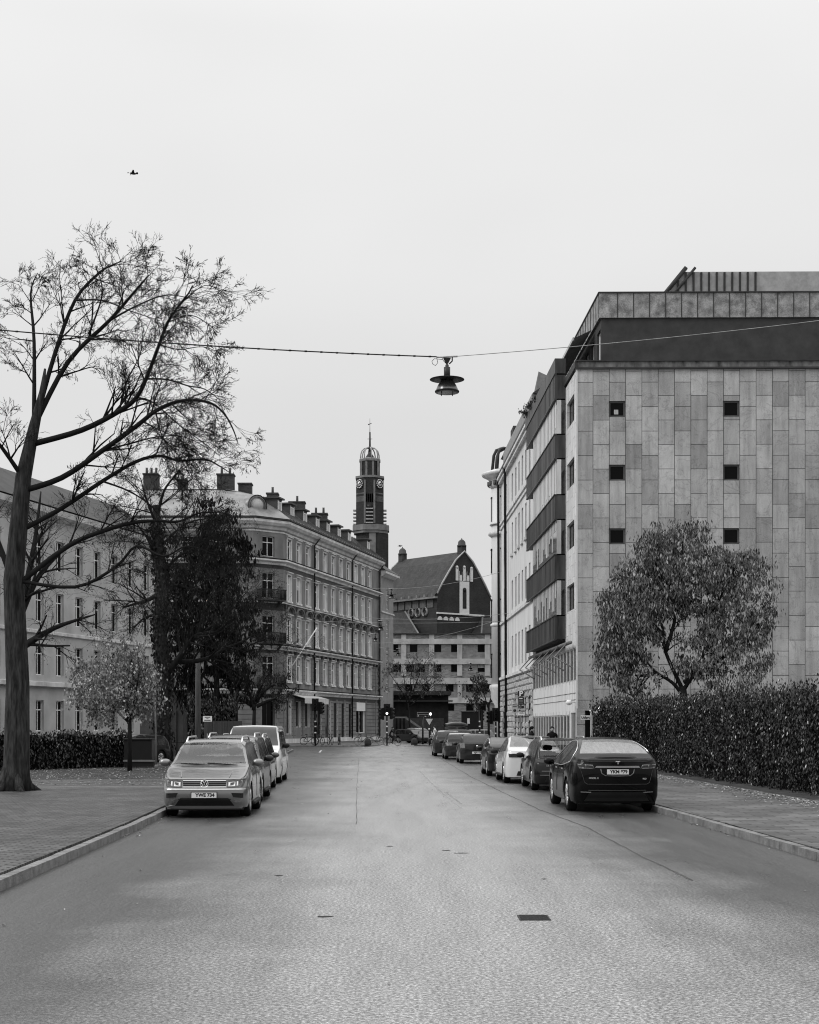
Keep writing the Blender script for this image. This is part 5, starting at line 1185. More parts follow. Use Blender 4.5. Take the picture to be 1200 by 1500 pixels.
c.patch('grille', F_, [(-.44, .64), (.44, .64), (.46, .79), (-.46, .79)], black, .012)
for z in (.655, .70, .745, .785): c.patch('grille_bar', F_, [(-.45, z - .006), (.45, z - .006), (.45, z + .006), (-.45, z + .006)], chrome if z in (.655, .785) else grey, .022)
hl_ = c.patch('headlight', F_, [(.47, .64), (.80, .66), (.86, .83), (.47, .79)], mat('headlight_housing', .05, .1, var=.6, scale=14, coat=1), .016, True)
for o, sg in zip(hl_, (1, -1)):
    c_ = [(.5, .665), (.64, .67), (.64, .765), (.5, .755)]
    for pp in (c_, [(.67, .675), (.77, .685), (.79, .785), (.67, .77)]):
        c2 = [(x, z) for x, z in pp]
        mb = MB(); 
        vs = [(sg * x, c.surf(1, x, z) + .024, z) for x, z in c2]; vi = [(sg * (x + (.575 - x) * .5 if x < .66 else x + (.73 - x) * .5), c.surf(1, x, z) + .02, z + (.72 - z) * .5) for x, z in c2]
        mb.add(vs + vi, [(0, 1, 5, 4), (1, 2, 6, 5), (2, 3, 7, 6), (3, 0, 4, 7)]); mb.build('light_guide', mat('light_guide', .8, .15, var=.1), o)
c.patch('headlight_brow', F_, [(-.86, .6), (.86, .6), (.85, .618), (-.85, .618)], chrome, .014, n=20)
c.patch('lower_grille', F_, [(-.62, .26), (.62, .26), (.5, .42), (-.5, .42)], black, .012)
for z in (.3, .345, .39): c.patch('grille_bar', F_, [(-.55, z - .006), (.55, z - .006), (.55, z + .006), (-.55, z + .006)], plastic, .02)
c.patch('air_intake', F_, [(.60, .44), (.80, .42), (.80, .52), (.56, .53)], black, .012, True)
c.patch('fog_light', F_, [(.62, .33), (.74, .33), (.75, .375), (.62, .375)], lens, .02, True)
c.patch('bumper_trim', F_, [(-.78, .2), (.78, .2), (.8, .255), (-.8, .255)], silver, .02, n=20)
c.patch('lower_apron', F_, [(-.8, .17), (.8, .17), (.8, .2), (-.8, .2)], plastic, .012, n=16)
c.plate(1, .485, 'YWE 734'); o = MB(); o.lathe([(.17, 0), (.185, .012), (.17, .024), (.155, .012)], 20, (.37, 2.62, .98), ax='y', cap=False); o.build('steering_wheel', plastic, c.t)
mb = MB(); y = c.surf(1, 0, .72) + .03; mb.lathe([(.085, .0), (.085, .016), (.074, .016), (.074, .0)], 28, (0, y, .72), ax='y', cap=False)
for pts in ([(-.035, .785), (0, .725), (.035, .785)], [(-.06, .745), (-.028, .665), (0, .715), (.028, .665), (.06, .745)]): mb.tube([(x, y + .01, z) for x, z in pts], .007, 5)
mb.build('emblem', chrome, c.t)
mb = MB(); mb.lathe([(.074, -.004), (.001, .002)], 24, (0, y, .72), ax='y'); mb.build('emblem_disc', black, c.t)
# wipers, bonnet creases, cowl
mb = MB(); mb.tube([(-.6, 3.5, 1.085), (.05, 3.42, 1.13)], .01, 5); mb.tube([(.0, 3.5, 1.085), (.62, 3.42, 1.12)], .01, 5); mb.bx(-.7, .7, 3.42, 3.54, 1.05, 1.075); mb.build('wiper', plastic, c.t)
mb = MB()
for sg in (1, -1): mb.tube([(sg * (.50 + .10 * t), 4.32 - .8 * t, pchip(c.T, 4.32 - .8 * t) - .012) for t in [k / 6 for k in range(7)]], .012, 5)
mb.build('bonnet_crease', silver, c.t)
mb = MB()
for sg in (1, -1):
    mb.tube([(sg * (pchip(c.Wd, y) - .045), y, pchip(c.B, y) + .002) for y in [3.45 + .9 * k / 8 for k in range(9)]], .005, 4)
    for y in (1.05, 2.05, 3.2): mb.tube([(sg * (pchip(c.Wd, y) + .002), y, .36), (sg * (pchip(c.Wd, y) + .003), y, .75), (sg * (pchip(c.Wd, y) - .045), y, pchip(c.B, y))], .006, 4)
mb.tube([(x, c.surf(1, x, .805) + .006, .808) for x in [-.8 + 1.6 * k / 16 for k in range(17)]], .008, 4)
mb.build('panel_gap', black, c.t)
# ---- the cars behind it
c = mk_front('parked_suv', -3.68, 37.5, 4.6, 1.70, .90, darkp, 'dark SUV with black roof, second in the left row behind the silver one', group='cars parked along the left kerb', glass_front=(2.78, 3.5), side=(.45, 3.35), pillars=((1.0, 1.08), (1.95, 2.05), (2.85, 2.93)), mirror_y=3.12, rails=(.5, 2.6), trimc=plastic, glass_rear=(.12, .36))
c.patch('headlight', 1, [(.5, .68), (.8, .7), (.84, .84), (.5, .8)], lens, .015, True); c.patch('grille', 1, [(-.48, .6), (.48, .6), (.46, .8), (-.46, .8)], black); c.plate(1, .46, '')
c = mk_front('parked_suv', -3.9, 43.4, 4.5, 1.64, .90, paint_('mid_grey_paint', .055, .4, .3), 'grey car with pale roof pillars, third in the left row before the white van', group='cars parked along the left kerb', glass_front=(2.72, 3.42), side=(.45, 3.3), pillars=((1.0, 1.08), (1.9, 2.0), (2.8, 2.88)), mirror_y=3.06, rails=(.5, 2.5), glass_rear=(.12, .34))
c.patch('headlight', 1, [(.5, .66), (.8, .68), (.84, .82), (.5, .78)], lens, .015, True); c.patch('grille', 1, [(-.48, .55), (.48, .55), (.46, .78), (-.46, .78)], black); c.plate(1, .46, '')
vL = 5.0; vH = 1.94
c = Car('parked_van', S(-3.98, 49.6 + vL), heading(pi), 'white van, tallest vehicle at the end of the left parked row', [(0, 1.7), (.04, vH * .95), (.15, vH), (3.3, vH), (3.55, vH * .97), (4.15, 1.28), (4.3, 1.2), (4.8, 1.02), (vL, .88)], [(0, 1.08), (3.6, 1.08), (4.2, 1.15), (4.8, .96), (vL, .84)], [(0, .9), (.1, .95), (vL - .7, .96), (vL - .2, .92), (vL, .8)], vH, (1.0, 4.1), paint_('white_van_paint', .62), 'van', 'cars parked along the left kerb', tumble=.16, glass_front=(3.5, 4.18), side=(.5, 4.0), pillars=((1.5, 1.62), (2.9, 3.05), (3.6, 3.7)), mirror_y=3.75, mirror_m=plastic, mz=1.25)
c.patch('headlight', 1, [(.5, .74), (.8, .76), (.82, .92), (.5, .88)], lens, .015, True); c.patch('grille', 1, [(-.5, .62), (.5, .62), (.5, .84), (-.5, .84)], plastic)
# ---- black car on the forecourt at the far left
c = mk_front('parked_car', -10.7, 71, 4.4, 1.5, .87, paint_('forecourt_black', .012), 'dark car half hidden behind the litter bin at far left', glass_front=(2.66, 3.34), side=(.45, 3.2), pillars=((1.0, 1.08), (1.9, 2.0)), mirror_y=2.98, glass_rear=(.12, .36))
c.patch('headlight', 1, [(.5, .6), (.8, .62), (.83, .76), (.5, .72)], lens, .015, True); c.t.rotation_euler[2] += -.5

# ---- black electric crossover, nearest right, rear to the camera
XL = 5.0; XH = 1.67
c = Car('parked_crossover', S(5.42, 33.1), heading(), 'glossy black crossover with plate YKM 879, nearest car on the right', [(0, 1.15), (.05, 1.19), (.16, 1.215), (.45, 1.32), (.95, 1.5), (1.5, 1.62), (2.1, XH), (2.7, 1.655), (3.1, 1.56), (4.0, 1.13), (4.3, 1.0), (4.8, .82), (XL, .72)],
        [(0, 1.11), (.2, 1.13), (.6, 1.12), (1.2, 1.07), (2.5, 1.0), (4.0, 1.0), (4.3, .93), (4.8, .78), (XL, .69)], [(0, .79), (.06, .87), (.17, .935), (.5, .985), (1.05, 1.0), (XL - .8, .985), (XL - .3, .93), (XL - .08, .8), (XL, .7)], XH, (1.03, 4.0), blackp2, 'car', 'cars parked along the right kerb',
        rear=[(0, .16), (.3, .1), (.45, .03), (.7, .0), (.95, .03), (1.1, .0), (1.3, .0)], glass_rear=(.44, 1.5), glass_front=(2.95, 4.0), side=(.85, 3.75), pillars=((1.72, 1.78), (2.75, 2.82)), tumble=.6, dark_glass=True, mirror_y=3.45, wr=.37, bul=.12, sill=.24, nosp=10)
c.patch('spoiler', 0, [(-.66, 1.165), (.66, 1.165), (.62, 1.185), (-.62, 1.185)], blackp2, .05, n=14)
sp = MB(); sp.grid(lambda u, v: ((u - .5) * 1.36, .33 - .18 * v + .07 * (2 * u - 1) ** 2, 1.285 - .05 * v - .03 * (2 * u - 1) ** 2), 14, 3); sp.grid(lambda u, v: ((u - .5) * 1.36, .152 + .07 * (2 * u - 1) ** 2, 1.235 - .055 * v - .03 * (2 * u - 1) ** 2), 14, 1); sp.build('spoiler_blade', plastic, c.t)
c.patch('chrome_bar', 0, [(-.5, 1.005), (.5, 1.005), (.47, 1.045), (-.47, 1.045)], chrome, .03, n=14)
tl = c.patch('tail_light', 0, [(.50, .975), (.83, .985), (.88, 1.1), (.55, 1.08)], taill, .016, True)
for o, sg in zip(tl, (1, -1)):
    mb = MB()
    for pts in ([(.52, 1.0), (.56, 1.06), (.86, 1.075)], [(.55, .99), (.84, 1.0)], [(.69, 1.0), (.70, 1.06)]): mb.tube([(sg * x, c.surf(0, x, z) - .03, z) for x, z in pts], .007, 5)
    mb.build('light_guide', lens, o)
mb = MB(); pts = [(x, z + .085) for x, z in [(-.37, .895), (-.355, .80), (-.28, .745), (0, .735), (.28, .745), (.355, .80), (.37, .895)]]; mb.tube([(x, c.surf(0, x, z) - .014, z) for x, z in pts], .014, 6); mb.build('plate_recess', mat('recess_edge', .12, .2, metal=.5), c.t)
c.plate(0, .915, 'YKM 879', .48, .11)
y = c.surf(0, 0, 1.12) - .018; mb = MB(); mb.tube([(-.05, y, 1.136), (0, y, 1.142), (.05, y, 1.136)], .008, 5); mb.tube([(0, y, 1.13), (0, y, 1.07)], [.01, .004], 5); mb.build('emblem', chrome, c.t)
y = c.surf(0, -.5, .72) - .016; text('MODEL X', .05, chrome, c.t, (-.53, y - .01, .775), name='badge', ext=.003)
y = c.surf(0, .6, .7) - .02; text('90D', .05, chrome, c.t, (.6, y - .004, .76), name='badge', ext=.003)
mb = MB(); q = [(-.86, 1.1), (-.8, .96), (-.72, .68), (-.66, .64), (.66, .64), (.72, .68), (.8, .96), (.86, 1.1)]; pp = []
for i in range(7):
    for k in range(5): t = k / 5; pp.append((q[i][0] * (1 - t) + q[i + 1][0] * t, q[i][1] * (1 - t) + q[i + 1][1] * t))
mb.tube([(x, c.surf(0, x, z) - .003, z) for x, z in pp], .008, 4)
for sg in (1, -1):
    for y in (1.55, 2.75): mb.tube([(sg * (pchip(c.Wd, y) + .003), y, .4), (sg * (pchip(c.Wd, y) + .004), y, .8), (sg * (pchip(c.Wd, y) - .045), y, pchip(c.B, y))], .007, 4)
mb.build('panel_gap', mat('gap_sheen', .035, .4), c.t)  # paler than the black paint: sheen along the shut lines put into colour
c.patch('diffuser', 0, [(-.72, .26), (.72, .26), (.6, .47), (-.6, .47)], plastic, .014, n=14)
c.patch('bumper_crease_glint', 0, [(-.64, .495), (.64, .495), (.62, .515), (-.62, .515)], mat('crease_glint', .05, .15), .02, n=14)  # paler strip: reflection along the bumper crease put into the colour
c.patch('reflector', 0, [(.58, .45), (.8, .46), (.8, .475), (.58, .47)], mat('reflector', .2, .2), .014, True)
mb = MB()
for sg in (1, -1):
    pts = [(.72, 1.11), (.9, 1.28), (1.2, 1.44), (1.7, 1.57), (2.3, 1.6), (2.8, 1.56), (3.3, 1.36), (3.8, 1.12), (4.05, 1.03)]
    def sx(y): h = pchip(c.T, y) - pchip(c.B, y); return pchip(c.Wd, y) - .05
    q = []
    for k in range(19):
        t = k / 18; y = .72 + 3.2 * t; h = pchip(c.T, y) - pchip(c.B, y); q.append((sg * (pchip(c.Wd, y) - .05 - .6 * h * .87 + .012), y, pchip(c.B, y) + .88 * h))
    mb.tube(q, .011, 5); q = [(sg * (pchip(c.Wd, y) - .045), y, pchip(c.B, y) + .012) for y in [.72 + 3.2 * k / 12 for k in range(13)]]; mb.tube(q, .011, 5)
    mb.tube([(sg * (pchip(c.Wd, .72) - .045), .72, pchip(c.B, .72) + .01), (sg * (pchip(c.Wd, .72) - .05 - .6 * (pchip(c.T, .72) - pchip(c.B, .72)) * .87 + .012), .72, pchip(c.B, .72) + .88 * (pchip(c.T, .72) - pchip(c.B, .72)))], .011, 5)
mb.build('window_trim', chrome, c.t)
mb = MB()
for sg in (1, -1):
    for y in (1.62, 2.72): mb.bx(sg * (pchip(c.Wd, y) + .004) - .006, sg * (pchip(c.Wd, y) + .004) + .006, y, y + .2, .93, .955)
mb.build('door_handle', chrome, c.t)
# rear-view generic
def rear_kit(c, z0, z1, zp_, hat=None, tm=taill, xin=.48, xo=.84, plate_txt=''):
    c.patch('tail_light', 0, [(xin, z0), (xo, z0), (xo + .02, z1), (xin + .04, z1)], tm, .015, True); c.plate(0, zp_, plate_txt)
    c.patch('diffuser', 0, [(-.6, .27), (.6, .27), (.55, .42), (-.55, .42)], plastic, .012)
def mk_rear(name, lat, d, L_, H, W, paint, label, T=None, B=None, **k):
    return Car(name, S(lat, d), heading(), label, T or suvT(L_, H), B or suvB(L_, H), wid(L_, W), H, (L_ * .2, L_ - .88), paint, group='cars parked along the right kerb', **k)
c = mk_rear('parked_suv', 5.70, 44.1, 4.57, 1.56, .93, paint_('suv_black', .008), 'black SUV with dark rear spoiler, second in the right row behind the crossover', side=(.5, 3.3), pillars=((1.0, 1.1), (1.9, 2.0)), mirror_y=3.1, mirror_m=plastic, glass_front=(2.78, 3.45), glass_rear=(.07, .33), rails=(.5, 2.5), rear=[(0, .1), (.5, 0), (.8, .05), (1.0, .1), (1.6, .22)])
rear_kit(c, .84, .95, .55, xin=.42); c.patch('chrome_strip', 0, [(-.7, .995), (.7, .995), (.7, 1.01), (-.7, 1.01)], grey, .02, n=14); c.patch('bumper_trim', 0, [(-.7, .58), (.7, .58), (.7, .6), (-.7, .6)], grey, .02, n=14); c.patch('bumper_trim', 0, [(-.75, .46), (.75, .46), (.75, .48), (-.75, .48)], grey, .02, n=14)
mb = MB(); mb.bx(-.6, .6, .02, .2, 1.49, 1.52); mb.build('spoiler_blade', plastic, c.t); text('DS 7', .07, chrome, c.t, (-.5, c.surf(0, .5, .75) - .03, .75), name='badge')
fbT = lambda L_, H: [(0, 1.08), (.05, 1.12), (.5, 1.25), (1.1, H * .93), (1.8, H), (2.3, H * .995), (2.8, H * .95), (3.7, 1.05), (3.9, .98), (L_ - .2, .76), (L_, .66)]
fbB = lambda L_, H: [(0, 1.06), (.6, 1.05), (2.5, .98), (3.7, .93), (3.9, .9), (L_ - .2, .72), (L_, .63)]
c = mk_rear('parked_car', 5.38, 49.6, 4.75, 1.58, .96, paint_('white_crossover_paint', .6), 'white fastback car with sloping glass roof between two black cars', T=fbT(4.75, 1.58), B=fbB(4.75, 1.58), side=(.8, 3.5), pillars=((1.7, 1.76), (2.6, 2.66)), glass_rear=(.4, 1.6), glass_front=(2.75, 3.7), tumble=.4, mirror_y=3.3, mirror_m=plastic, trimc=plastic)
rear_kit(c, .88, 1.0, .75, xin=.42, tm=mat('dark_tail', .015, .1, coat=1))
c = mk_rear('parked_car', 5.25, 56.7, 4.3, 1.48, .87, paint_('black_small', .01), 'small black car with bright window trim, hidden partly by the white fastback', T=fbT(4.3, 1.48)[:-3] + [(3.85, .92), (4.15, .76), (4.3, .66)], B=fbB(4.3, 1.48)[:-3] + [(3.85, .86), (4.15, .72), (4.3, .63)], side=(.7, 3.3), pillars=((1.6, 1.68), (2.4, 2.46)), glass_rear=(.4, 1.4), glass_front=(2.6, 3.5), tumble=.36, mirror_y=3.1)
rear_kit(c, .84, .96, .6)
mb = MB()
for sg in (1, -1): mb.tube([(sg * (pchip(c.Wd, y) - .05 - .36 * (pchip(c.T, y) - pchip(c.B, y)) * .87 + .01), y, pchip(c.B, y) + .88 * (pchip(c.T, y) - pchip(c.B, y))) for y in [.6 + 2.9 * k / 14 for k in range(15)]], .02, 5)
mb.build('window_trim', chrome, c.t)
hbT = lambda L_, H: [(0, H * .66), (.05, H * .7), (.2, H * .82), (.45, H * .955), (1.0, H), (L_ * .5, H * .995), (L_ * .6, H * .94), (L_ * .76, H * .68), (L_ * .8, H * .64), (L_ * .95, H * .52), (L_, H * .46)]
hbB = lambda L_, H: [(0, H * .63), (.6, H * .64), (L_ * .72, H * .6), (L_ * .8, H * .61), (L_ * .95, H * .49), (L_, H * .44)]
c = mk_rear('parked_car', 5.3, 75.6, 4.03, 1.5, .86, paint_('hatch_dark', .02, .2), 'dark rounded hatchback with pale number plate, further along the right row', T=hbT(4.03, 1.5), B=hbB(4.03, 1.5), side=(.5, 3.0), pillars=((1.3, 1.4), (2.2, 2.3)), glass_rear=(.06, .42), glass_front=(2.4, 3.05), mirror_y=2.75)
rear_kit(c, .78, 1.05, .55, xin=.6, tm=mat('pale_tail', .2, .1, var=.4, scale=10, coat=1), plate_txt='RJN 618'); mb = MB(); mb.lathe([(.045, 0), (.045, .02)], 14, (0, c.surf(0, 0, .88) - .03, .88), ax='y'); mb.build('emblem', chrome, c.t)
c.patch('bumper_strip', 0, [(-.75, .66), (.75, .66), (.75, .685), (-.75, .685)], plastic, .015, n=14)
c = mk_rear('parked_car', 5.0, 84.6, 4.3, 1.5, .88, paint_('estate_dark', .02), 'dark estate car with pale roof, ahead of the rounded hatchback', side=(.5, 3.2), pillars=((1.3, 1.4), (2.2, 2.3)), glass_rear=(.12, .34), glass_front=(2.6, 3.25), mirror_y=2.9, roofm_=paint_('pale_roof', .4))
rear_kit(c, .78, .96, .6, tm=lens)
c = mk_rear('parked_car', 4.75, 93, 4.5, 1.62, .9, paint_('box_car_dark', .02), 'dark car carrying a long roof box, foremost of the right row', side=(.5, 3.2), pillars=((1.3, 1.4), (2.2, 2.3)), glass_rear=(.12, .34), glass_front=(2.7, 3.4), mirror_y=3.0, roofm_=paint_('pale_roof2', .35)); rear_kit(c, .84, 1.0, .6)
b0 = S(4.6, 94.2, 1.74); mb = MB(); mb.grid(lambda u, v: (cos(v * 2 * pi) * .38 * (sin(pi * min(max(u, .02), .98)) ** .35), u * 2.1, .2 + sin(v * 2 * pi) * (.2 if sin(v * 2 * pi) > 0 else .12) * (sin(pi * min(max(u, .02), .98)) ** .4)), 14, 16)
for y in (.6, 1.5): mb.bx(-.55, .55, y, y + .05, -.08, .08)
mb.build('roof_box', mat('roof_box', .05, .3, var=.2, coat=.5), None, b0, AS - .75, 'dark glossy roof box strapped on the foremost car of the right row', 'roof box')
# ---- cars beyond the junction
def far_car(px, Y, rz, H, paint, label, L_=4.4, away=False):
    b = G(px, Y); c = Car('distant_car', b, rz, label, suvT(L_, H), suvB(L_, H), wid(L_, .88), H, (L_ * .2, L_ - .88), paint, group='cars beyond the junction', side=(.45, 3.2), pillars=((1.0, 1.08), (1.9, 2.0), (2.8, 2.86)), glass_front=(L_ * .61, L_ * .76), glass_rear=(.12, .34), mirror_y=2.95)
    c.patch('headlight', 1, [(.5, .62), (.8, .64), (.83, .78), (.5, .74)], lens, .015, True); return c
far_car(602, 169, R(205), 1.62, paint_('far_silver', .5, .2), 'pale silver car beyond the traffic island, left of the yield sign')
far_car(584, 164, R(222), 1.5, paint_('far_dark', .05), 'dark car tucked before the pale silver one, beyond the cyclist')
far_car(622.5, 162, R(180), 1.35, paint_('far_dark2', .02), 'low dark car directly behind the yield sign')
far_car(722, 150, R(100), 1.5, paint_('far_grey', .12), 'grey car crossing behind the right row near the turret base')
far_car(694, 146, R(85), 1.5, paint_('far_dark3', .03), 'dark car passing before the black kiosk')

# ================================================================ bicycles
def bicycle(px, Y, rz, label, m=dark, group='bicycles parked by the corner house', tyre=rubber, lean=0.):
    t = empty('bicycle', tuple(G(px, Y, .11 if Y < 134.4 or group else 0)), rz, label, 'bicycle', group)
    wm = MB(); n = 24
    wm.lathe([(.335 + .024 * cos(a), .024 * sin(a)) for a in [2 * pi * k / 6 for k in range(7)]], n, ax='y', cap=False)
    sp_ = MB()
    for k in range(12): a = pi * k / 6; sp_.tube([(0, 0, 0), (cos(a) * .33, 0, sin(a) * .33)], .004, 3)
    sp_.lathe([(.32, -.01), (.33, .0), (.32, .01)], n, ax='y', cap=False)
    wmm, spm = wm.mesh('wheel', tyre), sp_.mesh('spokes', alloy)
    for x in (-.52, .52): o = link('wheel', wmm, t, (x, 0, .355)); link('spokes', spm, o)
    mb = MB()
    bb, st, hd_, hb, rr, fr = (-.08, 0, .3), (-.22, 0, .85), (.33, 0, .88), (.37, 0, .75), (-.52, 0, .355), (.52, 0, .355)
    for a, b in ((bb, st), (bb, hb), (st, hb), (bb, rr), (st, rr), (hd_, fr)): mb.tube([a, b], .024, 6)
    mb.build('frame', m, t)
    mb = MB(); mb.tube([(.33, 0, .88), (.31, 0, 1.0), (.36, -.12, 1.03), (.2, -.28, 1.0)], .013, 5); mb.tube([(.31, 0, 1.0), (.36, .12, 1.03), (.2, .28, 1.0)], .013, 5); mb.build('handlebar', dark, t)
    mb = MB(); mb.tube([(-.22, 0, .84), (-.25, 0, .94)], .014, 5); mb.sphere((-.27, 0, .97), .13, 10, 6, 0, (1, .55, .3)); mb.build('saddle', plastic, t)
    mb = MB(); mb.tube([(-.82, 0, .52), (-.78, 0, .66), (-.52, 0, .745), (-.28, 0, .66)], .02, 5); mb.tube([(.78, 0, .6), (.62, 0, .73), (.5, 0, .745), (.35, 0, .7)], .02, 5); mb.build('mudguard', m, t)
    t.rotation_euler[0] = lean; return t
bicycle(453, 136.6, R(20), 'leftmost dark bicycle in the row before the corner house'); bicycle(468, 137, R(60), 'dark bicycle standing right beside the banded signal pole')
bicycle(484, 137.5, R(75), 'dark bicycle with thin tyres between the shop doors, middle of the row'); bicycle(497, 137.2, R(100), 'bicycle turned almost end on, right of the middle shop door')
bicycle(532, 136.8, R(15), 'bicycle with bright rims at left of the shop window', tyre=grey); bicycle(549, 136.8, R(172), 'bicycle with bright rims at right, next to the bollard', tyre=grey)

# ================================================================ people
def person(name_loc, rz, label, joints, shirt, trousers, hair_m, pants_z, h=1.75, coat=None, group=None, skin=None):
    """joints: dict of local joint positions; builds one continuous skinned body with hands"""
    J = joints; V_ = []; E_ = []; RR = []; idx = {}
    def add(n, p, r, par=None):
        idx[n] = len(V_); V_.append(Vector(p)); RR.append(r)
        if par is not None: E_.append((idx[par], idx[n]))
    add('pelvis', J['pelvis'], .15); add('waist', J['waist'], .125, 'pelvis'); add('chest', J['chest'], .155, 'waist'); add('neckb', J['neck'], .075, 'chest')
    nk = Vector(J['neck']); hdv = Vector(J['head']); add('chin', nk.lerp(hdv, .42), .058, 'neckb'); add('face', nk.lerp(hdv, .75), .083, 'chin'); add('crown', hdv, .09, 'face'); add('top', hdv + (hdv - nk).normalized() * .07, .06, 'crown')
    fw = Vector(J.get('look', (0, -1, 0)))
    for s_, sg in (('l', -1), ('r', 1)):
        sh, el, wr_ = Vector(J['sh' + s_]), Vector(J['el' + s_]), Vector(J['wr' + s_])
        add('sh' + s_, sh, .07, 'chest'); add('ua' + s_, sh.lerp(el, .5), .058, 'sh' + s_); add('el' + s_, el, .05, 'ua' + s_); add('fa' + s_, el.lerp(wr_, .5), .044, 'el' + s_); add('wr' + s_, wr_, .028, 'fa' + s_)
        d = (wr_ - el).normalized(); sd2 = d.cross(fw); sd2 = sd2.normalized() if sd2.length > .1 else Vector((1, 0, 0)); nrm = d.cross(sd2)
        add('pm' + s_, wr_ + d * .06, .034, 'wr' + s_)
        for k, ln in enumerate((.07, .08, .075, .06)):
            b = wr_ + d * .085 + sd2 * (k - 1.5) * .021; add('f%d' % k + s_, b, .0105, 'pm' + s_); add('g%d' % k + s_, b + d * ln * .55 + nrm * .012, .0095, 'f%d' % k + s_); add('h%d' % k + s_, b + d * ln + nrm * .032, .008, 'g%d' % k + s_)
        add('t0' + s_, wr_ + d * .03 + sd2 * -.042, .011, 'pm' + s_); add('t1' + s_, wr_ + d * .075 + sd2 * -.062 + nrm * .01, .009, 't0' + s_)
        hp, kn, an = Vector(J['hp' + s_]), Vector(J['kn' + s_]), Vector(J['an' + s_]); to = Vector(J['to' + s_])
        add('hp' + s_, hp, .1, 'pelvis'); add('th' + s_, hp.lerp(kn, .5), .085, 'hp' + s_); add('kn' + s_, kn, .062, 'th' + s_); add('ca' + s_, kn.lerp(an, .4), .06, 'kn' + s_); add('an' + s_, an, .042, 'ca' + s_); add('to' + s_, to, .036, 'an' + s_)
    me = bpy.data.meshes.new('person'); me.from_pydata([tuple(v) for v in V_], E_, []); o = bpy.data.objects.new('p', me); COL.objects.link(o)
    md = o.modifiers.new('s', 'SKIN'); md.use_smooth_shade = True
    for i, sv in enumerate(me.skin_vertices[0].data): sv.radius = (RR[i], RR[i] * (.72 if i in (0, 1, 2) else 1)); sv.use_root = (i == 0)
    o.modifiers.new('u', 'SUBSURF').levels = 1; o.modifiers['u'].render_levels = 1
    dg = bpy.context.evaluated_depsgraph_get(); m2 = bpy.data.meshes.new_from_object(o.evaluated_get(dg)); bpy.data.objects.remove(o)
    sk = mat('skin', .38, .6, var=.08, scale=8)
    m2.materials.clear()
    for m in (trousers, shirt, sk, black): m2.materials.append(m)
    nz_ = nk.z
    for p in m2.polygons:
        c = p.center; mi = 1 if c.z > pants_z else 0
        if (c - nk).length < .5 and (c - nk).dot((hdv - nk).normalized()) > .045: mi = 2
        for s_ in 'lr':
            w_ = Vector(J['wr' + s_])
            if (c - w_).dot((w_ - Vector(J['el' + s_])).normalized()) > 0 and (c - w_).length < .22: mi = 2
            if (c - Vector(J['an' + s_])).length < .13 or (c - Vector(J['to' + s_])).length < .1: mi = 3
        p.material_index = mi; p.use_smooth = True
    root = link('person', m2, None, name_loc, rz, label, 'person', group)
    up = (hdv - nk).normalized(); f_ = (fw - up * fw.dot(up)).normalized(); sd3 = f_.cross(up)
    fc = nk.lerp(hdv, .78)
    mb = MB(); mb.sphere(tuple(hdv - f_ * .022 + up * .012), .112, 14, 10, 0, (.95, 1.0, 1.02)); mb.build('hair', hair_m, root)
    mb = MB(); mb.sphere(tuple(fc + f_ * .02 - up * .0), .088, 14, 10, 0, (.95, 1.02, 1.18)); mb.sphere(tuple(fc + f_ * .112), .016, 8, 6, 0, (.8, 1, 1.4))
    for sg in (1, -1): mb.sphere(tuple(fc + sd3 * sg * .092 + f_ * .0), .022, 8, 6, 0, (.5, .9, 1.3))
    mb.build('face', sk, root)
    mb = MB()
    for sg in (1, -1): mb.sphere(tuple(fc + sd3 * sg * .032 + f_ * .098 + up * .022), .011, 8, 6)
    mb.box(tuple(fc + f_ * .1 - up * .045), (.04, .012, .008)); mb.build('facial_features', mat('feature_dark', .04), root)
    return root
def stand(stride=0., hh=1.0):
    J = dict(pelvis=(0, 0, .95), waist=(0, 0, 1.1), chest=(0, -.01, 1.32), neck=(0, 0, 1.5), head=(0, -.02, 1.66), look=(0, -1, 0))
    for s_, sg in (('l', -1), ('r', 1)):
        k = stride * sg
        J['sh' + s_] = (sg * .19, 0, 1.42); J['el' + s_] = (sg * .25, .05 + k * .12, 1.13); J['wr' + s_] = (sg * .24, -.08 + k * .25, .9)
        J['hp' + s_] = (sg * .1, 0, .9); J['kn' + s_] = (sg * .11, -.04 - k * .25, .5); J['an' + s_] = (sg * .1, .02 - k * .42 + (.12 if k < 0 else 0), .09 + (.06 if k < 0 else 0)); J['to' + s_] = (sg * .12, -.14 - k * .42 + (.12 if k < 0 else 0), .04)
    return J
cloth_k = mat('black_cloth', .012, .9, var=.3, scale=8); cloth_w = mat('pale_jacket', .6, .8, var=.15, scale=8); cloth_g = mat('grey_trousers', .22, .85, var=.2, scale=8)
person(tuple(G(637, 139, .105)), R(-78), 'person in pale jacket and grey trousers striding left across the traffic island', stand(.9), cloth_w, cloth_g, mat('dark_hair', .015), 1.0)
person(tuple(S(8.6, 71.5, .11)), 0, 'person with dark coat and short dark hair facing the camera behind the black SUV', stand(.2), cloth_k, cloth_k, mat('dark_hair', .015), .9)
person(tuple(S(7.5, 70.3, .11)), R(70), 'person in hooded black coat, turned away, left of the facing pedestrian', stand(.3), cloth_k, cloth_k, mat('black_hood', .01, .9), .9)
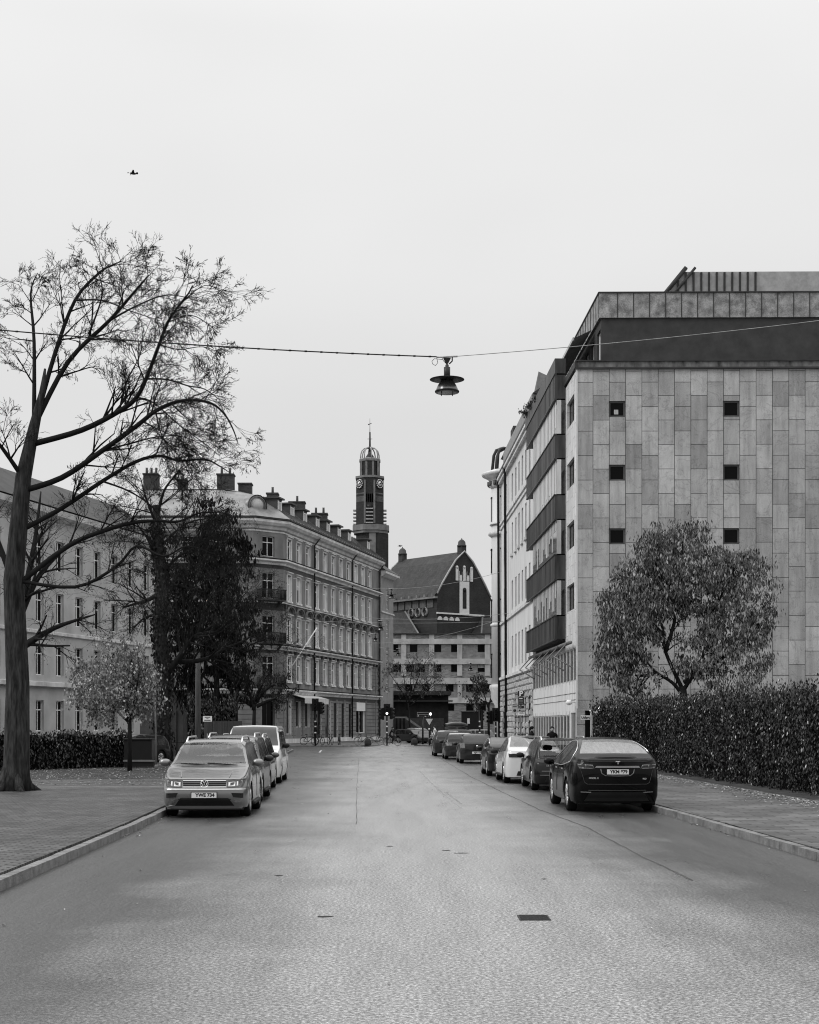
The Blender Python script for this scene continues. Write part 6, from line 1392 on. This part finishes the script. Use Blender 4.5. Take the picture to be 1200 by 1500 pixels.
# cyclist heading right, with bicycle
J = dict(pelvis=(-.25, 0, 1.02), waist=(-.2, 0, 1.16), chest=(-.08, 0, 1.36), neck=(.02, 0, 1.52), head=(.06, 0, 1.68), look=(1, 0, 0))
for s_, sg in (('l', 1), ('r', -1)):
    J['sh' + s_] = (-.04, sg * .18, 1.44); J['el' + s_] = (.12, sg * .24, 1.22); J['wr' + s_] = (.24, sg * .27, 1.05)
    J['hp' + s_] = (-.24, sg * .1, .98); J['kn' + s_] = (.14, sg * .12, .82 if sg > 0 else .66); J['an' + s_] = (-.02, sg * .12, .44 if sg > 0 else .24); J['to' + s_] = (.13, sg * .12, .41 if sg > 0 else .2)
CY = 140.; b = bicycle(574.5, CY, 0, 'black bicycle ridden across the junction by the cyclist', group=None, tyre=grey); b.location.z = 0; 
b.scale = (1.0, 1, 1); mb = MB(); mb.bx(-.75, -.42, -.16, .16, .78, .8); mb.bx(-.72, -.45, -.14, .14, .8, 1.02, 1); mb.build('basket', [black, mat('pale_bag', .25)], b)
person(tuple(G(574.5, CY, 0)), 0, 'person in dark coat riding a bicycle to the right at the junction', J, cloth_k, cloth_k, mat('dark_hair', .015), 1.0)
# ================================================================ trees
bark = mat('bark', .018, .9, var=.4, scale=6, stretch=(1, 1, .2)); barkg = mat('bark_grey', .032, .9, var=.7, scale=9, stretch=(1, 1, .16), bump=1.0, bscale=14, fine=.4)
twigm = mat('twig', .014, .9, var=.2)
def rot_about(v, ax, a): return Matrix.Rotation(a, 3, ax) @ v
def branch(mb, p, d, r, ln, depth, rg, leaves=None, droop=0., wob=.16, kids=(3, 5), spread=(25, 60), rmin=.005, ratio=.62, seg=None, leafp=0.):
    n = seg or max(3, min(7, int(ln / .25))); wob = wob * (.55 if depth <= 1 else 1); pts = [p.copy()]; rad = [r]; dd = d.normalized(); q = p.copy()
    for i in range(n):
        dd = (dd + Vector((rg.uniform(-wob, wob), rg.uniform(-wob, wob), rg.uniform(-wob, wob) - droop)) * .55).normalized(); q = q + dd * ln / n; pts.append(q.copy()); rad.append(max(rmin, r * (1 - .6 * (i + 1) / n)))
    mb.tube(pts, rad, 3 if r < .02 else (4 if r < .05 else 7), cap=False)
    if leaves is not None and depth <= 1: leaves.extend((pts[k], dd) for k in range(1, n + 1) if rg.random() < leafp)
    if depth <= 0: return
    for k in range(rg.randint(*kids)):
        t = rg.uniform(.25, 1.); i = min(n - 1, int(t * n)); b = pts[i].lerp(pts[i + 1], t * n - i if t < 1 else 1)
        ax = dd.cross(Vector((rg.uniform(-1, 1), rg.uniform(-1, 1), rg.uniform(-1, 1)))); ax = ax.normalized() if ax.length > .01 else Vector((1, 0, 0))
        nd = rot_about((pts[i + 1] - pts[i]).normalized(), ax, R(rg.uniform(*spread)))
        branch(mb, b, nd, max(rmin, rad[i] * rg.uniform(.5, .7)), ln * rg.uniform(ratio - .14, ratio + .14), depth - 1, rg, leaves, droop, wob, kids, spread, rmin, ratio, None, leafp)
def leafset(name, leaves, par, m, size, rg, n=1, hang=True, aspect=.35, jit=.1, mi=0):
    mb = MB()
    for p, d in leaves:
        for _ in range(n):
            s = size * rg.uniform(.6, 1.3); a = rg.uniform(0, 2 * pi)
            ax = Vector((cos(a), sin(a), rg.uniform(-.4, .4))).normalized()
            dn = (Vector((rg.uniform(-.5, .5), rg.uniform(-.5, .5), -1 if hang else rg.uniform(-1, 1)))).normalized(); sd = dn.cross(ax); sd = sd.normalized() if sd.length > .05 else Vector((1, 0, 0))
            b = p + Vector((rg.uniform(-jit, jit), rg.uniform(-jit, jit), rg.uniform(-jit, jit))); w = s * aspect / 2; nn = dn.cross(sd) * s * .08
            mb.add([b, b + dn * s * .45 + sd * w + nn, b + dn * s, b + dn * s * .45 - sd * w + nn], [(0, 1, 2), (0, 2, 3)])
    return mb.build(name, m, par)
def guided(mb, pix, Y, r0, r1, rg, twig_ln, depth=3, per=1.1, leaves=None, droop=.05, yj=0., leafp=0., kids=(3, 4), base=None, spread=(25, 60)):
    """a limb led through the given points at its own distance, with side branches growing from it"""
    pts = [P(x, y, Y + yj * i / max(1, len(pix) - 1)) for i, (x, y) in enumerate(pix)]
    if base: pts = [v - base for v in pts]
    fine = []
    for i in range(len(pts) - 1):
        p0 = pts[max(i - 1, 0)]; p1 = pts[i]; p2 = pts[i + 1]; p3 = pts[min(i + 2, len(pts) - 1)]
        for k in range(4):
            t = k / 4; fine.append(.5 * ((2 * p1) + (p2 - p0) * t + (2 * p0 - 5 * p1 + 4 * p2 - p3) * t * t + (3 * p1 - p0 - 3 * p2 + p3) * t ** 3))
    fine.append(pts[-1]); n = len(fine); rad = [r0 + (r1 - r0) * i / (n - 1) for i in range(n)]
    mb.tube(fine, rad, 7, cap=True)
    tot = sum((fine[i + 1] - fine[i]).length for i in range(n - 1)); cnt = int(tot * per) + 1
    for k in range(cnt):
        t = rg.uniform(.15, 1.); i = min(n - 2, int(t * (n - 1))); dd = (fine[i + 1] - fine[i]).normalized(); ax = dd.cross(Vector((rg.uniform(-1, 1), rg.uniform(-.6, .6), rg.uniform(-1, 1)))); ax = ax.normalized() if ax.length > .01 else Vector((1, 0, 0))
        branch(mb, fine[i], rot_about(dd, ax, R(rg.uniform(25, 65))), max(.012, rad[i] * .5), twig_ln * rg.uniform(.5, 1.15) * (1.15 - .6 * t), depth, rg, leaves, droop, rmin=.0045, leafp=leafp, kids=kids, spread=spread)
    return fine
def tree(name, base, label, group=None): return empty(name, tuple(base), 0, label, 'tree', group)
# ---- big bare tree, trunk left of the view, its crown over the left
YA = 42.; base = G(20, YA, .1); t = tree('bare_tree', base, 'tall bare tree at far left whose long limbs arch over the pavement'); rg = random.Random(3)
mb = MB(); b0 = Vector(base)
tr = [(20, 1167), (24, 1130), (26, 1000), (20, 850), (34, 700), (50, 625), (62, 575), (66, 540)]
pts = [P(x, y, YA) - b0 for x, y in tr]; pts[0].z = 0; mb.tube(pts, [.5, .37, .32, .28, .22, .15, .09, .03], 14); [mb.tube([pts[0] + Vector((cos(a) * .75, sin(a) * .75, -.05)), pts[0] + Vector((cos(a) * .4, sin(a) * .4, .12)), pts[0] + Vector((cos(a) * .2, sin(a) * .2, .7))], [.07, .15, .12], 8) for a in (.4, 1.6, 2.9, 4.1, 5.3)]; mb.build('trunk', barkg, t)
mb = MB(); lv = []
limbs = [([(50, 650), (120, 630), (175, 602), (200, 582), (216, 550), (232, 508), (246, 472), (262, 448), (276, 430), (282, 418)], .14, .018), ([(216, 555), (245, 556), (275, 565), (300, 570), (322, 586)], .045, .012),
         ([(30, 720), (90, 700), (150, 660), (200, 624), (228, 602), (258, 589), (285, 586), (312, 592), (330, 608), (342, 630), (348, 648)], .14, .014), ([(25, 780), (90, 745), (150, 705), (200, 676), (235, 668), (262, 675), (300, 673), (322, 683), (336, 692)], .12, .012),
         ([(22, 860), (100, 800), (160, 775), (200, 765), (232, 763), (262, 764), (290, 752), (318, 750)], .13, .018), ([(52, 620), (100, 530), (160, 470), (195, 430), (212, 410), (220, 402)], .13, .012), ([(52, 620), (80, 520), (110, 440), (145, 400), (165, 388), (180, 382)], .12, .012), ([(160, 470), (200, 448), (245, 432), (290, 440)], .05, .01), ([(50, 620), (50, 500), (45, 430), (55, 400)], .11, .012), ([(34, 700), (-10, 640), (-60, 600)], .12, .02),
         ([(22, 850), (110, 860), (170, 830), (200, 800), (240, 815), (275, 800), (320, 815)], .09, .014), ([(240, 480), (270, 440), (300, 418), (320, 425)], .03, .008), ([(130, 490), (150, 430), (140, 390)], .05, .01), ([(246, 472), (280, 462), (305, 475), (320, 488)], .028, .008), ([(235, 505), (262, 512), (298, 508), (328, 520)], .028, .008),
         ([(200, 582), (225, 590), (262, 622), (300, 650), (322, 668)], .04, .01), ([(228, 602), (238, 640), (262, 668), (280, 700)], .035, .01), ([(150, 660), (190, 650), (230, 640), (270, 640), (310, 660)], .045, .01), ([(110, 440), (150, 440), (190, 455), (235, 470)], .045, .01), ([(175, 602), (185, 560), (205, 520), (210, 480)], .05, .01), ([(150, 705), (190, 720), (225, 745), (255, 790)], .05, .012)]
for i, (px, r0, r1) in enumerate(limbs): guided(mb, px, YA, r0 * .62, r1 * .8, rg, 1.15, 4, 2.5, lv, .0, yj=rg.uniform(-2.2, 2.2) if px[0][0] < 140 else rg.uniform(-.4, .4), leafp=.05, kids=(2, 4), base=b0, spread=(16, 46))
mb.build('crown', twigm, t); print('treeA', len(mb.f), len(lv))
leafset('leaf', lv, t, mat('withered_leaf', .05, .8, var=0, island=.5), .07, rg, 1)['kind'] = 'stuff'
# ---- ivy clad tree
YB = 76.; base = G(236, YB, .1); b0 = Vector(base); t = tree('ivy_clad_tree', base, 'dark ivy clad tree with thick trunk beside the transformer kiosk')
mb = MB(); pts = [P(x, y, YB) - b0 for x, y in [(240, 1100), (236, 1040), (240, 980), (234, 920), (238, 860), (232, 800), (228, 740)]]; pts[0].z = 0; mb.tube(pts, [.5, .4, .36, .34, .32, .26, .15], 12); mb.build('trunk', barkg, t)
mb = MB(); lv = []
for px, r0, r1 in [([(245, 985), (262, 965), (275, 945), (290, 930), (318, 925), (335, 910)], .2, .05), ([(258, 970), (290, 968), (310, 962), (330, 950), (350, 942), (372, 930)], .14, .04), ([(236, 870), (252, 858), (275, 862), (300, 868)], .13, .03), ([(232, 870), (215, 880), (200, 884), (180, 890)], .13, .04), ([(236, 830), (225, 800), (210, 780), (195, 760)], .1, .02), ([(232, 900), (212, 905), (196, 920)], .1, .02), ([(238, 840), (262, 815), (290, 800), (318, 780)], .09, .02), ([(230, 760), (240, 720), (258, 695), (270, 680)], .09, .015), ([(230, 770), (214, 730), (206, 700)], .09, .015), ([(236, 800), (268, 770), (300, 760), (330, 762)], .07, .015), ([(300, 925), (330, 900), (350, 880), (366, 862)], .06, .014), ([(320, 945), (352, 950), (382, 938), (404, 930)], .05, .014), ([(290, 930), (300, 890), (322, 850), (340, 830)], .06, .014)]:
    guided(mb, px, YB, r0, r1, rg, 2.3, 3, 3.4, lv, .0, yj=rg.uniform(-3, 3), leafp=.25, base=b0)
mb.build('crown', bark, t)
ivy = []
for i in range(3600):
    k = rg.uniform(.1, 5.6); j = int(k); c = pts[j].lerp(pts[j + 1], k - j); a = rg.uniform(0, 2 * pi); rr = rg.uniform(.3, .62) * (1 - k * .07); ivy.append((c + Vector((cos(a) * rr, sin(a) * rr, 0)), Vector((0, 0, 1))))
leafset('ivy', ivy, t, mat('ivy_leaf', .022, .5, var=0, island=.7), .17, rg, 1, True, .7)['kind'] = 'stuff'
leafset('leaf', lv, t, mat('withered_leaf', .05), .11, rg, 1)['kind'] = 'stuff'
# ---- dark conifer
def conifer(name, px, Y, ytop, ybot, halfw, label, n=26, seed=5):
    rg = random.Random(seed); base = G(px, Y, .1); t = tree(name, base, label); H_ = kz(ytop, Y); hb = kz(ybot, Y) - .1
    mb = MB(); mb.tube([(0, 0, 0), (0, 0, H_ * .6), (.1, 0, H_)], [.28, .2, .03], 9); mb.build('trunk', bark, t)
    mb = MB(); lf = []
    lv_ = n
    for i in range(lv_):
        tt = i / (lv_ - 1); z = hb + (H_ - hb) * tt; rr = halfw * Y / F * (1 - tt) ** .7 * (1 if tt > .12 else .75)
        for k in range(9):
            a = rg.uniform(0, 2 * pi); L_ = rr * rg.uniform(.55, 1.15); ln = max(4, int(L_ / .35)); pts = []
            for j in range(ln + 1): u = j / ln; pts.append(Vector((cos(a) * L_ * u, sin(a) * L_ * u, z + .25 * L_ * u * (1 - u) * 1.5 - .25 * L_ * u * u)))
            mb.tube(pts, [.04 * (1 - .7 * j / ln) for j in range(ln + 1)], 3, cap=False)
            for j in range(1, ln + 1):
                for _ in range(7): lf.append((pts[j] + Vector((rg.gauss(0, .2), rg.gauss(0, .2), rg.gauss(-.1, .14))), Vector((0, 0, -1))))
    mb.build('crown', bark, t); leafset('needles', lf, t, mat('dark_needles', .011, .7, var=0, island=.7), .34, rg, 1, True, .35)['kind'] = 'stuff'; return len(lf)
# ---- small leafy trees
def leafy(name, px, Y, label, limbs, trunk, r, twig, leafm, size, ncl, seed, depth=2, per=1.6, leafp=.8, barkm=None, jit=.15, aspect=.45, kids=(3, 4), thick=.15, yj=1.5, blobs=(), clump=.16, density=1.):
    rg = random.Random(seed); base = G(px, Y, .1); b0 = Vector(base); t = tree(name, base, label)
    mb = MB(); pts = [P(x, y, Y) - b0 for x, y in trunk]; pts[0].z = 0; mb.tube(pts, [r * (1 - .5 * i / len(pts)) for i in range(len(pts))], 9); mb.build('trunk', barkm or bark, t)
    mb = MB(); lv = []
    for px_ in limbs: guided(mb, px_, Y, thick, thick * .15, rg, twig, depth, per, lv, .02, yj=rg.uniform(-yj, yj), leafp=leafp, base=b0, kids=kids)
    mb.build('crown', barkm or bark, t)
    for (bx_, by_, rx_, ry_, n_) in blobs:
        for _ in range(max(1, n_ // 20)):
            a = rg.uniform(0, 2 * pi); rr = sqrt(rg.random()); dy = rg.uniform(-1, 1) * sqrt(max(0, 1 - rr * rr)); c_ = P(bx_ + cos(a) * rx_ * rr, by_ + sin(a) * ry_ * rr, Y + dy * rx_ * Y / F) - b0; q_ = rg.uniform(.55, 1.3) * clump
            for _ in range(int(20 * density)): lv.append((c_ + Vector((rg.gauss(0, q_), rg.gauss(0, q_), rg.gauss(0, q_ * .7))), Vector((0, 0, -1))))
    o = leafset('leaf', lv, t, leafm, size, rg, ncl, True, aspect, jit); o['kind'] = 'stuff'; print(name, len(lv) * ncl); return t
dkn = mat('dark_needles', .011, .7, var=0, island=.7)
leafy('dark_evergreen', 318, 86, 'broad ragged dark evergreen in front of the corner house', [[(318, 1000), (300, 900), (312, 810), (320, 755)], [(318, 980), (350, 930), (368, 900)], [(316, 950), (280, 900), (262, 860)], [(318, 1010), (290, 985), (268, 980)], [(318, 1010), (340, 990), (366, 985)], [(314, 880), (340, 840), (350, 800)], [(306, 860), (285, 810), (277, 780)]], [(318, 1090), (318, 1040), (317, 980)], .22, 1.6, dkn, .34, 2, 61, depth=2, per=2.0, leafp=.9, jit=.12, aspect=.3, thick=.08, clump=.22, density=.42,
    blobs=((322, 800, 34, 46, 1200), (305, 850, 46, 50, 2000), (330, 900, 46, 48, 2200), (300, 945, 52, 38, 1900), (342, 965, 34, 32, 1100), (270, 905, 26, 34, 700), (296, 1020, 34, 30, 900), (272, 1000, 20, 30, 500), (312, 752, 20, 20, 200)))
dkleaf = mat('dark_leaf', .03, .5, var=0, island=.8); ashl = mat('ash_leaf', .14, .45, var=0, island=.95, spec=.4); palel = mat('pale_leaf', .24, .5, var=0, island=.7)
leafy('small_leafy_tree', 378, 104, 'small dark leafy tree in front of the lowest balcony', [[(372, 1040), (365, 1015), (350, 1000)], [(374, 1030), (390, 1010), (412, 1000), (425, 1010)], [(372, 1030), (385, 1000), (395, 985)], [(376, 1035), (400, 1025), (420, 1030)], [(372, 1035), (350, 1025), (335, 1030)]], [(372, 1100), (372, 1060), (373, 1025)], .16, 1.4, dkleaf, .16, 2, 11, leafp=.7)
leafy('bare_street_tree', 603, 176, 'slender almost bare tree before the left part of the concrete block', [[(597, 1040), (593, 1000), (588, 975)], [(598, 1030), (610, 1000), (620, 975), (630, 962)], [(600, 1035), (628, 1010), (645, 998)], [(597, 1025), (580, 1000), (570, 985)], [(600, 1030), (602, 995), (605, 965)]], [(603, 1085), (600, 1060), (598, 1030)], .12, 2.2, mat('sparse_leaf', .12, .6, var=0, island=.8), .2, 1, 12, depth=3, per=1.8, leafp=.25, thick=.08)
leafy('leafy_street_tree', 716, 133, 'dark leafy tree beside the turret house base', [[(716, 1040), (710, 1020), (705, 1005)], [(716, 1035), (722, 1012), (728, 1000)], [(716, 1030), (706, 1026), (697, 1020)], [(716, 1030), (726, 1022), (735, 1018)]], [(716, 1085), (716, 1030)], .12, 1.6, dkleaf, .2, 3, 13, per=2.2, leafp=.9, thick=.07, yj=1.)
# pale leaved bush at far left, drooping ash at the right, hedge
leafy('pale_leaf_tree', 190, 60, 'bush-like tree with pale speckled leaves at the far left edge', [[(190, 1060), (200, 1010), (205, 975)], [(188, 1060), (175, 1000), (160, 960)], [(190, 1055), (215, 1030), (228, 1010)], [(190, 1060), (150, 1020), (130, 990)], [(190, 1040), (196, 1000), (190, 950)]], [(190, 1120), (190, 1050)], .1, 1.1, palel, .11, 2, 14, per=3.0, leafp=.85, thick=.05, aspect=.8, blobs=((200, 1005, 26, 45, 1500), (150, 1000, 40, 60, 1800)))
leafy('bare_tree', 30, 70, 'bare tree standing off at the outer left behind the pale bush', [[(30, 900), (60, 840), (110, 790)], [(30, 880), (0, 800), (-20, 740)], [(30, 900), (50, 800), (60, 720)], [(30, 950), (80, 920), (140, 900)]], [(30, 1120), (30, 1000), (30, 880)], .3, 2.2, mat('withered_leaf', .05), .1, 1, 15, depth=3, per=1.6, leafp=.1, thick=.2)
YR = 67.5
leafy('drooping_leaf_tree', 1002, YR, 'round crowned tree with long drooping leaves before the stone block', [
    [(1002, 1020), (985, 1000), (962, 985), (945, 965), (930, 930)], [(1000, 1035), (960, 1038), (932, 1025), (920, 1000), (925, 970)], [(1000, 1010), (975, 955), (972, 925), (960, 895), (940, 860)], [(975, 955), (990, 900), (985, 860), (960, 810)], [(972, 930), (950, 910), (915, 900)], [(1002, 1010), (1030, 960), (1040, 900), (1030, 830)], [(985, 900), (1000, 850), (1000, 800), (1005, 770)], [(1002, 1000), (1050, 970), (1090, 940), (1110, 900)], [(940, 860), (920, 850), (905, 840)], [(945, 965), (915, 955), (895, 960)], [(1040, 900), (1070, 850), (1080, 810)], [(960, 985), (940, 990), (905, 985)]],
    [(1002, 1100), (1005, 1050), (1000, 1005)], .24, 1.0, ashl, .2, 1, 16, depth=2, per=2.6, leafp=.6, thick=.1, aspect=.34, jit=.1, yj=2., clump=.19, density=2.1,
    blobs=((925, 905, 46, 62, 2600), (960, 850, 52, 62, 2800), (1010, 830, 56, 70, 3000), (1080, 880, 60, 80, 3200), (905, 960, 30, 42, 1300), (1060, 960, 70, 50, 1800), (965, 800, 30, 36, 700), (900, 935, 22, 40, 500)))
# hedge / climbers over a fence
def hedge(name, p0, p1, h, d, label, m, n, seed, size=.13):
    rg = random.Random(seed); t = empty(name, tuple(p0), 0, label, 'hedge'); v = Vector(p1) - Vector(p0); ln = v.length; u = v.normalized(); w_ = Vector((-u.y, u.x, 0)); w_ = w_ if w_.y > 0 or abs(w_.y) < .1 else w_; core = MB()
    lf = []
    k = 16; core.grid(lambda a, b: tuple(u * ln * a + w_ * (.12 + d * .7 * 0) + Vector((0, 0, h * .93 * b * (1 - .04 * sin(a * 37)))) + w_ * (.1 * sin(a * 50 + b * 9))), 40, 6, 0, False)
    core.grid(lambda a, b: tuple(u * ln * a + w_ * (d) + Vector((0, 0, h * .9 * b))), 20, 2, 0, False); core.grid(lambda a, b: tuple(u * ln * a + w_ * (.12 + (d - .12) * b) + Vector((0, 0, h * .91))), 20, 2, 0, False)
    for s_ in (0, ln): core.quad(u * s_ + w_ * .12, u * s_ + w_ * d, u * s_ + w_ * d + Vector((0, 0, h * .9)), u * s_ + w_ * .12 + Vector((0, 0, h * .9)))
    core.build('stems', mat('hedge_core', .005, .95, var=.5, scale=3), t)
    for i in range(n):
        a = rg.random() * ln; b = rg.random(); f = rg.random()
        hh = h * (1 + .06 * sin(a * 2.1) + .05 * sin(a * 5.3 + 1) + .04 * sin(a * 13))
        if f < .75: lf.append((u * a + w_ * rg.uniform(-.3, .15) * (1 + .7 * sin(a * 3 + b * 6)) + Vector((0, 0, hh * b)), 0))
        else: lf.append((u * a + w_ * rg.uniform(-.15, d) + Vector((0, 0, hh * rg.uniform(.9, 1.06))), 0))
    o = leafset('leaf', lf, t, m, size, rg, 1, True, .55, .06); o['kind'] = 'stuff'
glossy = mat('glossy_leaf', .02, .25, var=0, island=.85, spec=.6)
hedge('ivy_hedge', G(872, 67, .1), G(972, 60, .1), 2.75, 1.0, 'far stretch of the tall dark climber hedge, ending by the round mirror', glossy, 10000, 21, .1)
hedge('ivy_hedge', G(971, 60, .1), G(1250, 37, .1), 2.7, 1.0, 'near stretch of the tall dark climber hedge, running toward the camera at right', glossy, 34000, 24, .1)
a = G(276, 84.8, .1); b = G(345, 85.5, .1)
hedge('ivy_hedge', a, b, 3.2, .8, 'speckled ivy mound above the board fence at left', mat('speckled_leaf', .06, .4, var=0, island=.8), 4500, 22, .16)
hedge('low_hedge', G(-80, 58, .1), G(190, 66, .1), 1.5, 1.0, 'low dark hedge at the outer left behind the bin', mat('glossy_leaf', .022), 5000, 23)
# terrace shrubs on the stone block
for i, (d, s_) in enumerate(((97.0, .75), (94.5, .6), (91.8, .45))):
    rg = random.Random(30 + i); p = S(lat0 - .35, d, bz[0][0] + .1); t = empty('potted_shrub', tuple(p), 0, ('larger', 'middle', 'smallest')[i] + ' potted shrub on the roof terrace edge of the stone block', 'plant', 'roof terrace shrubs')
    mb = MB(); mb.lathe([(.16, 0), (.22, .4), (.24, .42)], 12); mb.build('pot', dark, t)
    mb = MB(); lv = []
    for k in range(7): a = rg.uniform(0, 2 * pi); branch(mb, Vector((0, 0, .4)), Vector((cos(a) * .6, sin(a) * .6, 1)), .02, s_, 1, rg, lv, leafp=1, rmin=.008)
    mb.build('stem', bark, t); leafset('leaf', lv, t, dkleaf, .14, rg, 6, True, .5, .12)['kind'] = 'stuff'
# fallen leaves and gutter litter
rg = random.Random(40); mb = MB()
def leafon(x, y, z, s):
    a = rg.uniform(0, 2 * pi); c, d = cos(a) * s, sin(a) * s; h = rg.uniform(.004, .02)
    mb.add([(x - c, y - d, z + .003), (x + d * .6, y - c * .6, z + h), (x + c, y + d, z + .004), (x - d * .6, y + c * .6, z + h * .7)], [(0, 1, 2, 3)])
for i in range(900):
    d = rg.uniform(26, 75); lt = -4.5 - .019 * (d - 28) + abs(rg.gauss(0, .13)); p = S(lt, d); leafon(p.x, p.y, .004, rg.uniform(.02, .045))
for i in range(700):
    d = rg.uniform(26, 60); p = S(6.5 - abs(rg.gauss(0, .12)), d); leafon(p.x, p.y, .004, rg.uniform(.02, .045))
for i in range(3000):
    d = rg.uniform(46, 70); lt = rg.uniform(-16, -5.4); p = S(lt, d); leafon(p.x, p.y, .12, rg.uniform(.03, .06))
for i in range(2500):
    d = rg.uniform(30, 68); lt = 10.6 - abs(rg.gauss(0, .5)); p = S(lt, d); leafon(p.x, p.y, .12, rg.uniform(.03, .06))
for i in range(500):
    d = rg.uniform(9, 60); lt = rg.uniform(-4.4, 6.5); p = S(lt, d)
    if rg.random() < .25: leafon(p.x, p.y, .003, rg.uniform(.012, .03))
mb.build('fallen_leaves', leafl, kind='stuff')
# dark scraps on the asphalt
for i, (px, py, s_) in enumerate(((408, 1283, .05), (655, 1246, .05), (676, 1250, .07), (797, 1288, .03), (475, 1343, .06), (572, 1240, .05))):
    rgs = random.Random(50 + i); p = gp(px, py); mb = MB(); pts = [(cos(2 * pi * k / 7) * s_ * rgs.uniform(.6, 1.3) * 1.4, sin(2 * pi * k / 7) * s_ * rgs.uniform(.5, 1.2)) for k in range(7)]
    mb.add([(0, 0, .009)] + [(x, y, .004) for x, y in pts], [(0, k + 1, (k + 1) % 7 + 1) for k in range(7)])
    mb.build('dark_leaf', mat('scrap', .01, .6), None, (p.x, p.y, 0), 0, ('curled dark leaf standing up on the asphalt left of centre', 'small dark leaf on the asphalt centre, left of the wider one', 'flat wide dark leaf on the asphalt right of centre', 'tiny dark leaf on the asphalt toward the right', 'dark leaf at the near edge of the road, left of centre', 'dark leaf on the pale middle of the road')[i], 'leaf')
# birds
for px, py, Y, s_, lab in ((586, 800, 90, .28, 'small distant bird flying left of the brick hall roof'), (195, 254, 60, .38, 'bird flying at the upper left edge of the sky')):
    mb = MB(); mb.sphere((0, 0, 0), s_ * .3, 10, 6, 0, (1.2, .45, .4)); 
    for sg in (1, -1): mb.add([(-.1 * s_, 0, .02), (.15 * s_, 0, .02), (.0, sg * s_ * .5, s_ * .2), (-.2 * s_, sg * s_ * .95, s_ * .05), (-.15 * s_, 0, .06)], [(0, 1, 2, 3), (4, 1, 2, 3)])
    mb.sphere((s_ * .42, 0, .03), s_ * .12, 8, 6); mb.add([(-s_ * .35, 0, 0), (-s_ * .6, s_ * .12, 0), (-s_ * .6, -s_ * .12, 0), (-s_ * .4, 0, .03)], [(0, 1, 2), (3, 2, 1)])
    mb.build('bird', black, None, P(px, py, Y), R(20), lab, 'bird')

# split meshes that hold several separate pieces of a thing into one part each
def separate(o, lim=14):
    me = o.data; n = len(me.vertices); par = list(range(n))
    def fd(a):
        while par[a] != a: par[a] = par[par[a]]; a = par[a]
        return a
    for p in me.polygons:
        v = p.vertices; r = fd(v[0])
        for k in v[1:]: par[fd(k)] = r
    comp = {}
    for p in me.polygons: comp.setdefault(fd(p.vertices[0]), []).append(p)
    if not 1 < len(comp) <= lim: return
    for ps in comp.values():
        mb = MB(); mp_ = {}
        for p in ps:
            f = []
            for k in p.vertices:
                if k not in mp_: mp_[k] = len(mb.v); mb.v.append(tuple(me.vertices[k].co))
                f.append(mp_[k])
            mb.f.append(tuple(f)); mb.m.append(p.material_index); mb.s.append(p.use_smooth)
        q = link(o.name.split('.')[0], mb.mesh(o.name.split('.')[0], list(me.materials)), o.parent, o.location, 0); q.rotation_euler = o.rotation_euler
    bpy.data.objects.remove(o)
for o in list(sc.objects):
    if o.type == 'MESH' and o.parent and not o.children and o.name.split('.')[0] in ('roof_rail', 'wiper', 'window_trim', 'door_handle', 'sill_trim', 'side_window', 'verge', 'turret_cornice', 'light_guide', 'downpipe', 'bonnet_crease', 'panel_gap', 'awning_frame', 'penthouse_wall', 'side_wall', 'mudguard', 'handlebar', 'stone_ornament', 'white_band', 'quoin', 'string_course', 'lower_roof', 'cornice', 'round_window', 'blind_panel', 'niche'): separate(o, 40 if o.name.startswith(('niche', 'blind')) else 14)
